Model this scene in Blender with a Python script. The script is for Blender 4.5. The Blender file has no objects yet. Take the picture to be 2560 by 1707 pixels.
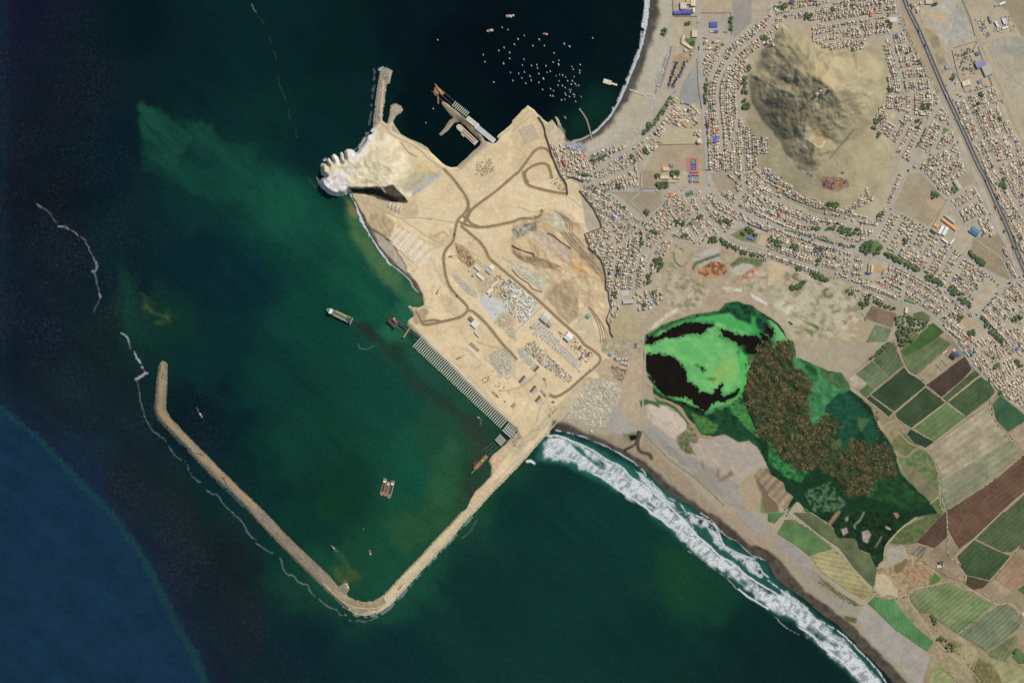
import bpy, bmesh, math, random
import numpy as np
from mathutils import Vector
sc = bpy.context.scene
COL = sc.collection
# ------------------------------------------------------------------ camera, sky, sun, exposure
W_PX, H_PX, S = 2560.0, 1707.0, 1.4035            # photograph pixels, metres per photograph pixel
CAM_H = 20000.0
cam = bpy.data.cameras.new('camera'); camo = bpy.data.objects.new('camera', cam); COL.objects.link(camo)
camo.location = (0, 0, CAM_H); camo.rotation_euler = (0, 0, 0)
cam.sensor_width = 36; cam.lens = 36.0*CAM_H/(W_PX*S); cam.clip_start = 100; cam.clip_end = 60000
sc.camera = camo
SUN_EL, SUN_VEC = 47.0, Vector((0.73, 0.68, 0)).normalized()
world = bpy.data.worlds.new('World'); sc.world = world; world.use_nodes = True
wn = world.node_tree.nodes; bg = wn.get('Background') or wn.new('ShaderNodeBackground')
sky = wn.new('ShaderNodeTexSky'); sky.sky_type = 'NISHITA'; sky.sun_disc = False
sky.sun_elevation = math.radians(SUN_EL); sky.sun_rotation = math.atan2(SUN_VEC.x, SUN_VEC.y)
world.node_tree.links.new(sky.outputs[0], bg.inputs[0]); bg.inputs[1].default_value = 0.12
sl = bpy.data.lights.new('sun', 'SUN'); sl.energy = 4.35; sl.angle = math.radians(0.53); sl.color = (1.0, 0.955, 0.88)
so = bpy.data.objects.new('sun', sl); COL.objects.link(so)
sv = Vector((SUN_VEC.x*math.cos(math.radians(SUN_EL)), SUN_VEC.y*math.cos(math.radians(SUN_EL)), math.sin(math.radians(SUN_EL))))
so.rotation_euler = sv.to_track_quat('Z', 'Y').to_euler(); so.location = (0, 0, 900)
vs = sc.view_settings; vs.view_transform = 'Standard'; vs.look = 'None'; vs.exposure = 0.0; vs.gamma = 1; vs.use_curve_mapping = False
KL = 1.37                                          # how bright a flat patch of albedo 1 comes out under this sun and sky
rnd = random.Random(7); rng = np.random.default_rng(11)

# ------------------------------------------------------------------ helpers
def lin(c):
    c = np.asarray(c, float)/255.0
    return np.where(c <= 0.04045, c/12.92, ((c+0.055)/1.055)**2.4)
def C(*c): return np.clip(lin(c)/KL, 0, 0.85)       # colour as seen in daylight -> base colour
def w2(x, y): return ((x-W_PX/2)*S, (H_PX/2-y)*S)
def T(c, r, s):                                     # "x,y x,y" measured in an enlarged quarter-tile of the survey grid
    k = 2350.0/640.0 if r < 3 else 2352.0/640.0
    out = []
    for p in s.split():
        a = p.split(',')
        out.append((c*640+float(a[0])/k, r*427+float(a[1])/k))
    return out
def D(s):
    return [(float(a)*1.08844, float(b)*1.08844) for a, b in (p.split(',') for p in s.split())]
def tag(o, label=None, cat=None, group=None, kind=None):
    if label: o['label'] = label
    if cat: o['category'] = cat
    if group: o['group'] = group
    if kind: o['kind'] = kind
    return o
def link(name, me, mat=None, parent=None):
    o = bpy.data.objects.new(name, me); COL.objects.link(o)
    if mat is not None and me is not None and not me.materials: me.materials.append(mat)
    if parent is not None: o.parent = parent
    return o
def empty(name, loc=(0, 0, 0), rz=0.0):
    o = bpy.data.objects.new(name, None); COL.objects.link(o); o.location = loc; o.rotation_euler = (0, 0, rz)
    o.empty_display_size = 3
    return o
def mesh_np(name, V, F, col=None, dom='FACE', attrs=None, smooth=False):
    V = np.asarray(V, np.float32); F = np.asarray(F, np.int32); k = F.shape[1]
    me = bpy.data.meshes.new(name)
    me.vertices.add(len(V)); me.vertices.foreach_set('co', V.ravel())
    me.loops.add(F.size); me.loops.foreach_set('vertex_index', F.ravel())
    me.polygons.add(len(F)); me.polygons.foreach_set('loop_start', np.arange(0, F.size, k, dtype=np.int32))
    try: me.polygons.foreach_set('loop_total', np.full(len(F), k, np.int32))
    except Exception: pass
    if smooth: me.polygons.foreach_set('use_smooth', np.ones(len(F), bool))
    me.update(calc_edges=True)
    if col is not None:
        a = me.attributes.new('col', 'FLOAT_COLOR', dom)
        c = np.ones((len(col), 4), np.float32); c[:, :3] = col
        a.data.foreach_set('color', c.ravel())
    for n, v in (attrs or {}).items():
        a = me.attributes.new(n, 'FLOAT', 'POINT'); a.data.foreach_set('value', np.asarray(v, np.float32).ravel())
    return me
# materials
def newmat(name):
    m = bpy.data.materials.new(name); m.use_nodes = True
    nt = m.node_tree; p = nt.nodes['Principled BSDF']
    return m, nt, p
def mod_noise(nt, colsock, amp, scale, detail=3, seedoff=0.0):
    g = nt.nodes.new('ShaderNodeNewGeometry'); mp = nt.nodes.new('ShaderNodeMapping'); mp.inputs['Location'].default_value = (seedoff, seedoff, 0)
    n = nt.nodes.new('ShaderNodeTexNoise'); n.inputs['Scale'].default_value = scale; n.inputs['Detail'].default_value = detail
    nt.links.new(g.outputs['Position'], mp.inputs[0]); nt.links.new(mp.outputs[0], n.inputs['Vector'])
    r = nt.nodes.new('ShaderNodeMapRange'); r.inputs['From Min'].default_value = 0.25; r.inputs['From Max'].default_value = 0.75
    r.inputs['To Min'].default_value = 1-amp; r.inputs['To Max'].default_value = 1+amp
    nt.links.new(n.outputs['Fac'], r.inputs['Value'])
    v = nt.nodes.new('ShaderNodeVectorMath'); v.operation = 'SCALE'
    nt.links.new(colsock, v.inputs[0]); nt.links.new(r.outputs[0], v.inputs['Scale'])
    return v.outputs[0]
def colmat(name, rgb=None, rough=0.85, spec=0.2, noise=((0.12, 0.12), (0.10, 0.35)), bump=0.0, bscale=0.2, metal=0.0):
    m, nt, p = newmat(name)
    if rgb is None:
        a = nt.nodes.new('ShaderNodeAttribute'); a.attribute_name = 'col'; s = a.outputs['Color']
    else:
        a = nt.nodes.new('ShaderNodeRGB'); a.outputs[0].default_value = (*[float(x) for x in rgb], 1); s = a.outputs[0]
    for i, (am, scl) in enumerate(noise): s = mod_noise(nt, s, am, scl, 3, 37.0*i)
    nt.links.new(s, p.inputs['Base Color'])
    p.inputs['Roughness'].default_value = rough; p.inputs['Specular IOR Level'].default_value = spec; p.inputs['Metallic'].default_value = metal
    if bump:
        g = nt.nodes.new('ShaderNodeNewGeometry'); n = nt.nodes.new('ShaderNodeTexNoise'); n.inputs['Scale'].default_value = bscale; n.inputs['Detail'].default_value = 5
        b = nt.nodes.new('ShaderNodeBump'); b.inputs['Strength'].default_value = 1.0; b.inputs['Distance'].default_value = bump
        nt.links.new(g.outputs['Position'], n.inputs['Vector']); nt.links.new(n.outputs['Fac'], b.inputs['Height']); nt.links.new(b.outputs[0], p.inputs['Normal'])
    return m
_mc = {}
def paintmat(*c):
    if c not in _mc: _mc[c] = colmat('painted_surface', C(*c), rough=0.6, spec=0.3, noise=((0.08, 0.3), (0.06, 1.1)))
    return _mc[c]
# noise on the survey grid
G = 2.5; NX, NY = 1025, 684
gx = np.arange(NX)*G; gy = np.arange(NY)*G
GX, GY = np.meshgrid(gx, gy)
def vnoise(X, Y, scale, seed):
    r = np.random.default_rng(seed); L = r.random((257, 257))
    x = X/scale; y = Y/scale; xi = np.floor(x).astype(int); yi = np.floor(y).astype(int)
    fx = x-xi; fy = y-yi; fx = fx*fx*(3-2*fx); fy = fy*fy*(3-2*fy)
    xi &= 255; yi &= 255
    return (L[yi, xi]*(1-fx)+L[yi, xi+1]*fx)*(1-fy)+(L[yi+1, xi]*(1-fx)+L[yi+1, xi+1]*fx)*fy
_fc = {}
def fbm(scale, seed=1, octv=4, ang=None, asp=1.0):
    k = (scale, seed, octv, ang, asp)
    if k in _fc: return _fc[k]
    X, Y = GX, GY
    if ang is not None:
        ca, sa = math.cos(ang), math.sin(ang); X, Y = (GX*ca+GY*sa)/asp, (-GX*sa+GY*ca)
    o = 0; a = 1.0; t = 0; s = scale
    for i in range(octv):
        o = o + a*vnoise(X+i*13.7, Y+i*7.1, s, seed*31+i); t += a; a *= 0.55; s /= 2.03
    o = o/t
    _fc[k] = o.astype(np.float32); return _fc[k]
def ss(x, a, b):
    t = np.clip((x-a)/(b-a), 0, 1); return t*t*(3-2*t)
def sdf(poly, margin=30.0, warp=0.0, ws=22, closed=True):
    """signed distance (pixels, + inside) on the sub-grid round poly"""
    P = np.array(poly, float)
    x0, y0 = P.min(0)-margin-warp; x1, y1 = P.max(0)+margin+warp
    i0, i1 = max(0, int(x0/G)), min(NX, int(x1/G)+2); j0, j1 = max(0, int(y0/G)), min(NY, int(y1/G)+2)
    if i1 <= i0 or j1 <= j0: return None
    sl_ = (slice(j0, j1), slice(i0, i1))
    X = GX[sl_]; Y = GY[sl_]
    if warp:
        X = X+(fbm(ws, 3, 3)[sl_]-0.5)*2.6*warp; Y = Y+(fbm(ws, 4, 3)[sl_]-0.5)*2.6*warp
    d2 = np.full(X.shape, (margin*1.0)**2); ins = np.zeros(X.shape, bool)
    n = len(P); mg = margin+warp
    for k in range(n if closed else n-1):
        a = P[k]; b = P[(k+1) % n]
        lx0, lx1 = min(a[0], b[0])-mg, max(a[0], b[0])+mg; ly0, ly1 = min(a[1], b[1])-mg, max(a[1], b[1])+mg
        ii0, ii1 = max(0, int(lx0/G)-i0), min(X.shape[1], int(lx1/G)+2-i0); jj0, jj1 = max(0, int(ly0/G)-j0), min(X.shape[0], int(ly1/G)+2-j0)
        if ii1 > ii0 and jj1 > jj0:
            x = X[jj0:jj1, ii0:ii1]; y = Y[jj0:jj1, ii0:ii1]
            ex, ey = b-a; L = ex*ex+ey*ey+1e-9
            t = np.clip(((x-a[0])*ex+(y-a[1])*ey)/L, 0, 1)
            dd = (x-a[0]-t*ex)**2+(y-a[1]-t*ey)**2
            v = d2[jj0:jj1, ii0:ii1]; np.minimum(v, dd, out=v)
        if closed and a[1] != b[1]:
            m0, m1 = min(a[1], b[1])-warp*1.5, max(a[1], b[1])+warp*1.5
            jj0, jj1 = max(0, int(m0/G)-j0), min(X.shape[0], int(m1/G)+2-j0)
            if jj1 > jj0:
                x = X[jj0:jj1]; y = Y[jj0:jj1]
                cr = ((a[1] > y) != (b[1] > y)) & (x < (b[0]-a[0])*(y-a[1])/(b[1]-a[1])+a[0])
                ins[jj0:jj1] ^= cr
    d = np.sqrt(d2)
    return sl_, (np.where(ins, d, -d) if closed else d)
def paint(arr, poly, c1, c2=None, ns=26, seed=5, soft=2.5, warp=3.5, ws=22, a=1.0, ang=None, asp=1.0, con=1.0, wisp=0.0, wsc=24, wang=0.7, wasp=4.0):
    r = sdf(poly, soft+6, warp, ws)
    if r is None: return
    s_, d = r
    m = (ss(d, -soft, soft)*a)[..., None]
    if wisp: m = m*((1-wisp)+wisp*ss(fbm(wsc, 77, 5, wang, wasp)[s_], .36, .62))[..., None]
    c1 = C(*c1)
    if c2 is not None:
        n = np.clip((fbm(ns, seed, 4, ang, asp)[s_]-0.5)*2.6*con+0.5, 0, 1)[..., None]; c = c1*(1-n)+C(*c2)*n
    else: c = c1
    arr[s_] = arr[s_]*(1-m)+c*m
def brush(arr, pts, width, c1, soft=4, a=1.0, warp=2.0):
    r = sdf(pts, width+soft+4, warp, closed=False)
    if r is None: return
    s_, d = r
    m = ((1-ss(d, width/2, width/2+soft))*a)[..., None]
    arr[s_] = arr[s_]*(1-m)+C(*c1)*m
def gs(arr, x, y):                                  # bilinear sample at pixel coords
    fx = np.clip(np.asarray(x, float)/G, 0, NX-1.001); fy = np.clip(np.asarray(y, float)/G, 0, NY-1.001)
    i = fx.astype(int); j = fy.astype(int); u = fx-i; v = fy-j
    return (arr[j, i]*(1-u)+arr[j, i+1]*u)*(1-v)+(arr[j+1, i]*(1-u)+arr[j+1, i+1]*u)*v
def densify(pts, step, smooth=True):
    P = [np.array(p, float) for p in pts]
    if smooth and len(P) > 2:
        Q = []
        for k in range(len(P)-1):
            p0 = P[max(0, k-1)]; p1 = P[k]; p2 = P[k+1]; p3 = P[min(len(P)-1, k+2)]
            n = max(1, int(np.linalg.norm(p2-p1)/step))
            for i in range(n):
                t = i/n
                Q.append(0.5*((2*p1)+(-p0+p2)*t+(2*p0-5*p1+4*p2-p3)*t*t+(-p0+3*p1-3*p2+p3)*t**3))
        Q.append(P[-1]); return np.array(Q)
    Q = []
    for k in range(len(P)-1):
        n = max(1, int(np.linalg.norm(P[k+1]-P[k])/step))
        for i in range(n): Q.append(P[k]+(P[k+1]-P[k])*i/n)
    Q.append(P[-1]); return np.array(Q)
def normals2(P):
    t = np.gradient(P, axis=0); t /= (np.linalg.norm(t, axis=1)[:, None]+1e-9)
    return np.stack([-t[:, 1], t[:, 0]], 1)
# ------------------------------------------------------------------ coast line (traced)
COAST = (T(2,0,"1265,-60 1258,50 1250,120 1225,270 1195,400 1160,510 1120,620 1075,720 1040,810 1000,900 950,990 900,1070 840,1140 770,1205 700,1250 620,1290 550,1305 505,1275 488,1235 495,1200 460,1165 440,1120 422,1085 400,1066 396,1075 415,1130 425,1185 412,1165 370,1095 330,1130 300,1110 265,1075 235,1050 205,1010 150,970 100,1010 0,1110")
 + T(1,0,"2350,1130 2210,1255 2235,1280 2190,1320 2110,1295 2060,1225 1990,1160 1900,1070 1830,1010 1760,955 1712,928 1700,948 1740,1000 1780,1050 1812,1085 1770,1110 1740,1160 1680,1235 1700,1252 1760,1200 1820,1130 1870,1120 1930,1160 2000,1235 2068,1300 2040,1350 1980,1400 1910,1470 1840,1535 1790,1538 1740,1520 1680,1470 1610,1400 1565,1350 1500,1315 1450,1290 1380,1260 1330,1235 1310,1200 1270,1150 1255,1120 1290,1060 1330,1040 1352,1010 1320,975 1280,958 1240,975 1230,1020 1222,1080 1205,1140 1160,1110 1155,1080 1170,960 1190,800 1195,775 1225,760 1238,700 1240,660 1210,640 1160,640 1135,670 1125,780 1110,880 1095,1000 1085,1120 1075,1170 1045,1200 1075,1230 1030,1240 1020,1290 980,1340 955,1370 930,1400 905,1412 890,1385 840,1370 815,1390 818,1455 790,1400 768,1410 782,1490 740,1430 710,1415 690,1440 705,1485 670,1455 650,1480 662,1515 620,1500 605,1530")
 + T(1,1,"595,0 600,38 635,52 600,72 590,110 600,150 650,200 700,225 760,235 820,225 866,200 885,250 920,310 945,370 975,430 1000,500 1040,570 1080,640 1120,700 1180,780 1240,860 1300,900 1360,950 1410,990 1450,1060 1490,1110 1535,1160 1540,1235 1490,1260 1430,1250 1405,1232 1395,1245 1420,1280 1450,1335 1400,1370 1385,1400 1400,1430 1440,1470 1500,1520 1560,1568")
 + T(1,2,"1600,50 1700,140 1840,280 1900,350 2000,440 2110,550 2210,640 2270,690 2340,760")
 + T(2,2,"38,795 45,830 10,860") + T(1,2,"2330,895 2290,940 2230,990 2170,1040 2140,1090 2160,1160 2150,1240 2080,1310 2010,1380 1960,1470 1930,1530")
 + T(1,3,"1890,0 1790,110 1650,250 1500,420 1350,570 1250,680 1160,770 1090,812 1010,828 930,812 850,770 835,745 862,700 840,650 818,620 800,650 760,680 680,590 500,420 300,230 150,70 80,0")
 + T(0,2,"2350,1490 2200,1350 2030,1180 1850,1000 1700,850 1560,700 1522,630 1525,450 1540,210 1520,186 1490,178 1465,200 1447,300 1435,450 1428,620 1460,700 1540,790 1700,950 1850,1120 2000,1270 2150,1400 2300,1568")
 + T(1,3,"10,80 150,220 300,370 450,520 600,670 750,800 850,890 930,930 1010,942 1120,920 1220,860 1350,720 1500,550 1650,390 1800,230 1900,100 2000,0")
 + T(1,2,"2200,1350 2345,1205") + T(2,2,"130,1060 270,900 340,840 375,790 450,820 550,845 650,870 750,920 860,960 920,1000 1000,1030 1080,1080 1150,1140 1230,1190 1300,1250 1370,1330 1450,1400 1530,1450 1620,1490")
 + T(2,3,"1740,0 1820,60 1900,140 1960,220 2050,260 2130,330 2200,400 2280,420 2350,460")
 + T(3,3,"70,600 150,670 230,720 330,790 430,880 530,960 640,1030 700,1100 780,1170 850,1260 920,1310 980,1380 1050,1450 1120,1530 1180,1620")
 + [(2240, 1760), (2660, 1760), (2660, -60)])
_s, _d = sdf(COAST, 60, 1.2, 12)
CO = np.full((NY, NX), -60.0); CO[_s] = _d           # + inland
# ------------------------------------------------------------------ land relief
beach = 1-ss(np.abs(GX-1500)+0*GY, 0, 1)             # placeholder array, filled below
Z = np.clip(CO*0.8, -4, 3.0)
def in_poly(poly, soft=6, warp=0.0, margin=None):
    a = np.zeros((NY, NX)); r = sdf(poly, margin or soft+8, warp)
    if r is not None: a[r[0]] = ss(r[1], -soft, soft)
    return a
BAY = T(2,0,"1265,-80 1500,-80 1420,500 1330,1000 1200,1180 980,1290 700,1390 500,1330 480,1200 760,1100 1000,700") 
SBEACH = T(2,2,"370,760 900,880 1280,1150 1740,1480 1900,1568 1700,1700 300,1000")+T(2,3,"2350,400")+T(3,3,"500,850 1250,1560 900,1600 0,700")
bm_ = np.maximum(in_poly(BAY, 10), in_poly(T(2,2,"370,740 900,850 1300,1150 1900,1500 2350,1800 3600,2900 3000,3300 1700,1700 300,1000"), 10))
Z = Z*(1-bm_)+np.clip(CO*0.11, -3, 3.0)*bm_           # beaches slope gently
HEAD = T(1,1,"560,-40 560,150 650,215 700,232 820,228 866,188 1000,182 1080,200 1180,235 1260,275 1330,280 1390,262 1440,220 1480,100 1430,-100")+T(1,0,"1400,1350 1100,1150 1000,1230 600,1450")
r = sdf(HEAD, 20, 2.5, 14); hh = np.zeros((NY, NX)); hh[r[0]] = np.clip(r[1]*3.6, 0, 34)
hh *= ss(-GX, -1036, -960)*ss(GY, 330, 420); hh = np.minimum(hh, np.clip(CO*3.5, 0, 40))
Z += hh*(0.85+0.3*fbm(10, 21, 3))
# hill
RT = [("480,760,104 380,680,92 280,560,74 200,430,50 130,260,16"), ("380,700,92 230,640,70 110,500,42 20,360,20"), ("500,740,100 560,600,78 580,480,44 600,430,14"),
      ("480,760,104 560,840,100 640,800,84 780,760,58 820,660,42 810,560,20"), ("560,840,98 640,930,66 760,1050,36 850,1120,10"), ("560,840,98 540,1000,60 545,1150,34"),
      ("480,780,102 400,860,88 250,900,74 100,830,56 0,770,38 -130,700,14"), ("480,880,92 420,1000,72 340,1080,66 330,1280,44 430,1340,38 400,1450,26 300,1530,8")]
X3 = GX; Y3 = GY; acc = np.zeros((NY, NX)); HP = T(3,0,"130,240 330,330 480,440 640,480 880,450 1060,460 1100,700 1080,900 960,1160 1180,1400 1050,1700 800,1960 600,2040 300,1900 50,1760 -120,1500 -230,1250 -200,1000 -190,700 -80,450")
for s_ in RT:
    pts = [tuple(map(float, p.split(','))) for p in s_.split()]
    pts = [(1920+a/3.672, b/3.672, h) for a, b, h in pts]
    best = np.zeros((NY, NX))
    for (ax, ay, ah), (bx, by, bh) in zip(pts[:-1], pts[1:]):
        ex, ey = bx-ax, by-ay; t = np.clip(((X3-ax)*ex+(Y3-ay)*ey)/(ex*ex+ey*ey), 0, 1)
        dd = np.hypot(X3-ax-t*ex, Y3-ay-t*ey)*S
        best = np.maximum(best, np.clip(1.28*ah+1.28*(bh-ah)*t-dd*0.68, 0, None))
    acc += best**9
hill = acc**(1/9.0)
r = sdf(HP, 90, 6, 30); hb = np.zeros((NY, NX)); hb[r[0]] = np.clip(r[1], 0, 90)*0.26
hill = np.maximum(hill, 0)*ss(hb, 0, 6)+hb
hill += (fbm(40, 51, 5)-0.5)*14*ss(hill, 12, 60)-np.abs(fbm(30, 53, 4)-.5)*26*ss(hill, 8, 50)+(np.abs(fbm(18, 52, 3)-0.5))*9*ss(hill, 20, 70)
# excavation ground in the port, dune and bank relief
EXC = T(2,1,"0,470 120,440 330,350 560,400 700,600 830,830 860,1050 880,1400 700,1300 560,1380 300,1180 350,980 60,790 0,690")
ex = in_poly(EXC, 12); Z += ex*(fbm(26, 61, 5)-0.42)*16
Z += in_poly(T(1,1,"1000,430 1150,380 1280,470 1260,600 1150,580 1080,560"), 6)*fbm(9, 62, 3)*5
PORT = D("1215,230 1250,300 1290,400 1330,425 1345,520 1390,610 1400,700 1395,760 1430,805 1385,850 1375,870 1290,960 1270,985 1100,1160 900,1410 780,1400 300,900 350,820 420,900 850,1370 1100,1130 1200,1000 900,700 720,440 800,100 920,100 900,300 1060,390 1150,300")
pm = in_poly(PORT, 4); Z += pm*(fbm(14, 63, 4)-0.5)*1.6*ss(CO, 2, 10)
ARM_L = D("350,820 390,820 400,900 470,970 600,1100 800,1350 850,1385 820,1420 760,1390 590,1230 440,1060 350,950")
Z += in_poly(T(2,2,"700,350 1000,400 850,790 560,700 480,700 560,560"), 3)*(fbm(5, 64, 3)-0.3)*5   # rock yard
Z += in_poly(T(2,0,"2040,800 2130,800 2130,1500 2050,1500"), 6)*0
LAG = (T(2,1,"1218,1500 1400,1405 1650,1315 1900,1285 1960,1215 2080,1200 2200,1240 2350,1340")+T(3,1,"90,1400 150,1480 165,1540 230,1568")
 + T(3,2,"260,150 340,180 560,270 680,290 720,350 760,450 950,600 1000,760 1140,950 1170,1050 1200,1200 1480,1470 1560,1568")
 + T(3,3,"1340,40 1180,170 1090,280 1060,400 1055,440 980,520 940,380 830,340 800,240 640,230 590,130 400,0")
 + T(3,2,"260,1470 150,1560 60,1300 0,1150")+T(2,2,"2280,1020 2250,960 2170,900 2080,920 1950,850 1840,880 1730,850 1690,780 1640,740 1560,640 1470,560 1380,530 1290,470 1300,400 1245,330 1215,200 1214,80"))
r = sdf(LAG, 24, 3.0, 18); lg = np.full((NY, NX), -24.0); lg[r[0]] = r[1]
Z -= np.clip(lg*0.5, -0.0, 2.2)*1.0                  # lagoon basin, floor about 0.8 m
Z = np.maximum(Z, np.where(CO > 4, 0.5, -4)) + hill
Z = Z.astype(np.float64)
def zat(x, y): return float(gs(Z, x, y))

# ------------------------------------------------------------------ ground colours
LC = np.zeros((NY, NX, 3)); LC[:] = C(170, 157, 130)
n1 = fbm(60, 71, 5)[..., None]; n2 = fbm(9, 72, 4)[..., None]
LC = LC*(0.9+0.2*n1)
P = lambda poly, *a, **k: paint(LC, poly, *a, **k)
# urban earth
P(D("1480,-20 2400,-20 2400,980 2290,930 2180,700 2040,690 1900,560 1700,540 1540,640 1480,740 1390,740 1290,340"), (176,162,136), (188,173,146), ns=14)
P(T(3,0,"1750,-20 2400,-20 2400,1300 2200,900 2000,420 1860,150"), (184,170,142), (168,156,132), ns=40)
P(T(3,0,"2050,-20 2400,-20 2400,350 2330,340 2200,100"), (150,138,110), (158,146,118))
P(T(3,0,"2080,360 2200,345 2400,360 2400,560 2330,560 2240,520 2130,490"), (158,153,138), (174,166,146), ns=18)
P(T(3,0,"1720,60 1760,10 1830,150 1900,350 1800,400 1700,420 1680,330"), (160,156,145), (182,175,160), ns=8)
P(T(3,0,"1470,40 1700,0 1690,200 1640,420 1560,330 1500,180"), (176,166,145), (188,182,168), ns=9)
P(T(3,0,"1480,110 1640,120 1635,190 1510,200"), (196,170,136))
P(T(3,0,"1200,0 1250,0 1560,750 1620,950 1590,900 1480,690 1320,400 1250,250"), (180,158,126), (168,150,122), ns=12)
P(T(3,0,"1330,0 1440,240 1560,330 1640,600 1600,740 1500,440"), (176,160,130), (148,134,106), ns=14)
P(T(2,0,"2020,-20 2200,-20 2200,220 2030,380"), (158,152,140), (150,146,136), warp=0.5, soft=1)
P(T(2,0,"1730,-20 2010,-20 2010,120 1740,130"), (190,170,138), (176,160,132), warp=0.5, soft=1)
P(T(2,0,"1740,140 2020,140 2020,300 1750,320"), (176,166,148), (164,156,140), warp=0.5, soft=1)
P(T(2,0,"1690,560 1730,900 1700,960 1530,920 1560,780"), (150,150,142), (160,158,148), warp=0.5, soft=1)
P(T(2,0,"1560,150 1690,150 1690,430 1560,350"), (180,164,134))
P(T(2,0,"1480,500 1700,440 1500,830 1410,820"), (184,158,124), (160,142,116), ns=10)
P(T(2,1,"1190,0 1400,0 1340,60 1330,150 1200,165"), (168,152,126), (158,142,118), soft=1, warp=0.5)
P(T(2,1,"900,190 1380,190 1380,330 1220,430 1060,300"), (168,152,126), (156,142,118))
P(T(2,1,"1820,20 1980,0 2060,130 2060,280 1900,190"), (166,150,126))
P(T(2,0,"1780,1330 1340,1330 1200,1568 1780,1568"), (180,162,130), (166,150,122), soft=1)
P(T(2,0,"1450,1180 1740,1180 1740,1320 1350,1330"), (186,172,140), warp=0.5, soft=1)
P(T(3,1,"1280,20 1400,20 1500,130 1640,280 1560,420 1470,500 1140,350"), (172,155,126), (160,144,118), ns=30)
P(T(3,1,"1460,270 1600,250 1620,300 1560,370 1480,340"), (182,162,130))
P(T(3,1,"1880,620 2120,580 2330,980 2200,1010 1820,800"), (160,144,116), (150,136,110))
P(T(3,1,"1680,80 1870,10 1900,110 1790,160"), (166,150,124))
# hill
P(HP, (178,165,130), (162,150,118), ns=40, soft=10, warp=8)
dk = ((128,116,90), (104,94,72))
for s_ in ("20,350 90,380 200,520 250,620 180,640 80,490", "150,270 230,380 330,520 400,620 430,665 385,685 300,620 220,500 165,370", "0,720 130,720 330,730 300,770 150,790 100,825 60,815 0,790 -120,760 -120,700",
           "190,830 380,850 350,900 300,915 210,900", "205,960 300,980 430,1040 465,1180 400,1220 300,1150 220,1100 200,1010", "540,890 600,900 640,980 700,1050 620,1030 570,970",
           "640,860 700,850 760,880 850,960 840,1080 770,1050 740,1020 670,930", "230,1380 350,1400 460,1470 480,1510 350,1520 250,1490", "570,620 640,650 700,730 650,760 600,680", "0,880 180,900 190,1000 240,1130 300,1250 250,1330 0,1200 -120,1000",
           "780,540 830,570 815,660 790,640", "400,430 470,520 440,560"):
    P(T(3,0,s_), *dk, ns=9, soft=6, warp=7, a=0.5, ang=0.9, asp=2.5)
P(T(3,0,"370,680 470,640 620,780 560,830 420,820"), (190,170,128), (176,158,120), soft=7, a=0.9)
P(T(3,0,"470,1150 540,1180 560,1280 470,1340 380,1330 420,1250"), (164,140,104), soft=6, a=0.8)
brush(LC, T(3,0,"415,1330 440,1360 490,1350 510,1300"), 3, (200,182,144), 2)
for s_ in ("480,660 560,590 590,480", "640,800 780,760 815,690 820,570", "-100,1420 100,1500 230,1450", "540,1480 620,1390 700,1290 780,1200", "500,1700 760,1568 900,1530 1050,1480", "430,690 420,560 400,430"):
    brush(LC, densify(T(3,0,s_), 5), 2, (178,164,130), 2, 0.8)
brush(LC, T(3,0,"560,1460 620,1390 700,1290 780,1200"), 2.5, (120,108,84), 2, 0.8)
P(T(3,1,"480,60 560,50 720,80 740,150 640,190 500,160"), (122,96,76), (166,130,104), ns=7)
# beaches
P(T(2,0,"1200,-60 1345,-60 1330,60 1340,120 1300,330 1250,480 1170,700 1060,930 930,1120 780,1260 600,1340 470,1330 440,1180 1000,700"), (74,72,66), (96,92,84), ns=20, soft=8, warp=7)
P(T(2,0,"1360,-60 1480,-60 1480,300 1460,420 1430,560 1370,760 1300,950 1200,1140 1120,1220 860,1350 700,1400 640,1330 800,1270 960,1140 1080,950 1130,840 1190,700 1210,600 1280,440 1340,300 1370,200 1350,100"), (188,178,156), (176,168,148), ns=26, soft=5, warp=6)
P(T(2,0,"1130,850 1260,880 1290,960 1240,1100 1150,1170 1050,1150 1000,1050"), (186,172,146), (176,164,142), soft=8)
P(T(2,0,"1375,270 1420,260 1415,300 1395,345 1375,340"), (92,110,72), soft=3)
P(T(2,0,"1450,430 1480,430 1440,560 1390,740 1320,880 1300,860 1350,700 1400,540"), (140,136,128), (150,145,136), soft=1, warp=0.5)
P(T(2,0,"480,1290 640,1310 700,1380 600,1430 520,1380"), (142,140,142), (170,160,150), ns=5)
# port sand
P(PORT, (227,204,163), (214,190,149), ns=34, soft=2, warp=1)
P(T(2,0,"0,1100 150,970 250,1060 330,1250 400,1450 300,1500 0,1568"), (219,194,152), (208,184,144), ns=20)
P(T(2,0,"250,1080 350,1110 440,1180 490,1290 480,1400 400,1440 340,1280"), (206,188,156), (190,172,142), ns=10)
P(T(1,0,"1320,1380 1500,1480 1700,1568 1300,1800 1000,1568 1200,1430"), (218,198,140), (212,186,140), ns=20, soft=10)
P(HEAD, (228,214,180), (200,184,150), ns=18, soft=3, warp=2)
P(T(1,0,"1045,1180 1120,1180 1060,1330 900,1500 860,1568 560,1620 560,1480 900,1340")+T(1,1,"850,50 830,200 700,240 580,200 580,0 600,-100 800,-60"), (234,228,218), (208,199,186), ns=7, soft=8, warp=3, ang=-0.6, asp=2.0)
P(T(1,1,"860,165 1000,160 1150,150 1260,120 1310,180 1390,270 1380,295 1250,285 1180,250 1080,220 880,205"), (84,74,60), (40,36,32), ns=6, soft=2, warp=3)  # cliff rock painted near-black, the cliff's own shadow deepened in the colour
P(T(1,1,"1440,240 1530,180 1700,40 1690,10 1560,60 1420,190"), (160,158,152), (184,180,168), ns=10, soft=3, ang=-0.7, asp=4)
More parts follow.
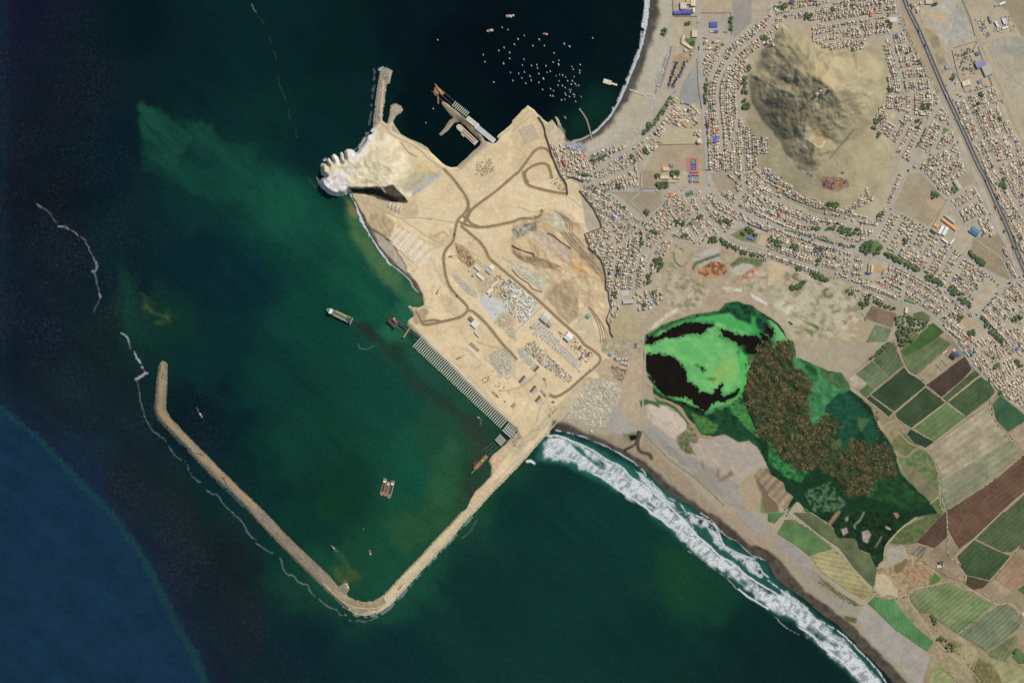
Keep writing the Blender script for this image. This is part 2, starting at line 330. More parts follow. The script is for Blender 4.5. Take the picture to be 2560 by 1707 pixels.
P(T(1,1,"1290,90 1450,20 1600,0 1700,40 1560,60 1420,190 1370,210 1320,150"), (196,184,150), (178,166,134), ns=8, soft=4, ang=-0.7, asp=4)
P(T(1,1,"860,200 940,220 1060,240 1180,260 1300,330 1460,250 1500,400 1400,430 1150,380 1000,400 930,290"), (196,174,138), (206,182,142), ns=8)
P(T(1,1,"1040,390 1150,360 1280,470 1240,600 1150,600 1080,540 1040,470"), (172,152,114), (192,172,132), ns=7)
P(T(1,1,"870,210 930,290 1000,420 1060,520 1150,580 1230,620 1290,720 1370,860 1390,920 1440,980 1500,1050 1540,1120 1530,1170 1450,1090 1380,980 1200,830 1080,670 990,500 900,300"), (118,108,92), (90,82,70), ns=8, soft=2.5)
P(T(1,1,"1080,560 1180,610 1250,680 1350,840 1390,930 1330,900 1200,760 1120,660"), (182,170,150), (172,158,136), ns=9, soft=2.5)
P(T(1,1,"1395,1232 1480,1260 1570,1240 1580,1300 1530,1400 1450,1420 1440,1330"), (200,176,142), (160,136,106), ns=5)
P(EXC, (214,190,148), (198,172,134), ns=16, soft=6, ang=0.8, asp=2)
P(T(2,1,"0,530 100,480 260,470 230,560 100,600 0,640"), (186,176,156), (128,112,86), ns=7, soft=4)
P(T(2,1,"180,560 340,560 420,640 540,760 500,850 330,760 180,620"), (188,172,152), (204,178,144), ns=7)
P(T(2,1,"330,400 480,400 510,480 480,550 370,530 330,470"), (198,188,162), (188,176,150), ns=10)
P(T(2,1,"0,690 60,780 250,800 440,870 470,920 330,900 120,850 0,760"), (140,120,90), (176,152,116), ns=8)
P(T(2,1,"560,800 680,850 720,960 560,930 500,880"), (220,178,126), (206,164,116), ns=8)
P(T(2,1,"460,560 560,570 700,770 850,950 860,1080 790,960 620,790"), (166,144,112), (184,162,128), ns=6, ang=0.9, asp=4)
P(T(2,1,"680,680 840,800 860,1050 720,850"), (164,146,116), (178,158,126))
P(T(2,1,"340,1080 480,1000 620,1100 600,1330 520,1400 430,1330 320,1170"), (186,164,128), (174,152,118), ns=14)
P(T(2,1,"560,1440 700,1250 800,1568 640,1568"), (200,186,148), (206,190,156))
P(T(2,1,"60,880 180,920 120,990 60,950"), (206,200,172)); 
P(T(2,1,"70,870 350,980 280,1110 60,950"), (208,202,174), (192,184,150), ns=3, con=2)
P(T(2,1,"-20,810 100,870 60,950 -40,880"), (208,202,174), (192,184,150), ns=3, con=2)
P(T(2,1,"0,970 120,1080 250,1210 130,1420 -60,1300 -120,1100"), (206,200,184), (222,216,200), ns=6, soft=4)
P(T(1,1,"1790,950 1850,960 1960,1060 2030,1130 2020,1170 1930,1120 1830,1010"), (204,196,172), (186,172,140), ns=3, con=2)
P(T(1,1,"2180,1390 2260,1310 2350,1380 2400,1568 2330,1520"), (206,196,166), (192,180,146), ns=3, con=1.5)
P(T(1,2,"2090,150 2200,80 2320,60 2400,150 2380,300 2250,330 2180,240"), (204,196,172), (196,178,142), ns=4, con=1.6)
P(T(1,1,"1960,900 2030,800 2120,860 2300,1130 2400,1230 2350,1568 2080,1200"), (206,192,160), (188,166,128), ns=6, soft=4)
P(T(1,1,"1580,570 1760,600 1700,700 1600,620"), (204,180,144), (180,152,118), ns=5, a=0.6)
P(T(1,1,"1820,650 1960,740 2010,830 1950,900 1860,800"), (204,176,138), (158,128,96), ns=4)
P(T(2,2,"60,60 130,60 200,200 160,230 50,110"), (206,198,176), (190,178,150), ns=3, con=1.6)
P(T(2,2,"700,330 800,340 1010,400 960,580 870,780 800,790 650,750 500,700 480,720 560,580 700,420"), (210,202,176), (178,166,138), ns=4, con=2.2, soft=2)
P(T(2,2,"440,720 560,560 730,350 740,320 640,340 400,600 -20,1010 0,1080 130,960 280,800"), (204,188,152), (188,172,138), ns=8, soft=2, ang=-0.8, asp=4)
P(T(2,2,"750,260 850,150 1060,150 1200,60 1200,300 1020,400 800,330"), (196,174,142), (180,158,130), ns=10)
P(T(2,2,"1070,140 1210,80 1200,600 1120,800 950,790 830,770 1000,520"), (190,168,136), (176,158,132), ns=8)
P(T(2,2,"920,200 1070,260 1010,370 900,330"), (158,130,102), (196,176,148), ns=3.5, con=2)
P(T(2,1,"880,1480 900,1568 1190,1568 1190,1430 1100,1280 960,1320 900,1400"), (186,168,130), (172,156,122), ns=12)
P(T(2,2,"800,-20 1190,-20 1190,100 960,140 830,80"), (188,172,136), (150,144,120), ns=6)
# faint tyre tracks and scraped bands in the sand
tr_ = np.random.default_rng(5)
for k in range(70):
    x0, y0 = tr_.uniform(880, 1480), tr_.uniform(260, 1020)
    if gs(pm, x0, y0) < .5 or gs(CO, x0, y0) < 12: continue
    a0 = tr_.choice([0.73, -0.84, 0.73, 0.2, 1.2])+tr_.normal()*.2; pts_ = []
    for i in range(int(tr_.integers(5, 14))):
        pts_.append((x0, y0)); a0 += tr_.normal()*.16; x0 += 9*math.cos(a0); y0 += 9*math.sin(a0)
    brush(LC, densify(pts_, 5), tr_.uniform(.4, 2.6), [(190,168,130), (234,214,176), (176,156,122), (206,196,170)][k % 4], 2.2, tr_.uniform(.35, .75), 1)
for c_, r_, s_, cc in [(1,1,"1500,700 1620,830 1700,1000 1740,1060",(196,176,140)),(1,1,"1300,500 1500,620 1680,700",(186,166,130)),(1,1,"1600,900 1680,1000 1760,1120 1840,1230",(232,212,172)),(1,1,"1560,1260 1620,1300 1700,1330 1840,1290",(232,212,172)),(1,2,"1640,60 1800,180 1950,330 2080,460 2220,610 2330,700",(190,170,134)),(1,2,"1560,0 1700,110 1850,240 1960,360 2100,500",(232,212,172)),
        (1,2,"2000,260 2070,210 2060,180 1900,60",(192,172,134)),(2,2,"0,300 100,400 160,520 120,640",(194,174,136)),(2,2,"40,700 100,770 190,800 210,740 180,660",(232,196,140)),(2,0,"0,1180 80,1110 150,1010",(196,176,140)),(2,0,"20,1340 120,1420 60,1500",(190,170,134)),(1,0,"1250,1230 1350,1350 1500,1450 1640,1568",(236,204,140)),(1,0,"1330,1310 1400,1400 1480,1440",(120,100,76)),(1,1,"1640,600 1720,560 1760,600",(160,136,104)),
        (2,1,"0,240 120,270 260,300 420,260",(232,214,178)),(2,1,"60,330 200,380 330,340",(180,160,126)),(2,1,"560,440 600,540 700,600",(186,168,136)),(2,1,"470,860 560,980 620,1080 700,1130",(180,160,126)),(2,1,"540,1000 640,960 740,980",(176,156,122))]:
    brush(LC, densify(T(c_, r_, s_), 5), 1.4, cc, 3, .6, 1.5)
# south beach and marsh edge
P(T(2,2,"380,720 480,740 700,840 900,920 1010,980 1200,1080 1400,1260 1600,1420 1800,1568 1700,1600 300,900"), (66,60,52), (92,84,74), ns=14, soft=6)
P(T(2,3,"1600,-60 1850,0 1950,80 2080,180 2200,280 2350,330")+T(3,3,"0,340 130,450 250,600 350,720 480,800 640,920 760,1000 860,1120 960,1200 1060,1330 1180,1420 1300,1566 1100,1620 0,700"), (70,62,54), (94,84,72), ns=12, soft=6)
P(T(2,2,"940,570 1180,800 1060,850 1010,900 880,800 860,760"), (164,158,148), (172,162,146), ns=12, soft=3)
P(T(2,2,"1220,800 1300,900 1600,1180 2000,1500 2120,1568 2300,1568 2050,1240 1800,1150 1500,960 1300,700"), (162,157,144), (148,141,126), ns=16, soft=4, ang=0.75, asp=3)
P(T(2,2,"1040,860 1180,960 1220,820 1300,960 1600,1250 1900,1568 1800,1568 1500,1320 1280,1120 1050,1000 780,860"), (152,138,116), (166,146,118), ns=9, soft=5)
P(T(2,3,"1850,0 2100,0 2350,230 2350,330 2200,300 2030,130"), (156,146,126), (174,148,118), ns=8, soft=4)
P(T(2,3,"2060,0 2210,0 2350,140 2350,220 2240,170"), (158,152,142), soft=3)
P(T(3,3,"0,60 60,180 260,290 400,450 500,580 800,860 960,900 1100,1050 1350,1200 1500,1300 1500,1400 1480,1566 1300,1566 1060,1330 860,1100 640,920 350,700 130,440 0,330"), (154,147,130), (166,150,122), ns=10, soft=5)
P(T(3,3,"60,250 130,240 260,320 410,470 400,520 370,525 240,430 120,340"), (160,154,144), (150,143,132), soft=2, warp=2)
P(T(3,3,"400,520 600,650 800,880 700,900 520,760 400,600"), (164,156,142), (150,140,122), soft=3, ang=0.75, asp=3)
P(T(3,3,"820,960 900,860 1000,920 1200,1080 1360,1210 1500,1340 1480,1500 1450,1566 1350,1566 1200,1400 1000,1240 900,1120"), (170,162,148), (158,150,136), ns=20, soft=3)
P(T(3,3,"690,940 820,960 800,1010 720,990"), (92,98,62), soft=3)
P(T(2,2,"1240,560 1400,560 1600,720 1640,800 1560,840 1500,900 1350,800 1250,700"), (196,176,156), (180,160,138), ns=6)
P(T(2,2,"1640,920 1800,900 2000,880 2100,900 2200,960 2290,1080 2300,1150 2240,1230 2100,1300 1900,1200 1700,1050"), (176,156,136), (190,170,148), ns=10, soft=4)
P(T(2,2,"1640,920 1800,900 2000,880 2100,900 2200,960 2290,1080 2300,1150 2240,1230 2100,1300 1900,1200 1700,1050"), (160,155,144), (174,160,142), ns=8, soft=8, warp=8, wisp=.9, wsc=16, a=.9)
P(T(2,2,"1240,560 1400,560 1600,720 1640,800 1560,840 1500,900 1350,800 1250,700"), (206,190,170), soft=6, wisp=.8, wsc=9, wasp=2, a=.7)
for s_ in ("1740,1080 1770,1190 1740,1140", "1880,1170 1910,1180 1905,1260 1870,1230", "1900,1280 2010,1170 2040,1210 1940,1280"): P(T(2,2,s_), (128,96,76), soft=5, a=0.8)
P(T(2,2,"2090,1300 2290,1130 2350,1200 2280,1568 2150,1568 2080,1430"), (176,158,124), (168,150,120))
P(T(2,2,"2280,1450 2350,1440 2400,1568 2280,1568"), (110,132,80))
P(T(2,2,"1010,850 1160,830 1100,880 1090,930 1040,890"), (128,124,84), soft=3); P(T(2,2,"1070,860 1150,850 1140,900 1090,910"), (20,22,22), soft=2, warp=1)
brush(LC, densify(T(2,2,"1160,820 1130,930 1040,990 1030,1010"), 4), 3, (52,50,44), 2); brush(LC, densify(T(2,2,"1180,830 1150,940 1180,1010 1260,1030 1280,1070"), 4), 6, (84,76,52), 3)
brush(LC, densify(T(2,2,"1210,820 1300,930 1450,1080 1600,1190 1700,1270 1800,1360 1950,1500"), 4), 1.5, (110,104,96), 2, 0.7)
# land north of the lagoon
P(T(2,1,"1500,640 1850,700 2000,700 2100,720 2350,830 2350,1330 2200,1230 1950,1200 1880,1270 1640,1300 1400,1390 1200,1500 1280,1330 1390,1200 1400,850"), (184,164,136), (168,150,122), ns=10)
P(T(2,1,"1480,720 1560,690 1610,760 1600,840 1560,880 1500,820"), (176,160,128), (182,168,140), soft=2)
P(T(2,1,"1650,790 1740,750 1850,690 1910,700 1920,740 1760,800 1660,840"), (182,174,160), soft=2)
P(T(2,1,"1700,840 1880,770 1940,850 1900,890 1800,860 1720,910"), (182,172,154), soft=2)
brush(LC, densify(T(2,1,"1660,900 1680,860 1740,830 1900,770"), 4), 4, (98,108,76), 3); brush(LC, densify(T(2,1,"1480,750 1500,830 1550,880 1600,850"), 4), 2, (100,110,80), 2)
P(T(2,1,"1690,920 1750,880 1830,830 1900,830 1980,880 1940,960 1850,990 1740,970"), (202,150,104), (124,84,58), ns=6, con=1.6)
P(T(2,1,"1660,1010 1750,1040 1780,1120 1720,1150 1670,1110"), (190,136,92), (128,88,58), ns=5)
P(T(2,1,"2060,980 2230,870 2270,900 2200,1010 2100,1030"), (206,160,118), (140,100,74), ns=5)
P(T(2,1,"2010,900 2100,860 2180,840 2230,880 2100,960 2020,940"), (186,176,158), soft=2)
P(T(2,1,"1990,860 2080,790 2180,790 2320,810 2260,900 2220,860 2100,840 2020,890"), (96,106,68), (120,122,86), ns=5)
P(T(2,1,"1400,870 1470,830 1560,960 1440,1010"), (140,140,104), (166,150,120), ns=5); P(T(2,1,"1420,1060 1560,950 1700,1010 1680,1150 1550,1250 1450,1180"), (166,146,116), (176,154,124), ns=8)
P(T(2,1,"1250,1440 1400,1320 1530,1250 1530,1280 1400,1370 1280,1450"), (218,210,198), (188,166,140), ns=4); P(T(2,1,"1610,1150 1680,1090 1660,1150 1620,1180"), (216,210,198)); P(T(2,1,"1920,1070 2110,1070 2100,1100 1980,1110"), (220,210,196), (200,180,152), ns=4)
P(T(2,1,"2190,1120 2350,1200 2350,1240 2200,1150"), (220,214,200), soft=2)
P(T(3,1,"0,830 180,800 330,950 420,960 560,1000 720,1020 760,1090 830,1130 820,1210 900,1250 880,1350 980,1420 900,1560 700,1568 240,1568 150,1440 0,1330"), (186,172,142), (166,156,124), ns=12)
P(T(3,1,"0,830 130,850 180,900 100,1000 0,1060"), (196,170,136), (206,182,146), ns=4)
P(T(3,1,"60,1210 150,1200 220,1250 230,1310 180,1330 100,1280"), (208,200,180)); P(T(3,1,"230,1360 290,1260 340,1290 370,1380 300,1480 270,1450"), (190,172,140))
P(T(3,1,"490,1090 560,1060 620,1090 620,1150 560,1170 510,1150"), (88,108,62), soft=2); P(T(3,1,"530,1100 590,1090 600,1130 550,1150"), (170,158,126), soft=2)
P(T(3,1,"560,1250 620,1215 670,1250 660,1300 600,1310"), (136,128,96), soft=3); P(T(3,1,"590,1260 630,1240 650,1270 610,1290"), (182,164,136), soft=2)
P(T(3,1,"330,1450 380,1370 480,1450 400,1530"), (84,108,56), (104,120,70), ns=5); P(T(3,1,"650,1350 740,1200 830,1200 900,1300 760,1400"), (140,140,100), (170,158,124), ns=5, ang=-0.7, asp=4)
P(T(3,1,"520,1490 700,1310 880,1350 960,1400 880,1568 600,1568"), (176,158,124), (168,152,120))
P(T(3,1,"180,1040 250,930 290,950 300,1010 380,1000 330,1060 280,1110 200,1090"), (112,108,80), (136,124,94), ns=5)
P(T(3,1,"130,960 200,930 250,1020 180,1080"), (160,136,106), soft=4)
# scruffy growth on the waste ground north of the lagoon
for c_, r_, s_ in ((3,1,"150,880 330,950 560,1000 820,1130 820,1220 900,1250 860,1350 700,1450 450,1568 240,1500 60,1200"), (2,1,"1400,860 1560,930 1700,1000 1900,1100 1650,1280 1450,1250 1400,1000"), (3,1,"500,1480 700,1310 880,1350 800,1568"), (2,1,"2050,1000 2330,850 2350,1200 2100,1050")):
    P(T(c_, r_, s_), (124,124,88), (146,138,104), ns=8, soft=10, warp=8, a=.75, wisp=1, wsc=14, wasp=2, wang=-.7)
    P(T(c_, r_, s_), (204,190,164), soft=8, warp=8, a=.6, wisp=1, wsc=9, wasp=1.6, wang=.5)
# farmland base and south-east
P(T(3,2,"730,340 940,120 1120,0 1250,-60 1700,-60 1850,150 2100,450 2400,700")+T(3,3,"2400,1620 1400,1620 1500,1300 900,830 1040,480 1100,300 1350,40")+T(3,2,"1480,1460 1160,1000 1000,700"), (160,144,114), (146,130,100), ns=20)
P(T(3,2,"1010,870 1200,730 1310,800 1280,850 1150,870 1100,920 1040,900"), (164,146,112), (130,122,84), ns=6)
P(T(3,2,"1130,900 1220,830 1400,970 1350,990 1250,1050 1150,980"), (92,108,62), (126,120,84), ns=6, ang=0.7, asp=3)
P(T(3,2,"1170,1050 1260,1060 1420,980 1460,1000 1530,1100 1570,1250 1580,1380 1400,1250 1300,1150 1200,1130"), (80,112,60), (128,128,92), ns=7)
P(T(3,2,"1210,1130 1350,1170 1580,1390 1480,1470 1320,1320 1230,1200"), (138,124,96), (118,118,86), ns=6)
P(T(3,2,"1180,1120 1240,1220 1470,1480 1280,1568 1200,1400"), (66,98,52), (86,106,62), ns=8)
P(T(3,2,"1480,1470 1590,1420 1620,1568 1390,1568"), (112,124,82), (88,106,62), ns=5)
P(T(3,3,"1090,330 1230,300 1450,470 1560,540 1580,620 1300,700 1180,780 1080,760 990,700 1010,560 1060,440"), (178,160,124), (140,114,82), ns=7)
P(T(3,3,"1090,330 1230,300 1290,400 1150,500 1090,480"), (172,166,150), (160,150,126), ns=5)
P(T(3,3,"1140,480 1270,420 1290,440 1230,540 1180,560"), (128,106,70), soft=2); P(T(3,3,"1270,460 1500,520 1470,620 1330,680 1230,560"), (146,116,82), (176,152,116), ns=5)
P(T(3,3,"970,560 1070,560 1190,720 1180,770 1050,760 975,700"), (182,168,138), (196,180,140), ns=4)
P(T(3,3,"1520,540 1590,600 1560,640 1480,660"), (84,120,58), soft=2)
P(T(3,3,"1120,280 1220,150 1370,60 1500,0 1620,0 1340,290 1230,300"), (74,96,52), (110,112,76), ns=6)
P(T(3,3,"1170,800 1290,760 1420,960 1620,1130 1900,1290 1940,1400 1860,1566 1500,1440 1500,1300 1540,1180 1350,1040 1230,900"), (170,152,118), (144,134,98), ns=7)
P(T(3,3,"1640,1150 1740,1100 1930,1280 1880,1420 1720,1370 1640,1250"), (172,160,122), (158,144,108), ns=7)
P(T(3,3,"1560,1180 1620,1150 1780,1200 1740,1290 1650,1280"), (110,106,72), (164,146,110), ns=4)
P(T(3,3,"1860,1440 1930,1330 2030,1370 2120,1480 2140,1566 1900,1566"), (96,102,62), (140,120,84), ns=6)
P(T(3,3,"1500,1566 1540,1400 1740,1566"), (150,152,104))
P(T(3,3,"460,590 560,650 700,760 850,850 800,860 640,740 500,650"), (72,100,52), (130,110,70), ns=5)
P(T(3,3,"1260,890 1320,880 1380,1000 1290,1010"), (112,124,84), (150,144,108), ns=3)
P(T(2,2,"2280,1200 2350,1150 2420,1250 2450,1568 2330,1568 2230,1240"), (120,104,80), soft=3)
# lagoon floor / marsh ground
P(LAG, (34,78,46), (22,52,34), ns=12, soft=2, warp=3)
P(T(2,2,"1290,490 1380,540 1480,580 1560,660 1640,750 1690,850 1640,800 1570,700 1480,620 1340,560"), (64,104,54), soft=3)
P(T(2,2,"1170,540 1230,520 1360,560 1370,600 1220,570 1180,600"), (70,100,58), soft=2)
P(T(2,2,"1500,880 1600,800 1700,800 1720,880 1700,940 1630,930 1690,1040 1600,1030 1540,980 1520,940"), (46,96,54), (150,120,96), ns=5)
P(T(2,2,"1610,760 1680,760 1720,860 1640,930 1590,870"), (170,144,118), (56,98,54), ns=4)
brush(LC, densify(T(2,2,"1240,390 1330,470 1450,560 1550,620 1620,720 1680,800 1720,870 1830,880"), 4), 4, (166,136,104), 2)
P(T(2,2,"1640,640 1720,680 1820,720 1900,760 1860,850 1740,840 1690,760"), (86,130,66), (52,98,52), ns=6)
P(T(2,2,"2000,500 2150,600 2250,760 2350,880 2350,950 2180,830 2000,640"), (44,96,52), (78,140,66), ns=5)
P(T(3,2,"150,1260 250,1140 400,1210 280,1400 200,1460"), (62,110,60), (46,88,52), ns=5)
P(T(3,2,"300,1440 400,1400 560,1440 650,1568 330,1568"), (88,118,72), (30,62,36), ns=8, con=1.6)
P(T(3,3,"560,100 640,0 600,120"), (140,122,90)); P(T(3,3,"670,150 720,135 735,180 690,210"), (160,150,132), soft=1.5, warp=1); P(T(3,3,"860,180 920,160 945,200 910,280 870,260"), (156,148,132), soft=1.5, warp=1)
P(T(3,3,"710,50 740,30 735,70 720,85"), (140,138,118), soft=1.5); P(T(3,3,"1085,120 1130,145 1120,160 1085,140"), (172,166,148), soft=1); P(T(3,3,"1150,0 1190,0 1205,30 1180,50"), (150,122,96), soft=1.5)
P(T(3,3,"1040,210 1050,220 1000,310 980,320"), (120,138,96), soft=1.5); P(T(3,3,"1015,470 1050,445 1080,470 1060,515 1020,500"), (176,156,128), soft=1.5, warp=1)
brush(LC, densify(T(3,2,"160,1560 260,1430 400,1260 465,1200"), 4), 3.5, (160,150,130), 2); brush(LC, densify(T(3,2,"180,1568 300,1390 440,1200"), 4), 4, (50,100,48), 2)
# breakwaters
P(ARM_L, (146,134,110), (126,117,98), ns=9, soft=2, warp=1)
brush(LC, T(0,2,"1490,220 1480,400 1475,620 1520,720 1700,900 1900,1100 2200,1380 2350,1530"), 7, (160,138,102), 3, .8)
P(T(1,3,"560,640 800,860 900,900 1010,915 1120,890 1250,790 1200,740 1050,840 900,820 700,650"), (170,152,118), (140,126,100), ns=7, soft=2)
P(T(1,3,"1160,770 1250,680 1350,570 1500,420 1650,250 1890,0 2010,0 1900,110 1650,390 1350,720 1220,850"), (216,197,156), (200,180,142), ns=8, soft=2)
P(T(1,2,"1890,1568 2000,1380 2350,1180 2100,1450 2000,1568"), (214,190,148), (202,178,138), ns=8, soft=2)
P(T(1,0,"1120,640 1240,640 1240,770 1195,790 1160,1100 1080,1180 1085,1000"), (160,152,136), (128,118,100), ns=3, con=1.6, soft=2)
brush(LC, T(1,0,"1175,750 1160,900 1145,1080 1180,1140 1220,1170"), 4, (206,180,142), 2)
P(T(1,0,"1210,1140 1240,980 1290,990 1340,1010 1290,1050 1250,1130"), (176,164,140), (160,150,130), ns=8, soft=3)
P(T(1,0,"1710,930 1800,1000 1900,1080 2080,1260 2060,1240 1900,1150 1820,1120 1690,1250 1740,1150 1800,1080"), (160,144,112), (138,124,98), ns=6, soft=2)
P(T(1,0,"1830,1050 1900,1080 2080,1260 2060,1290 1930,1150 1850,1120"), (100,90,68), (130,116,90), ns=5, soft=3)
P(T(1,2,"2150,1060 2350,900 2350,1000 2280,1060 2200,1200 2160,1180"), (210,184,146), (196,168,134), ns=6)
# tree-planted verges, parks, lawns
gr = (92,110,68)
for a_ in (("T",2,0,"1445,880 1470,880 1380,1080 1280,1210 1230,1200 1330,1050"), ("T",2,0,"1590,350 1680,360 1680,440 1640,430 1590,380"), ("T",2,0,"1985,160 2015,160 2020,290 1985,290"), ("T",3,0,"90,60 190,20 200,50 130,95"),
          ("T",3,0,"1610,1170 1670,1190 1595,1240"), ("T",3,1,"850,700 920,620 1010,650 1060,690 1030,760 980,780 850,750"), ("T",2,1,"1450,10 1530,10 1520,60 1460,60"), ("T",2,1,"1320,100 1430,90 1440,160 1320,160"),
          ("T",2,1,"2000,590 2130,520 2250,600 2230,660 2100,640"), ("T",3,2,"2070,210 2120,190 2140,220 2080,250"), ("T",3,1,"1750,1370 1790,1330 1850,1370 1800,1400"), ("T",3,1,"2230,1360 2300,1300 2340,1350 2270,1410"),
          ("T",3,1,"1060,750 1100,740 1400,900 1400,930 1250,870 1080,790"), ("T",2,0,"1290,1290 1310,1290 1350,1340 1330,1360")):
    P(T(a_[1], a_[2], a_[3]), (106,118,76), (140,132,98), ns=5, soft=2, warp=1)
P(T(3,1,"1205,975 0,0 0,0") if False else T(3,1,"1250,1170 1370,1220 1340,1230 1240,1200"), (86,140,76), soft=1, warp=0.5)
P(T(3,1,"1760,1370 1810,1340 1880,1410 1870,1460 1820,1450"), (180,158,122), soft=1.5, warp=0.5)
LC *= (0.945+0.11*n2)
P(T(1,1,"2060,1180 2120,1130 2210,1170 2290,1260 2180,1390 2060,1220"), (196,200,198), (206,200,184), ns=4, soft=1.5, warp=1)
P(T(1,1,"2200,1200 2350,1150 2350,1290 2280,1300"), (200,196,182), (212,202,180), ns=4, soft=2, warp=1)
# ------------------------------------------------------------------ water colours
ctrl = """50,50,17,24,38 0,0,20,20,44 300,60,7,26,31 150,250,16,24,33 600,100,9,36,36 800,100,7,32,32 950,60,6,24,27 1100,100,4,15,20 1300,100,4,19,24 1450,60,6,24,24
1350,280,9,34,30 1450,180,6,24,26 1200,200,4,15,20 950,250,4,20,23 1050,350,5,22,22 400,180,10,33,34 250,350,8,28,36 500,450,14,50,46 600,250,11,43,40 700,350,10,37,38 800,250,9,36,35 650,450,17,62,50
700,550,14,56,46 850,600,22,78,52 900,650,22,78,58 750,700,16,62,50 550,650,11,42,46 450,620,9,36,42 300,620,9,32,36 150,600,16,28,36 100,450,14,22,28 50,750,16,26,38 250,800,15,32,34 350,740,14,50,40
480,800,10,44,42 600,900,14,54,48 600,1050,12,50,42 500,1000,8,32,37 450,950,8,28,34 700,1000,17,58,44 750,1150,17,56,38 900,900,18,66,52 1000,850,26,66,50 1050,1000,32,70,50 950,1100,20,76,56
1000,1150,32,74,46 900,1300,24,72,52 700,1200,13,52,42 800,1300,26,70,48 650,1150,11,44,42 550,1050,9,37,38 150,950,20,34,40 300,1100,22,34,37 400,1250,23,35,38 200,1100,20,42,58 500,1300,18,30,34
550,1450,22,34,38 700,1500,13,36,42 900,1500,14,44,44 1100,1350,15,48,44 1300,1300,15,50,46 1500,1450,15,48,42 1600,1350,22,62,44 1700,1500,14,42,38 1250,1150,14,50,44 1400,1200,15,54,46 1800,1540,12,38,36"""
WC = np.zeros((NY, NX, 3)); wsum = np.zeros((NY, NX))
Xw = GX+(fbm(90, 81, 4)-0.5)*150; Yw = GY+(fbm(90, 82, 4)-0.5)*150
for q in ctrl.split():
    x, y, *c = map(float, q.split(','))
    w = 1.0/((Xw-x*1.0884)**2+(Yw-y*1.0884)**2+900)**2
    WC += w[..., None]*C(*c); wsum += w
WC /= wsum[..., None]
Q = lambda poly, *a, **k: paint(WC, poly, *a, **k)
Q(T(0,0,"1270,1100 1290,1000 1320,955 1400,980 1480,1010 1560,1070 1750,1090 1900,1180 2080,1290 2350,1330 2350,1900 1900,1800 1560,1680 1330,1568 1280,1300"), (26,76,58), (20,62,50), ns=40, soft=9, warp=14, ang=0.6, asp=4, a=.8, wisp=.75, wsc=40)
Q(T(0,0,"1270,1100 1290,1000 1320,955 1400,980 1480,1020 1600,1100 1750,1200 1700,1400 1560,1500 1360,1500"), (30,82,62), soft=7, warp=9, a=.6, wisp=.5)
Q(T(0,1,"1400,-60 1900,-60 2350,100 2350,700 2200,400 1900,200 1600,60"), (20,68,52), (14,54,48), ns=50, soft=30, warp=14, a=.7)
Q(T(1,1,"0,-60 300,60 700,300 900,700 1300,1050 1500,1300 1200,1500 600,900 300,700 0,500"), (24,82,60), (18,66,54), ns=50, soft=40, warp=14, a=.7, ang=0.9, asp=3)
Q(T(1,1,"840,250 900,300 1010,500 1110,690 1240,870 1360,950 1450,1070 1540,1180 1500,1250 1400,1230 1240,1080 1040,860 880,620 820,380"), (84,116,72), (54,100,66), ns=30, soft=14, warp=8, a=.8)
Q(T(1,1,"850,280 910,330 960,430 900,440 850,380"), (138,124,82), soft=7, warp=6, a=.7)
Q(T(1,1,"1400,1150 1560,1300 1400,1420 1380,1568 1100,1568 1250,1300"), (38,96,68), soft=18, warp=8, a=.8)
Q(T(0,1,"1100,900 1220,1000 1260,1200 1240,1450 1180,1500 1080,1250"), (20,64,46), soft=22, warp=12, a=.6, wisp=.5)
Q(T(0,1,"1300,1120 1330,1180 1400,1250 1480,1310 1575,1345 1560,1380 1450,1430 1420,1400 1470,1360 1380,1290 1320,1330"), (84,98,44), (44,80,44), ns=7, soft=9, warp=14, a=.8, wisp=.7, wsc=9, wasp=1.8, wang=.8)
Q(T(1,1,"890,1375 960,1390 1050,1430 1100,1490 1180,1568 1060,1568 1000,1500 930,1450"), (40,46,38), (30,56,44), ns=9, soft=6, warp=6, a=.9)
Q(T(1,2,"1080,-40 1300,20 1380,90 1300,110 1330,200 1440,250 1450,340 1600,400 1780,450 1850,600 1800,700 1700,600 1500,480 1340,350 1290,230 1150,90"), (44,50,42), (32,58,46), ns=14, soft=12, warp=12, a=.8, wisp=.35)
Q(T(1,2,"1850,600 2000,650 2180,800 2200,980 2100,1080 2150,1250 2020,1370 1950,1500 1850,1500 1900,1300 1960,1000 1900,800"), (50,58,46), (38,66,50), ns=18, soft=16, warp=10, a=.85)
Q(T(1,2,"1400,0 1600,150 2100,620 2230,790 1900,620 1500,300 1350,100"), (34,78,60), soft=12, warp=4, a=.8)
Q(T(1,2,"1750,850 1850,900 1880,1250 1800,1500 1550,1568 1600,1200"), (46,88,56), soft=20, warp=14, a=.6)
Q(T(1,3,"680,500 800,480 940,530 960,600 880,640 840,640 770,660 720,600"), (72,88,48), (40,76,50), ns=10, soft=8, warp=8, a=.8)
Q(T(1,3,"1200,80 1500,40 1850,30 1600,260 1400,400 1250,300"), (44,84,52), soft=20, warp=14, a=.6)
Q(T(1,3,"730,340 760,350 860,460 920,560 880,560 780,440"), (48,90,60), soft=6, warp=6, a=.6)
Q(T(2,0,"800,800 980,860 900,1050 760,1180 600,1250 520,1230 560,1100"), (16,46,36), soft=22, warp=10, a=.8)
Q(T(2,2,"250,900 500,860 800,980 1300,1280 1700,1568 1500,1568 900,1350 500,1130 240,1080"), (44,104,90), soft=10, warp=5, a=.85)
Q(T(2,3,"1200,-60 1560,-60 1700,60 1900,200 2100,320 2350,480 2350,860 2150,720 1900,540 1700,390 1500,220 1300,60"), (40,92,80), soft=10, warp=5, a=.8)
Q(T(3,3,"0,560 300,800 560,1020 760,1180 960,1400 1120,1620 900,1620 700,1440 450,1220 220,1000 0,900"), (40,90,80), soft=10, warp=5, a=.8)
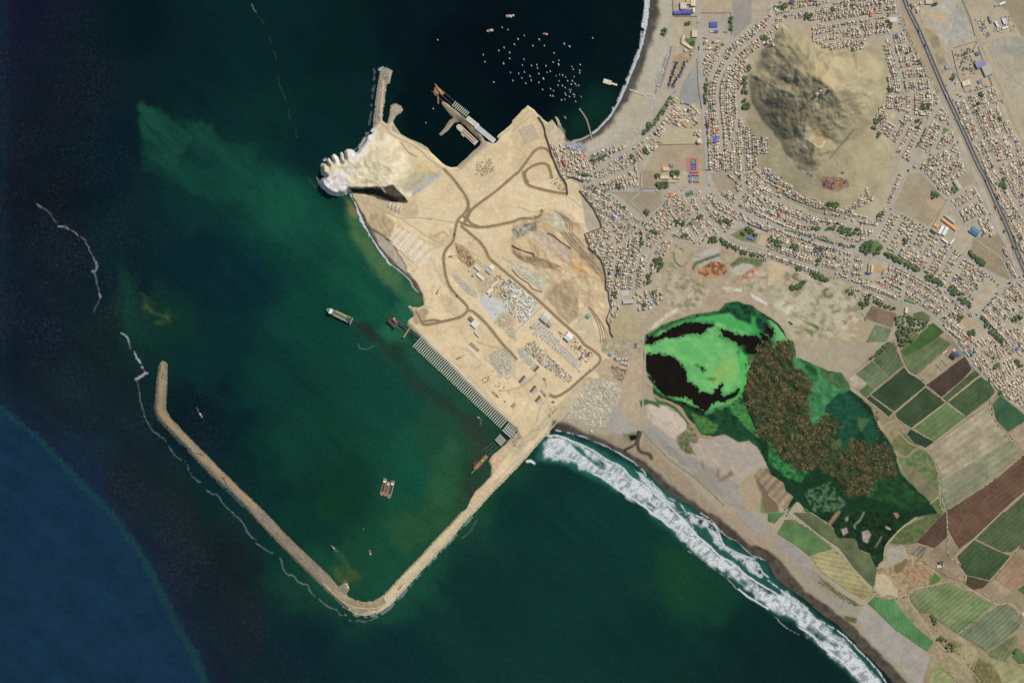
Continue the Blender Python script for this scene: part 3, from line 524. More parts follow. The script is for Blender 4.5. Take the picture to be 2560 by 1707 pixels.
Q(T(2,3,"1280,300 1500,280 1700,500 1750,800 1500,900 1350,600"), (24,70,42), soft=26, warp=12, a=.6)
# outer blue sea with its ragged edge
sx = np.floor(GX/8)*8; sy = np.floor(GY/13)*13
edge = np.array(D("-60,900 0,925 100,1005 180,1090 270,1180 340,1280 385,1370 420,1440 455,1500 480,1568 500,1640"))
ex_ = np.interp(GY, edge[:, 1], edge[:, 0]); exs = np.interp(sy, edge[:, 1], edge[:, 0]); dq = exs-sx; wb = (fbm(34, 201, 4)-.5)*46; dsm = ex_-GX+wb; exs = exs+np.repeat(np.repeat(wb[::8, ::8], 8, 0), 8, 1)[:NY, :NX]
blue = (ss(dq, -4, 10)*.45+ss(dsm, -60, 60)*.55)*0.9; WCb = C(22,49,70)*(0.8+0.4*fbm(46, 91, 5)[..., None])
near = ss(dsm, -160, -20)*(1-ss(dq, -2, 6))
WC = WC*(1-near[..., None]*0.45)+C(22,28,52)*near[..., None]*0.45
n9 = ss(-np.abs(dsm+70), -26, 0)*(1-blue); WC = WC*(1-0.4*n9[..., None])+C(14,42,44)*0.4*n9[..., None]
WC = WC*(1-blue[..., None])+WCb*blue[..., None]
gb = ss(-np.abs(dq-12), -14, -8); WC = WC*(1-.5*gb[..., None])+C(26,68,66)*.5*gb[..., None]
st_ = fbm(26, 92, 4, 0.75, 5); WC *= (0.86+0.28*st_[..., None])*(0.93+0.14*fbm(9, 93, 3, 0.5, 3)[..., None])
chop = np.clip(ss(GX, 0, 60)*0+ss(-(GX-210-GY*0.33), -120, 120), 0, 1)*(1-blue*0.9)
SH = in_poly(T(2,2,"350,840 800,960 1300,1290 1700,1568 2350,2100 3800,3300 1500,3300 0,1400"), 20)*0.25
chop = np.maximum(chop, SH)
# surf
FA = np.zeros((NY, NX))
surf = T(2,2,"290,960 330,870 420,870 560,915 720,985 870,1080 1010,1150 1080,1230 1200,1310 1310,1400 1420,1490 1500,1568")+T(2,3,"1600,60 1700,200 1800,290 1900,400 2050,470 2200,620 2350,750")+T(3,3,"150,750 300,860 420,950 560,1040 700,1180 880,1380 1000,1500 1060,1600 850,1600 740,1450 640,1380 570,1310 450,1200 300,1060 220,980 100,930 0,880")+T(2,3,"2280,800 2160,700 2050,620 1980,560 1850,490 1760,440 1680,350 1560,260 1500,180 1400,90 1260,0")+T(2,2,"1290,1568 1180,1500 1060,1430 960,1350 870,1280 760,1210 620,1180 550,1110 400,1090 280,1080")
s_, d = sdf(surf, 20, 6, 14); pn = fbm(26, 95, 4, 0.7, 2.6)[s_]; pf = fbm(6, 94, 4, 2.23, 2.6)[s_]; FA[s_] = np.maximum(FA[s_], ss(d, -4, 7)*ss(pn+0.2, 0.38, 0.60)*(0.4+0.5*ss(pf, .32, .58)))
inner = T(2,2,"400,840 560,860 700,930 850,980 1000,1060 1100,1120 1200,1220 1350,1340 1450,1450 1560,1568 1500,1568 1300,1390 1080,1210 870,1060 600,920")+T(2,3,"1700,20 1850,120 1950,260 2100,380 2250,470 2350,560")+T(3,3,"100,660 250,800 400,900 560,1010 700,1140 850,1290 1000,1440 1100,1566 1020,1566 700,1200 300,860 0,640")
inner = T(2,3,"1560,-10 1620,0 1780,60 1880,140 1960,300 2060,360 2220,420 2300,520 2350,600 2290,600 2200,560 2060,420 1900,330 1800,160 1640,90")
s_, d = sdf(inner, 20, 5, 12); pn = fbm(14, 96, 4)[s_]; FA[s_] = np.maximum(FA[s_], ss(d, -2, 6)*ss(pn+0.1, 0.42, 0.6)*0.75)
for q in (T(2,2,"1130,1190 1200,1210 1350,1350 1480,1470 1560,1568 1500,1568 1330,1420 1180,1290"), T(3,3,"100,700 180,720 260,800 330,830 430,960 560,1050 420,990 220,840")):
    s_, d = sdf(q, 20, 6, 12); pn = fbm(16, 97, 4, .7, 2)[s_]; FA[s_] = np.maximum(FA[s_], ss(d, -2, 6)*ss(pn+0.1, 0.42, 0.6)*0.75)
def crest(pts, w, a, warp=1.6, nz=0.0):
    r = sdf(densify(pts, 6), w+6, warp, 12, closed=False)
    if r is None: return
    s_, d = r; m = (1-ss(d, w*0.4, w*0.55+1.5))*a
    if nz: m = m*ss(fbm(11, 98, 3)[s_], 0.5-nz, 0.62-nz)
    FA[s_] = np.maximum(FA[s_], m)
crest(T(2,2,"290,1000 400,1040 520,1070 620,1110"), 2, .9); crest(T(2,2,"330,862 420,865 560,910 720,985 870,1080 1010,1150 1080,1230 1200,1310 1310,1400 1420,1490 1500,1568"), 2, .95)
crest(T(2,2,"760,1210 870,1275 1000,1370 1160,1470 1290,1568"), 3, .9); crest(T(2,2,"800,1180 950,1210 1090,1290 1250,1390"), 1.6, .8)
crest(T(2,2,"400,812 600,855 800,930 960,1010 1090,1090 1200,1180 1260,1260 1400,1400 1530,1480 1600,1568"), 1.6, .7, nz=.15)
crest(T(2,3,"1270,0 1380,70 1450,130 1600,210 1700,280"), 3, .9); crest(T(2,3,"1500,0 1600,90 1690,200 1800,290 1900,390 2040,470 2150,570 2350,700"), 2.4, .95)
crest(T(2,3,"1620,0 1800,70 1890,160 1950,300 2100,380 2240,450 2300,540 2350,590"), 2, .8, nz=.2); crest(T(2,3,"1730,0 1830,70 1900,150 1980,220 2070,260 2160,350 2220,400 2350,440"), 1.6, .6, nz=.2)
crest(T(2,3,"2080,700 2200,790 2350,880"), 3, .9); crest(T(3,3,"0,620 120,710 250,790 330,860 400,950 560,1040 650,1090 740,1170 880,1310 1000,1440 1090,1566"), 1.8, .8, nz=.2)
crest(T(3,3,"290,1055 400,1120 470,1200 560,1280 650,1340 750,1440 850,1530"), 2.4, .95); crest(T(3,3,"0,700 60,730 160,830 260,940 400,1020 520,1110 700,1220 800,1300 890,1400"), 2, .9, nz=.2)
crest(T(3,3,"900,1420 960,1510 1010,1566"), 3, .9); crest(T(3,3,"70,960 160,1050 280,1115"), 1.2, .4, nz=.1)
crest(T(2,2,"140,1100 170,1095 200,1115"), 5, .95); crest(T(2,3,"1620,350 1750,430 1850,510 1960,590 2060,700"), 1.4, .35, nz=.1)
# bay shore break
crest(T(2,0,"1240,-30 1232,50 1225,120 1205,250"), 9, .8, 2, .32); crest(T(2,0,"1262,-30 1255,60 1245,150 1222,280 1195,400 1160,510 1120,620 1075,720 1040,810 1000,900 950,990 900,1070 840,1140 770,1205 740,1225"), 2.6, .9)
crest(T(2,0,"1195,300 1175,430 1140,540 1100,640 1060,730 1020,830 980,920 930,1000"), 6, .6, 2, .2); crest(T(2,0,"720,1245 640,1280 560,1300"), 3, .6)
crest(T(2,0,"1320,0 1310,120 1285,230 1240,400 1210,480"), 1.2, .3)
# beach in the harbour, headland, breakwater swash, outer breakers
crest(T(1,1,"872,210 895,270 925,320 945,380 965,440 990,490 1040,570 1080,640 1120,700 1180,790 1245,862"), 4.5, .85, 2.5, .25); crest(T(1,1,"1245,862 1300,905 1360,955 1410,1000 1440,1060 1490,1115"), 1.6, .6)
crest(T(1,0,"1040,1200 1010,1240 990,1290 960,1330 945,1370"), 5, .5, 3, .1); crest(T(1,0,"870,1380 900,1400 930,1370"), 4, .6, 2, .1); crest(T(1,0,"605,1520 615,1480 640,1460"), 3, .6, 2, .1)
crest(T(1,0,"1080,640 1090,700 1075,820 1065,950 1055,1060 1040,1150"), 3, .12, 3, .1); crest(T(1,0,"1130,640 1170,625 1215,635 1245,655"), 3, .6, 2, .1); crest(T(1,1,"590,100 592,140 560,60"), 2, .3)
crest(T(1,1,"480,60 540,150 600,210"), 1.2, .04)
crest(T(0,0,"2270,-20 2300,30 2350,110"), 1.6, .2, 2, .1); crest(T(1,0,"0,90 30,160 90,240 160,450 190,560 205,700 230,820 290,960 310,1080 360,1180 380,1300"), 1.0, .03, 2, .1)
OB = [(T(0,1,"310,290 345,310 380,330"), 8, .3), (T(0,1,"380,330 450,370 480,420 520,480"), 2.5, .35), (T(0,1,"540,510 590,515 640,545"), 6, .5), (T(0,1,"640,545 700,575 760,620 800,670 830,750 870,810"), 2.8, .6), (T(0,1,"870,810 885,870 870,920 850,920"), 8, .4),
      (T(0,1,"860,930 880,1000 905,1080 915,1130"), 4, .4), (T(0,1,"918,1130 915,1175"), 7, .6), (T(0,1,"915,1175 890,1230 860,1290"), 2, .4), (T(0,1,"1120,1490 1160,1520 1185,1568"), 5, .6), (T(0,2,"1180,0 1190,60"), 4, .6),
      (T(0,2,"1190,60 1235,100"), 2, .35), (T(0,2,"1235,100 1280,190 1330,280"), 6, .75), (T(0,2,"1345,290 1290,320 1255,345"), 9, .75), (T(0,2,"1255,345 1275,430 1300,580 1330,690 1370,770 1420,830 1480,870 1540,940 1600,1040 1650,1080 1710,1120 1780,1240 1850,1300 1890,1360 1960,1400 2010,1420 2060,1500 2130,1568"), 2.2, .42),
      (T(0,3,"2140,0 2190,50 2240,110 2290,200 2350,245"), 2.8, .55), (T(1,3,"0,280 80,340 180,390 230,440 240,490 290,560 350,590 400,640 470,670 500,730 560,780 640,840 680,880 740,890 780,935 830,940"), 3, .55),
      (T(1,3,"860,985 920,990 980,1000 1060,980 1120,955 1180,920 1220,880"), 2.4, .5), (T(1,3,"1250,850 1290,810 1330,790 1370,740 1420,680 1490,590 1560,520"), 2, .4), (T(1,3,"180,180 400,440 600,640 800,850 930,940 1040,950 1140,935 1230,880"), 7, .45),
      (T(0,2,"1420,560 1440,680 1540,810 1700,970 1850,1130 2000,1290 2150,1430 2300,1568"), 4, .28), (T(1,1,"690,1568 0,0") if False else T(1,2,"935,20 950,60 1000,80 1050,60 1080,40"), 3, .3), (T(0,2,"1815,600 1830,650"), 2.4, .5), (T(1,3,"728,345 760,355"), 2.4, .5), (T(1,2,"2040,695 2065,720 2060,770"), 1.8, .5), (T(1,3,"1300,760 1000,960 0,0") if False else T(1,3,"1900,240 1990,140 2030,60"), 2, .3)]
for p_, w_, a_ in OB: crest(p_, w_*.5, a_*(.34 if w_ < 5 else .6), 3.0, 0.2)
# right breakwater white rock edge foam
crest(T(1,3,"1240,870 1360,735 1510,560 1660,400 1810,240 2010,10"), 2.5, .3, 2, .1)
# ------------------------------------------------------------------ meshes of sea and land
def padidx(n, extra, step):
    a = list(range(-extra, 0, step)); b = list(range(n-1+step, n-1+extra+1, step))
    return np.array(a+list(range(n))+b)
def refl(i, n):
    i = np.abs(i); m = 2*(n-1); i = i % m; return np.where(i >= n, m-i, i)
def sheet(arrz, arrs, sub=1, extra=0, step=8, keep=None):
    """grid mesh arrays from the survey grid; keep = boolean grid of wanted nodes"""
    ix = padidx(NX, extra, step) if extra else np.arange(0, NX, sub); iy = padidx(NY, extra, step) if extra else np.arange(0, NY, sub)
    if extra and sub > 1:
        core = lambda n: np.arange(0, n, sub)
        ix = np.concatenate([np.arange(-extra, 0, step), core(NX), np.arange(NX-1+step, NX-1+extra+1, step)]); iy = np.concatenate([np.arange(-extra, 0, step), core(NY), np.arange(NY-1+step, NY-1+extra+1, step)])
    I, J = np.meshgrid(ix, iy); rI, rJ = refl(I, NX), refl(J, NY)
    X = (I*G-W_PX/2)*S; Y = (H_PX/2-J*G)*S; Zz = arrz[rJ, rI] if not np.isscalar(arrz) else np.full(I.shape, float(arrz))
    nx, ny = len(ix), len(iy)
    vid = np.arange(nx*ny).reshape(ny, nx)
    F = np.stack([vid[:-1, :-1], vid[1:, :-1], vid[1:, 1:], vid[:-1, 1:]], -1).reshape(-1, 4)
    if keep is not None:
        K = keep[rJ, rI]; kf = (K[:-1, :-1] | K[1:, :-1] | K[1:, 1:] | K[:-1, 1:]).reshape(-1); F = F[kf]
    used = np.unique(F); mp = np.full(nx*ny, -1); mp[used] = np.arange(len(used)); F = mp[F]
    V = np.stack([X, Y, Zz], -1).reshape(-1, 3)[used]
    out = []
    for a in arrs: out.append(a[rJ, rI].reshape(nx*ny, *a.shape[2:])[used])
    return V, F, out
land_m = colmat('ground_earth', None, rough=0.95, spec=0.1, noise=((0.06, 0.05), (0.10, 0.16)), bump=0.9, bscale=0.12)
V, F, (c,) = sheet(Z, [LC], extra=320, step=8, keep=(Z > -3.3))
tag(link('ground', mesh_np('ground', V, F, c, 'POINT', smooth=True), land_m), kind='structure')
# sea material: ripples, white flecks where it is choppy
m, nt, p = newmat('sea_water'); N = nt.nodes; L = nt.links
a = N.new('ShaderNodeAttribute'); a.attribute_name = 'col'; g = N.new('ShaderNodeNewGeometry')
mp = N.new('ShaderNodeMapping'); mp.vector_type = 'TEXTURE'; mp.inputs['Rotation'].default_value = (0, 0, math.radians(-42)); mp.inputs['Scale'].default_value = (3.2, 1, 1)
L.new(g.outputs['Position'], mp.inputs[0])
n_ = N.new('ShaderNodeTexNoise'); n_.inputs['Scale'].default_value = 0.2; n_.inputs['Detail'].default_value = 5; n_.inputs['Roughness'].default_value = 0.65; L.new(mp.outputs[0], n_.inputs['Vector'])
n2_ = N.new('ShaderNodeTexNoise'); n2_.inputs['Scale'].default_value = 0.0045; n2_.inputs['Detail'].default_value = 4; L.new(g.outputs['Position'], n2_.inputs['Vector'])
r1 = N.new('ShaderNodeMapRange'); r1.inputs[1].default_value = 0.5; r1.inputs[2].default_value = 0.74; L.new(n_.outputs['Fac'], r1.inputs[0])
r2 = N.new('ShaderNodeMapRange'); r2.inputs[1].default_value = 0.35; r2.inputs[2].default_value = 0.65; L.new(n2_.outputs['Fac'], r2.inputs[0])
ch = N.new('ShaderNodeAttribute'); ch.attribute_name = 'chop'
mu = N.new('ShaderNodeMath'); mu.operation = 'MULTIPLY'; L.new(r1.outputs[0], mu.inputs[0]); L.new(r2.outputs[0], mu.inputs[1])
mu2 = N.new('ShaderNodeMath'); mu2.operation = 'MULTIPLY'; L.new(mu.outputs[0], mu2.inputs[0]); L.new(ch.outputs['Fac'], mu2.inputs[1])
s = mod_noise(nt, a.outputs['Color'], 0.16, 0.09, 4); s = mod_noise(nt, s, 0.10, 0.3, 3, 9)
mx = N.new('ShaderNodeMix'); mx.data_type = 'RGBA'; L.new(mu2.outputs[0], mx.inputs[0]); L.new(s, mx.inputs[6]); mx.inputs[7].default_value = (*C(56,60,64), 1)
L.new(mx.outputs[2], p.inputs['Base Color']); p.inputs['Roughness'].default_value = 0.12; p.inputs['Specular IOR Level'].default_value = 0.05
b = N.new('ShaderNodeBump'); b.inputs['Strength'].default_value = 0.5; b.inputs['Distance'].default_value = 0.5; L.new(n_.outputs['Fac'], b.inputs['Height']); L.new(b.outputs[0], p.inputs['Normal'])
V, F, (c, cw) = sheet(0.0, [WC, chop], sub=2, extra=320, step=8, keep=(CO < 22))
tag(link('sea_water', mesh_np('sea_water', V, F, c, 'POINT', {'chop': cw}), m), kind='structure')
V, F, _x = sheet(-12.0, [], sub=16, extra=320, step=16)
tag(link('sea_bed', mesh_np('sea_bed', V, F), colmat('sea_bed_sand', C(60,60,50))), kind='structure')
# foam
m, nt, p = newmat('sea_foam'); N = nt.nodes; L = nt.links
a = N.new('ShaderNodeAttribute'); a.attribute_name = 'foam'; g = N.new('ShaderNodeNewGeometry')
n_ = N.new('ShaderNodeTexNoise'); n_.inputs['Scale'].default_value = 0.2; n_.inputs['Detail'].default_value = 6; n_.inputs['Roughness'].default_value = 0.75; L.new(g.outputs['Position'], n_.inputs['Vector'])
r1 = N.new('ShaderNodeMapRange'); r1.inputs[1].default_value = 0.36; r1.inputs[2].default_value = 0.62; r1.inputs[3].default_value = 0.42; r1.inputs[4].default_value = 1.1; L.new(n_.outputs['Fac'], r1.inputs[0])
mu = N.new('ShaderNodeMath'); mu.operation = 'MULTIPLY'; mu.use_clamp = True; L.new(a.outputs['Fac'], mu.inputs[0]); L.new(r1.outputs[0], mu.inputs[1]); L.new(mu.outputs[0], p.inputs['Alpha'])
p.inputs['Base Color'].default_value = (*C(244,246,242), 1); p.inputs['Roughness'].default_value = 0.9; p.inputs['Specular IOR Level'].default_value = 0.0
FA *= ss(CO, 2.5, 0.0) if False else 1-ss(CO, 1.0, 3.5)
V, F, (c,) = sheet(0.35, [FA], keep=(FA > 0.02))
tag(link('surf_foam', mesh_np('surf_foam', V, F, None, 'POINT', {'foam': c}), m), 'white surf and breaker foam along the shores and breakwaters', 'foam', kind='stuff')
# ------------------------------------------------------------------ lagoon water and floating algae
lag_m = colmat('lagoon_dark_water', C(26,22,16), rough=0.1, spec=0.1, noise=((0.2, 0.02),))
WL = T(2,1,"1200,1400 2500,1100 2500,1600 2300,1800 2000,2230 1700,2260 1250,2100")
zz = np.full((NY, NX), 1.9)
openw = np.full((NY, NX), -20.0)
for q in (T(2,2,"1222,120 1340,108 1420,125 1490,140 1530,190 1580,240 1600,370 1680,410 1740,470 1830,485 1880,440 1930,395 1910,470 1960,500 2095,430 2060,490 1990,545 1850,560 1780,630 1700,590 1600,512 1480,512 1380,485 1300,400 1290,330 1235,280"),
          T(2,1,"1216,1510 1330,1520 1420,1470 1500,1430 1600,1395 1720,1388 1840,1395 1860,1425 1800,1440 1740,1500 1660,1490 1550,1520 1400,1540 1300,1575 1230,1600"), T(2,1,"1890,1440 2000,1470 2100,1510 2200,1505 2260,1530 2300,1560 2200,1590 2080,1610 2050,1580 1940,1530"), T(2,1,"2150,1560 2280,1555 2330,1600 2250,1680 2130,1660"), T(2,1,"2270,1480 2350,1500 2380,1600 2340,1620 2290,1560"), T(3,1,"-20,1420 40,1440 60,1500 20,1540 -30,1500"), T(2,2,"1680,215 1740,225 1770,270 1750,280 1720,250"), T(2,2,"1810,345 1865,335 1850,358 1815,352")):
    r = sdf(q, 20, 4, 9); v = openw[r[0]]; np.maximum(v, r[1], out=v)
lagw = T(2,1,"1200,1490 1400,1405 1650,1315 1900,1285 1960,1215 2080,1200 2200,1240 2350,1340")+T(3,1,"90,1400 170,1500 200,1568")+T(3,2,"150,40 60,60 -60,80")+T(2,2,"2240,140 2180,300 2160,420 2090,520 2040,560 1850,620 1780,660 1560,560 1380,520 1290,450 1200,250")
r = sdf(lagw, 14, 2.0, 14); wm = np.full((NY, NX), -14.0); wm[r[0]] = r[1]
V, F, _x = sheet(np.where(wm > 0, 1.9, 1.9+wm*0.35), [], keep=(wm > -6))
tag(link('lagoon_water', mesh_np('lagoon_water', V, F), lag_m), kind='structure')
alg = np.minimum(-openw, wm)+(fbm(11, 101, 5)-0.5)*9-ss(fbm(7, 103, 3), .66, .74)*6
AC = np.zeros((NY, NX, 3)); AC[:] = C(98,174,96)
nn = np.clip((fbm(20, 102, 4)-0.5)*2.6+0.5, 0, 1)[..., None]; AC = AC*(1-nn)+C(122,188,112)*nn
paint(AC, T(2,2,"1840,260 1960,150 2050,200 2040,330 1900,400 1800,340"), (138,184,98), soft=20, warp=8)
paint(AC, T(2,1,"1200,1500 1400,1400 1650,1310 1900,1280 1980,1200 2100,1190 2350,1320 2400,1568 2200,1480 2100,1400 1980,1320 1700,1350 1400,1450 1230,1540"), (18,46,32), (32,92,54), ns=9, soft=9, warp=8)
paint(AC, T(2,1,"1450,1420 1600,1360 1740,1335 1950,1325 2100,1360 2200,1420 2300,1470 2200,1500 2000,1440 1850,1380 1600,1390 1500,1430"), (76,164,86), soft=5, warp=5)
paint(AC, T(2,1,"2200,1330 2240,1330 2240,1450 2330,1500 2300,1568 2230,1540 2190,1440"), (62,150,76), soft=6, warp=5)
paint(AC, T(2,2,"2130,-40 2400,-40 2400,60 2200,160 2170,300 2100,260 2060,100"), (44,120,62), (30,84,48), ns=7, soft=5, warp=5)
paint(AC, T(2,2,"2090,60 2200,200 2180,420 2090,530 1960,520 1940,500 2080,420 2110,300 2060,180"), (84,180,88), soft=5, warp=5)
paint(AC, T(2,2,"1220,300 1300,330 1310,420 1400,490 1500,530 1700,610 1780,640 1760,680 1560,600 1380,540 1270,470 1215,380"), (30,80,48), soft=5, warp=4)
AC *= (.45+.55*ss(alg, -1, 7))[..., None]; AC *= (.9+.2*fbm(8, 105, 4, .5, 3))[..., None]
alg_m = colmat('algae_scum', None, rough=0.9, spec=0.1, noise=((0.07, 0.06), (0.10, 0.012)))
V, F, (c,) = sheet(np.where(alg > 0, 2.2, 2.2+alg*0.3), [AC], keep=(alg > -4))
tag(link('algae_mat', mesh_np('algae_mat', V, F, c, 'POINT'), alg_m), 'bright green algae scum spread over the lagoon', 'algae', kind='stuff')
# marsh sheets
MC = np.zeros((NY, NX, 3)); MC[:] = C(28,60,36)
paint(MC, T(3,2,"300,180 450,220 560,290 700,300 750,440 620,500 530,590 530,690 440,780 400,760 350,600 380,460 400,390 320,270"), (76,142,84), (58,116,70), ns=12, warp=3)
paint(MC, T(3,2,"470,230 560,290 680,290 720,330 750,440 640,440 500,330"), (80,112,68), (66,104,62), ns=8, warp=3)
paint(MC, T(3,2,"350,190 460,260 450,340 330,240"), (34,80,44), soft=6)
paint(MC, T(3,2,"200,-20 270,150 300,180 330,280 240,240 215,60"), (70,146,80), soft=3)
paint(MC, T(3,2,"620,500 740,460 850,580 950,690 1000,800 1000,980 930,940 870,850 850,780 820,840 760,960 700,1010 650,1020 660,800 650,740 530,680 520,620"), (36,86,60), (28,72,50), ns=5, warp=5, soft=5)
paint(MC, T(3,2,"830,700 930,710 900,760 850,830 830,780"), (74,106,64), soft=3)
paint(MC, T(3,2,"560,960 600,890 660,900 680,960 620,1010"), (84,104,60), soft=4)
paint(MC, T(3,2,"0,900 60,960 130,1090 260,1170 400,1190 300,1290 150,1240 0,1100"), (30,92,50), (64,136,66), ns=6, con=1.4)
paint(MC, T(3,2,"240,840 300,840 400,900 460,910 400,980 330,900"), (48,98,52), soft=4)
paint(MC, T(3,2,"1000,760 1150,960 1180,1200 1280,1330 1480,1480 1300,1568 1150,1500 900,1420 950,1290 1180,1230 1140,980"), (44,84,44), (30,64,34), ns=10)
paint(MC, T(3,2,"330,1380 560,1280 650,1400 720,1500 600,1568 420,1568"), (24,62,40), (84,116,74), ns=7, con=1.6)
paint(MC, T(3,3,"450,0 1300,0 1150,200 1060,350 1050,450 980,520 940,380 830,340 800,240 640,230"), (24,44,28), (36,62,36), ns=8)
brush(MC, densify(T(3,3,"880,0 850,60 800,110 800,140"), 4), 2.5, (128,138,102), 2); brush(MC, densify(T(3,3,"560,110 600,60 650,0"), 4), 7, (140,120,88), 3)
for s_, cc in (("670,150 720,135 735,180 690,210", (166,156,138)), ("860,180 920,160 945,200 910,280 870,260", (162,154,138)), ("710,50 740,30 735,70 720,85", (146,144,124)), ("1085,120 1130,145 1120,160 1085,140", (178,172,154)), ("1150,0 1190,0 1205,30 1180,50", (160,130,102)), ("1040,210 1050,220 1000,310 980,320", (120,138,96))):
    paint(MC, T(3,3,s_), cc, soft=1.5, warp=1)
reedA = T(2,2,"2200,160 2350,60 2350,850 2250,780 2200,640 2150,540 2130,440 2170,350")
REED = T(2,2,"2150,540 2130,440 2170,350 2200,160")+T(3,2,"-10,0 190,0 220,100 240,230 330,290 400,400 350,560 400,770 450,760 500,700 560,690 640,740 640,850 600,900 560,1000 650,1020 750,960 800,900 880,950 1000,950 1150,960 1170,1060 1190,1230 1080,1260 950,1280 900,1390 730,1430 690,1370 620,1260 500,1170 470,1120 380,1170 270,1170 150,1060 80,950 0,880")+T(2,2,"2250,780 2200,640")
paint(MC, REED, (58,62,38), (96,82,54), ns=9, soft=9, warp=10, con=1.6, a=.95, wisp=.25, wsc=14, wasp=1.5)
paint(MC, T(2,2,"1950,520 2050,500 2120,620 2050,640"), (112,94,60), soft=4)
paint(MC, REED, (50,72,42), soft=6, warp=10, a=.8, wisp=1, wsc=20, wasp=1.6, wang=1.0)
MC *= (.78+.44*fbm(11, 107, 5))[..., None]; MC[..., 1] *= .93
mk = np.minimum(lg, -wm+3)
_r = sdf(REED, 30, 3, 14); rdm = np.full((NY, NX), -30.0); rdm[_r[0]] = _r[1]
mk = np.minimum(mk, np.maximum(rdm+4, (GX-1905)+(fbm(14, 104, 4)-.5)*30)); rl = ss(rdm, -10, 10)*((fbm(8, 131, 4, 0.9, 1.6)-.4)*15)
def MZ(x, y): return float(gs(rl, x, y))
marsh_m = colmat('marsh_growth', None, rough=0.95, spec=0.05, noise=((0.22, 0.05), (0.25, 0.14)))
V, F, (c,) = sheet(np.where(mk > 0, 2.6, 2.6+mk*0.5)+rl, [MC], keep=(mk > -4))
tag(link('marsh', mesh_np('marsh', V, F, c, 'POINT'), marsh_m), 'dark green flooded marsh growth between lagoon and fields', 'marsh', kind='stuff')
# ------------------------------------------------------------------ roads, tracks, fields
RD = np.full((NY, NX), 40.0)                         # distance to nearest road edge (px)
def ribbon(name, pts, w, mat, dz=0.6, smooth=True, step=4.0, off=0.0, block=True, kind='structure', z=None):
    P_ = densify(pts, step, smooth); n = normals2(P_); h = w/2.0
    if block:
        r = sdf(P_, 14, 0, closed=False)
        if r is not None: v = RD[r[0]]; np.minimum(v, r[1]-h, out=v)
    Lp = P_+n*(h+off); Rp = P_+n*(-h+off)
    jag = (np.random.default_rng(len(P_)).random((2, len(P_)))-0.5)*min(0.8, w*0.12)
    Lp = Lp+n*jag[0][:, None]; Rp = Rp+n*jag[1][:, None]
    zc = gs(Z, P_[:, 0], P_[:, 1]); zl = np.maximum(gs(Z, Lp[:, 0], Lp[:, 1]), zc)+dz; zr = np.maximum(gs(Z, Rp[:, 0], Rp[:, 1]), zc)+dz
    if z is not None: zl = zr = np.full(len(P_), z)
    V = np.concatenate([np.stack([(Lp[:, 0]-W_PX/2)*S, (H_PX/2-Lp[:, 1])*S, zl], 1), np.stack([(Rp[:, 0]-W_PX/2)*S, (H_PX/2-Rp[:, 1])*S, zr], 1)])
    m_ = len(P_); i = np.arange(m_-1); F = np.stack([i, i+1, i+1+m_, i+m_], 1)
    o = link(name, mesh_np(name, V, F), mat); o['kind'] = kind
    return o
asph = colmat('old_asphalt', C(170,167,157), rough=0.9, noise=((0.10, 0.02), (0.12, 0.2)))
asph_d = colmat('highway_asphalt', C(84,82,80), rough=0.9, noise=((0.10, 0.02), (0.12, 0.2)))
dirt = colmat('dirt_track_earth', C(176,160,132), rough=0.95, noise=((0.08, 0.03), (0.12, 0.2)))
haul = colmat('wet_haul_road', C(146,124,92), rough=0.95, noise=((0.12, 0.03), (0.14, 0.2)))
haul_l = colmat('haul_road_edge', C(196,174,136), rough=0.95, noise=((0.10, 0.03), (0.12, 0.2)))
pale = colmat('concrete_paving', C(186,180,166), rough=0.9, noise=((0.08, 0.05), (0.08, 0.3)))
paint_w = colmat('road_marking_paint', C(226,222,210))
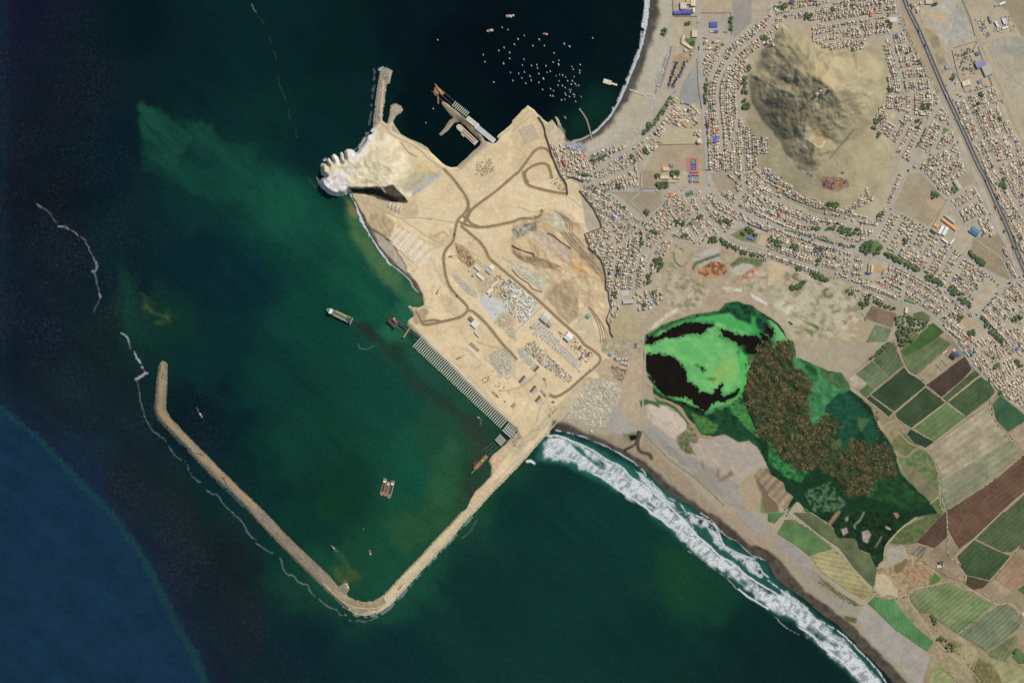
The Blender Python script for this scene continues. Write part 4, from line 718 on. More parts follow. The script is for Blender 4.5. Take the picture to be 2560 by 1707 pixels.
for c_, r_, w_, s_ in [
 (2,0,7,"1692,-60 1697,60 1710,250 1718,430 1738,620 1752,900 1762,1150 1775,1350 1790,1568"), (2,1,7,"1788,-10 1800,80 1820,140 1880,220 2000,310 2150,390 2350,482"),
 (3,1,7,"-10,480 150,542 400,632 700,715 830,760 1000,790 1230,880 1400,970 1600,1090 1750,1200 1900,1320 2000,1420 2130,1580"), (3,2,7,"2125,-10 2250,150 2360,300"),
 (2,0,5,"1712,430 1690,500 1600,620 1520,740 1490,840 1440,870 1400,910 1350,990 1280,1090 1220,1170 1130,1240 980,1300 860,1350 720,1410"), (2,0,5,"1520,830 1470,880 1440,960 1350,1110 1270,1210 1130,1320 1050,1375 900,1470 760,1568 690,1610"),
 (2,0,5,"2400,70 2350,110 2200,225 2090,320 1985,410 1940,480 1880,580 1830,680 1800,800 1790,950 1780,1000"), (2,0,4,"2400,200 2350,250 2220,345 2100,440 2000,540 1930,650 1890,760 1880,900 1890,1050 1910,1200 1918,1380"), (2,0,3,"2060,740 2080,900 2085,1020 2070,1130 2030,1240 1990,1370"),
 (2,0,4,"1075,1375 1110,1430 1165,1490"), (2,0,3,"1170,1490 1280,1440 1400,1410"),
 (2,1,4,"600,84 700,105 790,90 900,60 1030,10 1120,-30"), (2,1,5,"640,112 760,150 850,200 950,262 1040,320 1100,380 1200,470 1190,500"), (2,1,5,"860,187 1180,185 1400,181 1600,176 1790,158 1800,130"),
 (2,1,5,"1170,-60 1176,100 1182,182"), (2,1,3,"1175,200 1125,245 1075,292"), (2,1,3,"1095,290 1160,350 1222,425"), (2,1,4,"1385,190 1390,270 1350,340 1280,400 1195,485 1130,555 1050,640 950,700"), (2,1,4,"1198,500 1220,600 1210,700 1165,800 1130,900 1108,1080"),
 (2,1,3,"1582,200 1620,280 1680,360 1705,400"), (2,1,4,"1740,360 1640,440 1560,500 1450,560 1380,640 1310,690 1270,770 1250,850 1240,950 1240,1060"), (2,1,4,"1815,180 1730,230 1702,280 1740,340 1780,400 1840,480 1900,540 1960,562"),
 (2,1,3,"1745,335 1820,292"), (2,1,3,"1820,292 1870,350 1960,400 2080,460 2200,502 2350,560"), (2,1,5,"1500,627 1600,650 1700,690 1780,672 1850,612 1960,562 2050,532 2150,497 2230,512 2360,566"), (2,1,5,"1970,570 1990,610 2100,660 2230,690 2360,734"),
 (3,1,4,"-5,736 130,780 300,850 500,900 740,1010"), (2,1,3,"1630,470 1650,540 1720,602 1855,508"), (2,1,3,"1100,1092 1200,1080 1370,1060"), (2,1,3,"2045,300 2110,240 2138,170 2122,-10"), (2,0,3,"2122,1568 2130,1420"),
 (3,0,4,"-10,225 90,150 200,120 400,70 600,20 760,-20"), (3,0,4,"-10,100 60,40 130,-20"), (3,0,4,"1185,-20 1200,130 1250,290 1320,420 1400,580 1470,690 1520,800 1590,900 1640,1010 1700,1180 1750,1330 1830,1568"), (3,1,4,"1835,-15 1870,0 1920,130 1980,270 2050,430 2120,580 2190,700 2250,850 2310,985"),
 (3,0,3,"480,245 650,200 850,175 1100,140 1200,125"), (3,0,3,"430,332 650,280 840,240"), (3,0,3,"500,392 650,370 880,350 1110,312 1250,285"), (3,0,2.6,"835,190 882,350"), (3,0,2.6,"1060,30 1075,140"), (3,0,2.6,"650,270 668,380"), (3,0,2.6,"970,170 990,330"),
 (3,0,3,"1112,312 1150,480 1200,640 1220,750 1240,860"), (3,0,2.6,"1140,407 1300,395"), (3,0,2.6,"1170,522 1360,495"), (3,0,2.6,"1190,636 1410,600"), (3,0,2.6,"1220,747 1460,715"), (3,0,3,"1100,872 1350,850 1520,812"),
 (3,0,6,"1600,930 1500,1072 1430,1200 1350,1360 1285,1580"), (3,1,6,"1287,-10 1240,110 1180,240 1120,350 1080,430 1020,530 960,592 880,655 795,720"), (3,0,3,"1530,1092 1690,1172"), (3,0,4,"1610,1140 1560,1280 1490,1420 1380,1512"), (3,0,4,"1390,1372 1482,1425 1600,1372 1752,1302"),
 (3,0,3,"1640,1372 1720,1450 1600,1512 1530,1555"), (3,0,3,"1335,1490 1385,1530 1400,1560"), (3,0,2.6,"1240,870 1262,1030"), (3,0,2.6,"1182,870 1190,960"), (3,0,2.6,"1320,870 1335,1040"), (3,0,2.6,"1392,870 1400,990"), (3,0,3,"1262,1040 1170,1180 1100,1290"), (3,0,3,"1345,1080 1240,1240 1170,1340"), (3,0,3,"1420,1090 1330,1240 1230,1420"), (3,0,3,"1262,1040 1420,1095"),
 (3,0,4,"1760,0 1720,200 1670,400 1668,500 1700,620 1745,715 1630,790"), (3,0,6,"1780,-10 1860,200 1950,400 2050,620 2130,800 2200,980 2280,1180 2360,1340"), (3,0,5,"1690,922 1820,880 2070,790"),
 (3,0,3.4,"1820,900 1880,1040 1960,1220 2050,1400 2110,1568"), (3,0,3,"1870,1042 2000,1000 2120,960"), (3,0,3,"1880,1302 2000,1266 2170,1225"), (3,0,3,"2110,1510 2200,1480 2360,1418"), (3,0,2.6,"2130,980 2200,1160 2240,1300 2300,1440"), (3,0,2.6,"1950,1010 1800,1080"), (3,0,5,"2070,350 2095,500 2160,620 2260,720 2360,810"), (3,1,3,"2110,0 2190,120 2260,260 2360,420"),
 (3,1,5,"1120,350 1250,402 1400,512 1500,602 1680,712 1850,812 2000,920 2150,1010 2225,1035"), (3,1,3,"1212,440 1140,580 1062,720"), (3,1,3,"1370,548 1285,700"), (3,1,2.6,"1255,620 1172,760"), (3,1,2.6,"1475,630 1400,750"), (3,1,3,"1565,670 1460,905"), (3,1,3,"1680,722 1550,962"), (3,1,3,"1775,800 1720,912 1660,1030"), (3,1,3,"2020,982 1840,1192"),
 (3,1,2.6,"1185,548 1300,650 1480,815"), (3,1,2.4,"1740,925 1900,1072"), (3,1,6,"2360,958 2220,1030 2100,1122 2000,1230 1908,1325"), (3,1,4,"1682,712 1740,600 1800,490"), (3,1,4,"1800,490 1730,380 1630,260 1500,120 1395,-20"), (3,1,3,"1800,490 1930,440 2045,398"), (3,1,3,"1640,272 1800,190 1915,118"), (3,1,3,"1722,362 1950,240"),
 (3,1,3,"1885,620 1790,772"), (3,1,3,"1895,618 2000,700 2130,792 2190,900 2232,1015"), (3,1,2.6,"2150,812 2215,800"), (3,1,2.6,"0,115 80,190 250,290 450,362 700,430 980,452"), (3,1,2.6,"0,232 150,300 400,400 600,440 800,500 1000,535"), (3,1,2.6,"60,392 300,470 600,562 820,620"), (3,1,2.6,"150,542 400,600 850,668"),
 (3,1,3,"695,740 675,850 640,950"), (3,1,4,"792,762 740,1012"), (3,1,2.6,"892,800 862,942"), (3,1,2.6,"432,800 425,862"), (3,1,2.6,"505,800 480,885"), (3,1,4,"740,1012 900,1090 1100,1172 1222,1202"), (3,1,3,"775,962 960,1012 1100,1082 1235,1112"), (3,1,4,"1300,962 1260,1050 1222,1202"),
 (3,1,4,"1222,1202 1400,1260 1520,1342 1620,1450 1745,1600 1850,1750 1950,1860 2090,2020"), (3,1,3,"1620,1112 1560,1200 1500,1300"), (3,1,3,"1620,1112 1695,1222 1620,1300 1555,1352"), (3,1,2.6,"1830,1292 1735,1362"), (3,1,3,"1940,1340 2040,1440 2160,1568"), (3,1,2.6,"2305,1270 2210,1400 2160,1450"), (3,1,2.6,"2360,1410 2165,1452"), (3,1,2.6,"2080,1122 2200,1180 2300,1270"),
 (3,2,3,"1850,172 2045,30"), (3,2,3,"1950,292 2185,130"), (3,2,2.6,"2130,402 2350,250"), (3,2,2.6,"2235,502 2350,410"), (3,2,2.6,"1940,60 2060,200"), (2,0,4,"1440,430 1475,432 1440,600 1390,760 1330,900 1308,1000"), (2,0,3,"1350,610 1320,780 1360,800") ]:
    earthy = (c_ == 3 and r_ == 0 and w_ >= 5 and '1780' in s_) or (c_, r_) == (3, 2)
    ribbon('track' if earthy else 'street' if w_ < 5 else 'road', T(c_, r_, s_), w_, dirt if earthy else asph)
for s_ in ("1275,-80 1310,30 1345,120 1415,260 1485,430 1565,620 1655,830 1735,1000 1805,1150 1885,1330 1975,1568",):
    pass
hw = T(3,0,"1232,-60 1262,30 1310,140 1380,280 1450,440 1530,630 1615,830 1695,1000 1765,1150 1845,1330 1940,1540")+T(3,1,"1985,50 2095,300 2195,520 2285,750 2350,900 2400,1010")
ribbon('highway', hw, 12.5, asph_d, dz=0.6)
ribbon('highway_median', hw, 1.6, colmat('median_gravel', C(150,142,126)), dz=0.95, block=False)
ribbon('highway_verge', hw, 3.2, dirt, dz=0.6, off=8.6, block=True); ribbon('highway_verge', hw, 3.2, dirt, dz=0.6, off=-8.6)
for o_ in (-6.0, 6.0, -1.2, 1.2): ribbon('highway_edge_line', hw, 0.35, paint_w, dz=1.0, off=o_, block=False)
# levee and farm tracks
for c_, r_, w_, s_ in [(2,1,4,"1500,627 1470,690 1412,800 1385,900 1390,1100 1385,1220 1300,1310 1205,1430 1185,1500 1185,1568"), (2,2,3.4,"1188,-10 1215,60 1222,150 1212,400 1200,600 1195,790"), (2,2,2.6,"1040,470 1010,560 950,690"),
   (2,2,2.2,"820,80 1000,170 1190,130"), (2,2,2.4,"1070,260 1010,380 930,600"), (3,2,3,"1160,-10 1190,60 1240,190 1290,280 1360,320 1450,390 1640,560 1820,695"), (3,2,2.4,"820,280 720,330 715,380 770,450 900,530 1020,620 1110,700"), (3,2,2.4,"820,280 950,170 1110,0"),
   (3,2,2.2,"1110,700 1160,650 1460,400"), (3,2,2.2,"940,490 1160,648"), (3,2,2.2,"1165,680 1195,715 1320,800 1530,925 1450,980 1520,1080 1570,1250 1590,1400 1635,1568"), (3,2,2.6,"1330,790 1640,555 1950,305"), (3,2,2.4,"1530,920 1820,695 2040,560"),
   (3,2,3,"1950,300 2040,380 2100,465 2040,530 2060,680 2150,820 2250,920 2360,1010"), (3,2,2.4,"1000,840 1080,760 1190,715"), (3,2,2.2,"1200,830 1300,930 1400,975"), (3,2,2.4,"1570,1300 1640,1560 2060,1270 2350,1035"), (3,2,2.4,"2140,1568 2360,1370"),
   (3,3,2.6,"1640,0 1650,160 1660,390 1720,440 1810,540 1800,650"), (3,3,3,"2145,0 1900,235 1730,390 1740,440 1820,560 1805,650"), (3,3,4,"970,690 1050,770 1170,785 1290,740 1400,690 1500,670 1660,640 1800,690 1900,730 2100,840 2200,830 2260,860 2350,960"), (3,3,3,"160,20 250,70 400,160 560,270 680,400 740,480 800,560 900,660 970,730"),
   (3,3,3,"395,0 500,80 600,150"), (3,3,3,"1370,40 1300,90 1220,150 1130,240 1080,310 1065,400"), (3,3,3.4,"1290,740 1300,830 1370,920 1500,1120 1600,1240 1700,1330 1870,1460 1960,1566"), (3,3,2.4,"980,745 900,830 810,860"), (3,3,2.2,"1170,800 1230,920 1380,1080 1500,1170"),
   (3,3,2.4,"2100,850 1950,950 1850,1020 1750,1120"), (3,3,2,"1900,240 2130,350 2230,380"), (3,3,2.2,"2040,620 2230,400 2350,260"), (3,3,2.6,"2200,830 2300,1000 2350,1060"), (3,3,2,"1940,1300 1880,1440"), (3,3,2.2,"1300,370 1640,10"), (3,3,2.4,"170,20 90,110 0,260"), (3,2,2.4,"0,1400 100,1490 200,1568"), (3,2,2.4,"1390,1560 1600,1400")]:
    ribbon('dirt_track', T(c_, r_, s_), w_, dirt, dz=0.7)
for s_ in ("1380,700 1310,860 1290,1000", "1600,850 1480,950 1420,1000", "1560,900 1700,1020 1900,1100 2100,1060 2200,980", "2080,700 2010,850 1950,900 1870,1080"): ribbon('footpath', T(2,1,s_), 1.8, dirt, block=False, dz=.5)
# port haul roads
PR = [T(1,0,"2110,1420 2140,1500 2200,1568") and T(1,1,"1720,-20 1790,50 1860,140 1910,210 1945,280 1945,340 1905,400 1862,440 1838,500 1820,590 1805,650 1740,730 1722,800 1732,900 1752,1000 1790,1080 1850,1150 1920,1220 1945,1265 1920,1310 1850,1350 1700,1385 1560,1412 1520,1385 1490,1320 1465,1290"),
      T(1,1,"1520,1385 1640,1370 1700,1387"), T(1,1,"1930,1290 1960,1282 1990,1290 2050,1340 2130,1420 2240,1560")+T(2,2,"-60,50 0,110 45,165"), T(1,1,"1880,505 1960,570 2050,650 2110,730 2140,800 2220,870 2350,980")+T(2,1,"120,1080 290,1230 450,1380 600,1510")+T(2,2,"660,20 720,62 790,115 812,155 792,205 700,282 600,372 520,440 440,490 385,505 345,480"),
      T(1,1,"1950,420 1970,370 2050,300 2200,190 2350,60")+T(2,0,"70,1568 150,1460 210,1385 270,1358 330,1380 380,1450"), T(1,1,"1930,400 1940,440 1970,480 2050,515 2150,510 2350,470")+T(2,1,"80,440 200,435 262,410 280,375 262,358"),
      T(2,0,"150,1680 125,1640 118,1600 140,1560 200,1520 280,1500 330,1520 350,1568 370,1640"), T(2,1,"105,0 115,70 150,130 250,165 380,195 500,210"), T(1,1,"1905,500 1940,420 1960,340"), T(1,1,"1880,480 1940,500 2050,520")]
for q in PR: ribbon('haul_road_margin', q, 9.5, haul_l, dz=0.45); 
for q in PR: ribbon('haul_road', q, 5.6, haul, dz=0.8)
th = np.linspace(0, 2*math.pi, 30); rb = T(1,1,"1892,448")[0]
ribbon('roundabout', [(rb[0]+7.6*math.cos(a_), rb[1]+8.2*math.sin(a_)) for a_ in th], 4.2, haul, dz=1.0, smooth=False, step=9)
tk = colmat('light_track', C(190,176,146), noise=((0.1, 0.04), (0.1, 0.2)))
for c_, r_, w_, s_ in [(1,1,2.4,"930,270 1100,320 1200,380 1320,430 1450,430 1600,440 1700,455 1830,475"), (1,0,4,"1130,1120 1200,1170 1240,1230 1330,1280 1420,1320 1500,1370 1580,1450 1700,1540 1760,1590"), (1,1,2,"1320,430 1450,520 1600,620 1750,690"), (2,1,3.4,"290,1210 330,1100 420,1000 520,900 540,820 500,700 440,680"), (2,1,3,"0,1500 130,1380 280,1240"),
                    (2,1,2.6,"520,1400 600,1340 680,1220 720,1130 700,1010"), (2,2,3,"0,1000 120,880 220,740 260,600 340,500 380,505"), (2,2,3,"0,1130 200,960 420,730 640,470 740,330"), (2,1,2,"900,480 950,700 920,1000"), (1,3,2.4,"620,650 760,790 880,860 1010,880 1120,870 1230,800 1400,610 1600,390 1800,180 1950,0"), (1,2,2.4,"1950,1568 2150,1340 2350,1130"), (2,0,3,"0,1210 200,1040"), (1,0,3,"1850,1568 2000,1440 2200,1280 2350,1170")]:
    ribbon('graded_track', T(c_, r_, s_), w_, tk, dz=0.5, block=True)
# ------------------------------------------------------------------ fields
def fieldmat(c1, c2, ang, per, amt=0.5, mott=0.5, patch=0.006):
    m, nt, p = newmat('crop_rows'); N = nt.nodes; L = nt.links
    g = N.new('ShaderNodeNewGeometry'); mp = N.new('ShaderNodeMapping'); mp.inputs['Rotation'].default_value = (0, 0, -math.radians(ang)); L.new(g.outputs['Position'], mp.inputs[0])
    w = N.new('ShaderNodeTexWave'); w.wave_type = 'BANDS'; w.bands_direction = 'Y'; w.inputs['Scale'].default_value = 0.314159/per*1.0; w.inputs['Distortion'].default_value = 1.2; w.inputs['Detail'].default_value = 3; w.inputs['Detail Scale'].default_value = 0.3
    L.new(mp.outputs[0], w.inputs['Vector'])
    mp2 = N.new('ShaderNodeMapping'); mp2.vector_type = 'TEXTURE'; mp2.inputs['Rotation'].default_value = (0, 0, math.radians(ang)); mp2.inputs['Scale'].default_value = (4, .7, 1); L.new(g.outputs['Position'], mp2.inputs[0])
    n = N.new('ShaderNodeTexNoise'); n.inputs['Scale'].default_value = patch; n.inputs['Detail'].default_value = 6; n.inputs['Roughness'].default_value = 0.62; L.new(mp2.outputs[0], n.inputs['Vector'])
    a = N.new('ShaderNodeMapRange'); a.inputs[1].default_value = 0.35; a.inputs[2].default_value = 0.65; a.inputs[4].default_value = mott; L.new(n.outputs['Fac'], a.inputs[0])
    b = N.new('ShaderNodeMath'); b.operation = 'MULTIPLY'; b.inputs[1].default_value = amt; L.new(w.outputs['Fac'], b.inputs[0])
    c = N.new('ShaderNodeMath'); c.operation = 'ADD'; c.use_clamp = True; L.new(a.outputs[0], c.inputs[0]); L.new(b.outputs[0], c.inputs[1])
    mx = N.new('ShaderNodeMix'); mx.data_type = 'RGBA'; L.new(c.outputs[0], mx.inputs[0]); mx.inputs[6].default_value = (*C(*c1), 1); mx.inputs[7].default_value = (*C(*c2), 1)
    s = mod_noise(nt, mx.outputs[2], 0.3, 0.016, 6, per*7); s = mod_noise(nt, s, 0.16, 0.08, 4); L.new(s, p.inputs['Base Color']); p.inputs['Roughness'].default_value = 0.95; p.inputs['Specular IOR Level'].default_value = 0.1
    return m
from mathutils.geometry import tessellate_polygon
_zk = 0
def polysheet(name, pts, mat, dz=0.4, warp=0.5, kind='structure', parent=None):
    P_ = densify(list(pts)+[pts[0]], 6, False)[:-1]; r_ = np.random.default_rng(len(P_)*7+int(pts[0][0]))
    P_ = P_+(r_.random(P_.shape)-0.5)*warp*2
    z = float(np.max(gs(Z, P_[:, 0], P_[:, 1])))+dz
    global _zk; _zk = (_zk+1) % 40; z += _zk*0.03
    vs_ = [Vector(((x-W_PX/2)*S, (H_PX/2-y)*S, z)) for x, y in P_]; tr = tessellate_polygon([vs_])
    tr = [t_ if (vs_[t_[1]]-vs_[t_[0]]).cross(vs_[t_[2]]-vs_[t_[0]]).z > 0 else t_[::-1] for t_ in tr]
    me = bpy.data.meshes.new(name); me.from_pydata(vs_, [], tr)
    o = link(name, me, mat, parent)
    if kind: o['kind'] = kind
    return o
FL = [(3,2,"962,172 1120,5 1155,20 1240,220 1115,325",(98,116,74),(74,98,60),52,9),(3,2,"805,292 952,178 1110,330 980,428",(88,114,72),(104,122,80),36,9),(3,2,"740,340 800,302 912,385 838,443 780,410",(172,160,138),(160,148,128),30,8),(3,2,"840,452 912,392 975,432 900,515",(66,102,56),(84,112,64),36,6),
 (3,2,"945,488 1245,240 1445,385 1435,412 1155,640",(44,74,44),(56,82,50),36,6),(3,2,"1170,658 1442,422 1625,557 1312,790 1192,708",(46,74,44),(60,86,50),36,6),(3,2,"905,518 938,497 1145,652 1108,690 1010,618",(56,84,50),(44,72,44),30,6),
 (3,2,"1220,92 1330,0 1480,-110 1680,20 1595,100 1365,300 1300,262 1250,190",(86,112,64),(104,124,76),40,14),(3,2,"1375,302 1600,112 1655,155 1700,200 1455,382",(172,156,126),(164,148,120),40,9),(3,2,"1455,400 1808,133 1868,250 1800,335 1592,507",(94,76,66),(70,58,50),36,7),
 (3,2,"1605,515 1790,352 1898,262 1942,300 1645,546",(80,100,58),(66,90,52),40,8),(3,2,"1655,555 1945,325 2035,372 2085,458 2030,525 1820,685",(56,88,50),(78,100,60),36,8),(3,2,"1345,790 1630,568 1815,695 1528,912",(104,134,74),(88,118,64),40,12),
 (3,2,"1275,852 1310,805 1522,920 1450,970 1350,928",(38,70,48),(46,78,52),-30,10),(3,2,"1465,985 2033,580 2052,690 2150,835 2215,905 2030,1020 1600,1280 1560,1150 1512,1045",(176,163,134),(152,140,114),34,16),(3,2,"1578,1292 1800,1150 2218,905 2325,1015 2055,1265 1642,1538 1592,1400",(118,130,86),(148,142,108),34,13),
 (3,2,"1645,1552 2062,1282 2345,1045 2400,1080 2400,1330 2140,1560 1650,1600",(112,88,70),(98,76,60),36,10),(3,2,"2130,492 2350,670 2400,700 2350,735 2202,825 2095,715 2065,580",(48,98,62),(60,104,62),36,30),(3,2,"2210,838 2400,720 2400,1020 2350,1000 2240,885",(172,152,126),(160,140,114),36,10),
 (3,2,"2175,1568 2400,1360 2400,1568",(84,98,62),(74,92,58),36,8),(3,1,"952,1240 1178,1312 1140,1438 885,1350",(140,118,98),(124,102,84),-60,7),(3,1,"985,1412 1138,1452 1085,1568 900,1568",(122,134,92),(98,124,74),60,10),(3,1,"1512,1392 1618,1480 1480,1580 1270,1700 1215,1650 1330,1550",(70,108,46),(58,100,44),44,12),
 (3,1,"1290,1490 1330,1450 1390,1510 1280,1620 1220,1600",(60,92,44),(150,128,88),40,7),(3,1,"1330,1310 1420,1290 1490,1340 1480,1380 1350,1370",(92,110,62),(112,120,72),0,20),
 (3,3,"0,0 158,0 60,98 0,80",(62,116,54),(84,128,66),0,10),(3,3,"155,65 225,62 390,162 500,242 595,328 380,398 260,300 82,190",(74,136,62),(108,124,72),0,10),(3,3,"392,402 620,342 738,460 830,580 948,742 880,796 742,720 600,622 472,522",(176,166,122),(142,130,84),-12,10),
 (3,3,"232,0 392,0 588,132 638,232 798,242 828,342 938,382 1000,530 968,688 800,518 652,318 482,208",(102,112,68),(84,104,60),-40,20),(3,3,"918,825 990,768 1060,796 1165,802 1228,902 1350,1042 1518,1182 1470,1275 1350,1198 1152,1058",(84,146,78),(66,124,62),84,7),
 (3,3,"1312,740 1658,648 2078,852 1742,1108 1602,1020 1490,922 1400,918 1312,802",(84,124,60),(136,146,92),40,9),(3,3,"1752,1120 2052,902 2200,842 2262,890 2338,982 2298,1068 2010,1278 1882,1190",(92,120,78),(136,138,104),42,9),(3,3,"2012,1288 2288,1112 2288,1222 2188,1358 2072,1328",(138,132,98),(92,108,66),58,8),
 (3,3,"1365,270 1622,0 1636,0 1646,220 1530,322",(98,76,62),(84,64,52),44,9),(3,3,"1300,368 1370,292 1468,320 1408,418",(74,66,52),(150,140,118),44,9),(3,3,"1412,440 1530,332 1640,232 1655,392 1708,445 1798,540 1790,640 1640,588 1450,470",(158,138,112),(142,122,98),-52,7),
 (3,3,"1655,0 2135,0 1895,228 1760,328 1662,170",(110,86,68),(96,74,58),44,9),(3,3,"1910,238 2155,0 2400,-60 2400,240 2240,358 2150,358",(66,92,52),(90,106,64),40,9),(3,3,"1742,400 1892,252 2128,362 2225,400 2040,616 1822,568",(56,84,46),(70,96,56),40,10),
 (3,3,"1825,580 2030,630 1980,688 1892,708 1812,658",(78,76,50),(92,74,54),30,10),(3,3,"2085,600 2290,352 2350,420 2400,500 2350,640 2240,702 2150,660",(160,132,104),(148,120,94),44,10),(3,3,"1972,740 2080,612 2180,690 2238,722 2132,838 2082,838",(166,146,118),(158,138,110),40,10),
 (3,3,"1955,1292 2010,1292 2090,1362 2190,1367 2350,1425 2400,1500 2400,1566 2150,1566 2090,1420",(168,158,116),(138,140,94),32,16),(3,3,"2292,700 2400,640 2400,790",(60,108,56),(76,116,66),30,10),(3,3,"2235,1320 2300,1242 2350,1300 2400,1380 2300,1388",(84,124,58),(70,112,50),20,10),
 (3,3,"1505,1442 1580,1402 1700,1540 1640,1566 1480,1566",(152,152,104),(130,142,92),30,12),(3,3,"1650,170 1755,330 1745,390 1668,380",(158,140,112),(150,132,104),60,10),(3,3,"2340,180 2400,120 2400,360 2300,320",(112,92,72),(100,80,64),44,10),
 (3,2,"0,1205 60,1240 140,1290 160,1370 235,1420 165,1540 100,1490 0,1390",(170,152,122),(120,98,74),46,16),(2,2,"2285,1160 2360,1200 2360,1390 2220,1235",(168,152,122),(118,98,74),46,16),(3,2,"1330,1180 1480,1300 1570,1400 1500,1460 1380,1380 1290,1250",(132,116,92),(110,116,84),46,14)]
# field names by look
def fname(c1):
    r_, g_, b_ = c1
    return 'crop_field' if g_ > r_*1.02 else ('ploughed_field' if r_ < 150 else 'fallow_field')
def dull(c): l = .3*c[0]+.59*c[1]+.11*c[2]; return tuple(q*.76+l*.24+t for q, t in zip(c, (3, 0, 0)))
for c_, r_, s_, c1, c2, an, pe in FL:
    if c1[1] > c1[0]*1.02: c1, c2 = dull(c1), dull(c2)
    P_ = T(c_, r_, s_)
    polysheet(fname(c1), P_, fieldmat(c1, c2, an, pe*1.6, 0.45, 0.55), dz=0.45, warp=0.6)
    r = sdf(P_, 6)
    if r is not None: v = RD[r[0]]; v[r[1] > 0] = -1
# small lawns, parks, courts
lawn = colmat('park_lawn', C(92,134,76), noise=((0.12, 0.05), (0.15, 0.3)))
for c_, r_, s_ in [(3,0,"1618,1178 1662,1192 1602,1232"),(3,1,"975,650 1010,640 1025,690 1000,750 960,745"),(3,1,"1255,1172 1290,1192 1250,1198"),(3,1,"1310,1200 1360,1222 1300,1210"),(2,1,"1330,1568 1360,1568 1350,1600 1320,1600"),(2,0,"1595,352 1675,365 1680,425 1640,415"),(2,0,"1395,1320 1335,1300 1300,1310") ]:
    polysheet('lawn', T(c_, r_, s_), lawn, dz=0.9, warp=0.2)
# ------------------------------------------------------------------ naming helpers
LM = [("the hilltop monument",2052,232),("the sports courts",1733,405),("the small football pitch",1722,485),("the orange-roofed school",2372,572),("the blue-roofed hall",2436,578),("the wooded park",2180,610),
 ("the blue-roofed factory",1712,30),("the round storage tanks",1745,345),("the bare sandy plot",1640,500),("the triangular lawn",2274,755),("the walled football ground",2417,808),("the beach jetty",1595,236),("the wooden pier",1473,345),
 ("the burnt yard",2415,175),("the green triangle plot",2362,322),("the wide bare lot",2320,520),("the blue-roofed compound",1790,70),("the parked coach yard",1690,170),("the planted median strip",1650,280),("the planted park square",2450,640),
 ("the long hillside street",1990,575),("the lagoon shore",1850,770),("the port boundary wall",1510,640),("the fishing beach",1440,370),("the highway junction",2360,250),("the walled sports field",2235,50),("the northern street corner",1800,160),("the levee road",1660,720),
 ("the ploughed field",2210,790),("the eastern bare strip",2530,470),("the sand-coloured yard",2240,655),("the western hill foot",1880,330),("the southern hill foot",2080,480),("the eastern hill foot",2200,300),("the north end of the highway",2270,30),("the far eastern blocks",2500,330),("the lower avenue",2430,760),("the riverside grove",2260,820),("the farm track corner",2420,900),("the roundabout",1156,548),("the container yard",1180,590),("the pile row",1090,960),("the site camp",1205,690),("the laydown shed",1188,810),("the largest workshop",1365,793),("the segment rows",1350,870),("the stone yard",1500,1000),("the cream plant",1305,760),("the haul road bend",1500,890),("the brown steel yard",1158,640),("the sand spit",1235,1150),("the machine rows",1390,910),("the panel stacks",1440,880),("the teal hut",1329,818),("the retaining wall",1430,440),("the northern wharf",1200,330),("the scrap yard",1548,935)]
def where(x, y, skip=None):
    b = min((l for l in LM if l[0] != skip), key=lambda l: (l[1]-x)**2+(l[2]-y)**2)
    dx, dy = x-b[1], y-b[2]; r = math.hypot(dx, dy)
    if r < 14: return "right at "+b[0]
    a = math.degrees(math.atan2(-dy, dx)) % 360
    w = ["right of", "above and right of", "above", "above and left of", "left of", "below and left of", "below", "below and right of"][int((a+22.5)//45) % 8]
    return (("just " if r < 45 else "" if r < 100 else "far ")+w+" "+b[0])
def ordn(i):
    b = ["","first","second","third","fourth","fifth","sixth","seventh","eighth","ninth","tenth","eleventh","twelfth","thirteenth","fourteenth","fifteenth","sixteenth","seventeenth","eighteenth","nineteenth"]
    i += 1
    if i < 20: return b[i]
    t_ = ["twenty","thirty","forty","fifty","sixty","seventy","eighty","ninety"]; o = i % 10; q = t_[i//10-2]
    return (q[:-1]+"ieth") if o == 0 else q+"-"+b[o]
ORD = ["first","second","third","fourth","fifth","sixth","seventh","eighth","ninth","tenth","eleventh","twelfth","thirteenth","fourteenth","fifteenth","sixteenth"]
def uniq(items):
    """items: (object, label, x, y): number look-alikes that share a place by their order"""
    d = {}
    for it in items: d.setdefault(it[1], []).append(it)
    for lab, L_ in d.items():
        if len(L_) == 1: L_[0][0]['label'] = lab; continue
        L_.sort(key=lambda q: q[2]); n = len(L_)
        for i, it in enumerate(L_):
            if n == 2: w = "left one" if i == 0 else "right one"
            elif i == 0: w = "leftmost"
            elif i == n-1: w = "rightmost"
            else: w = ordn(i)+" from left"
            it[0]['label'] = lab+", "+w
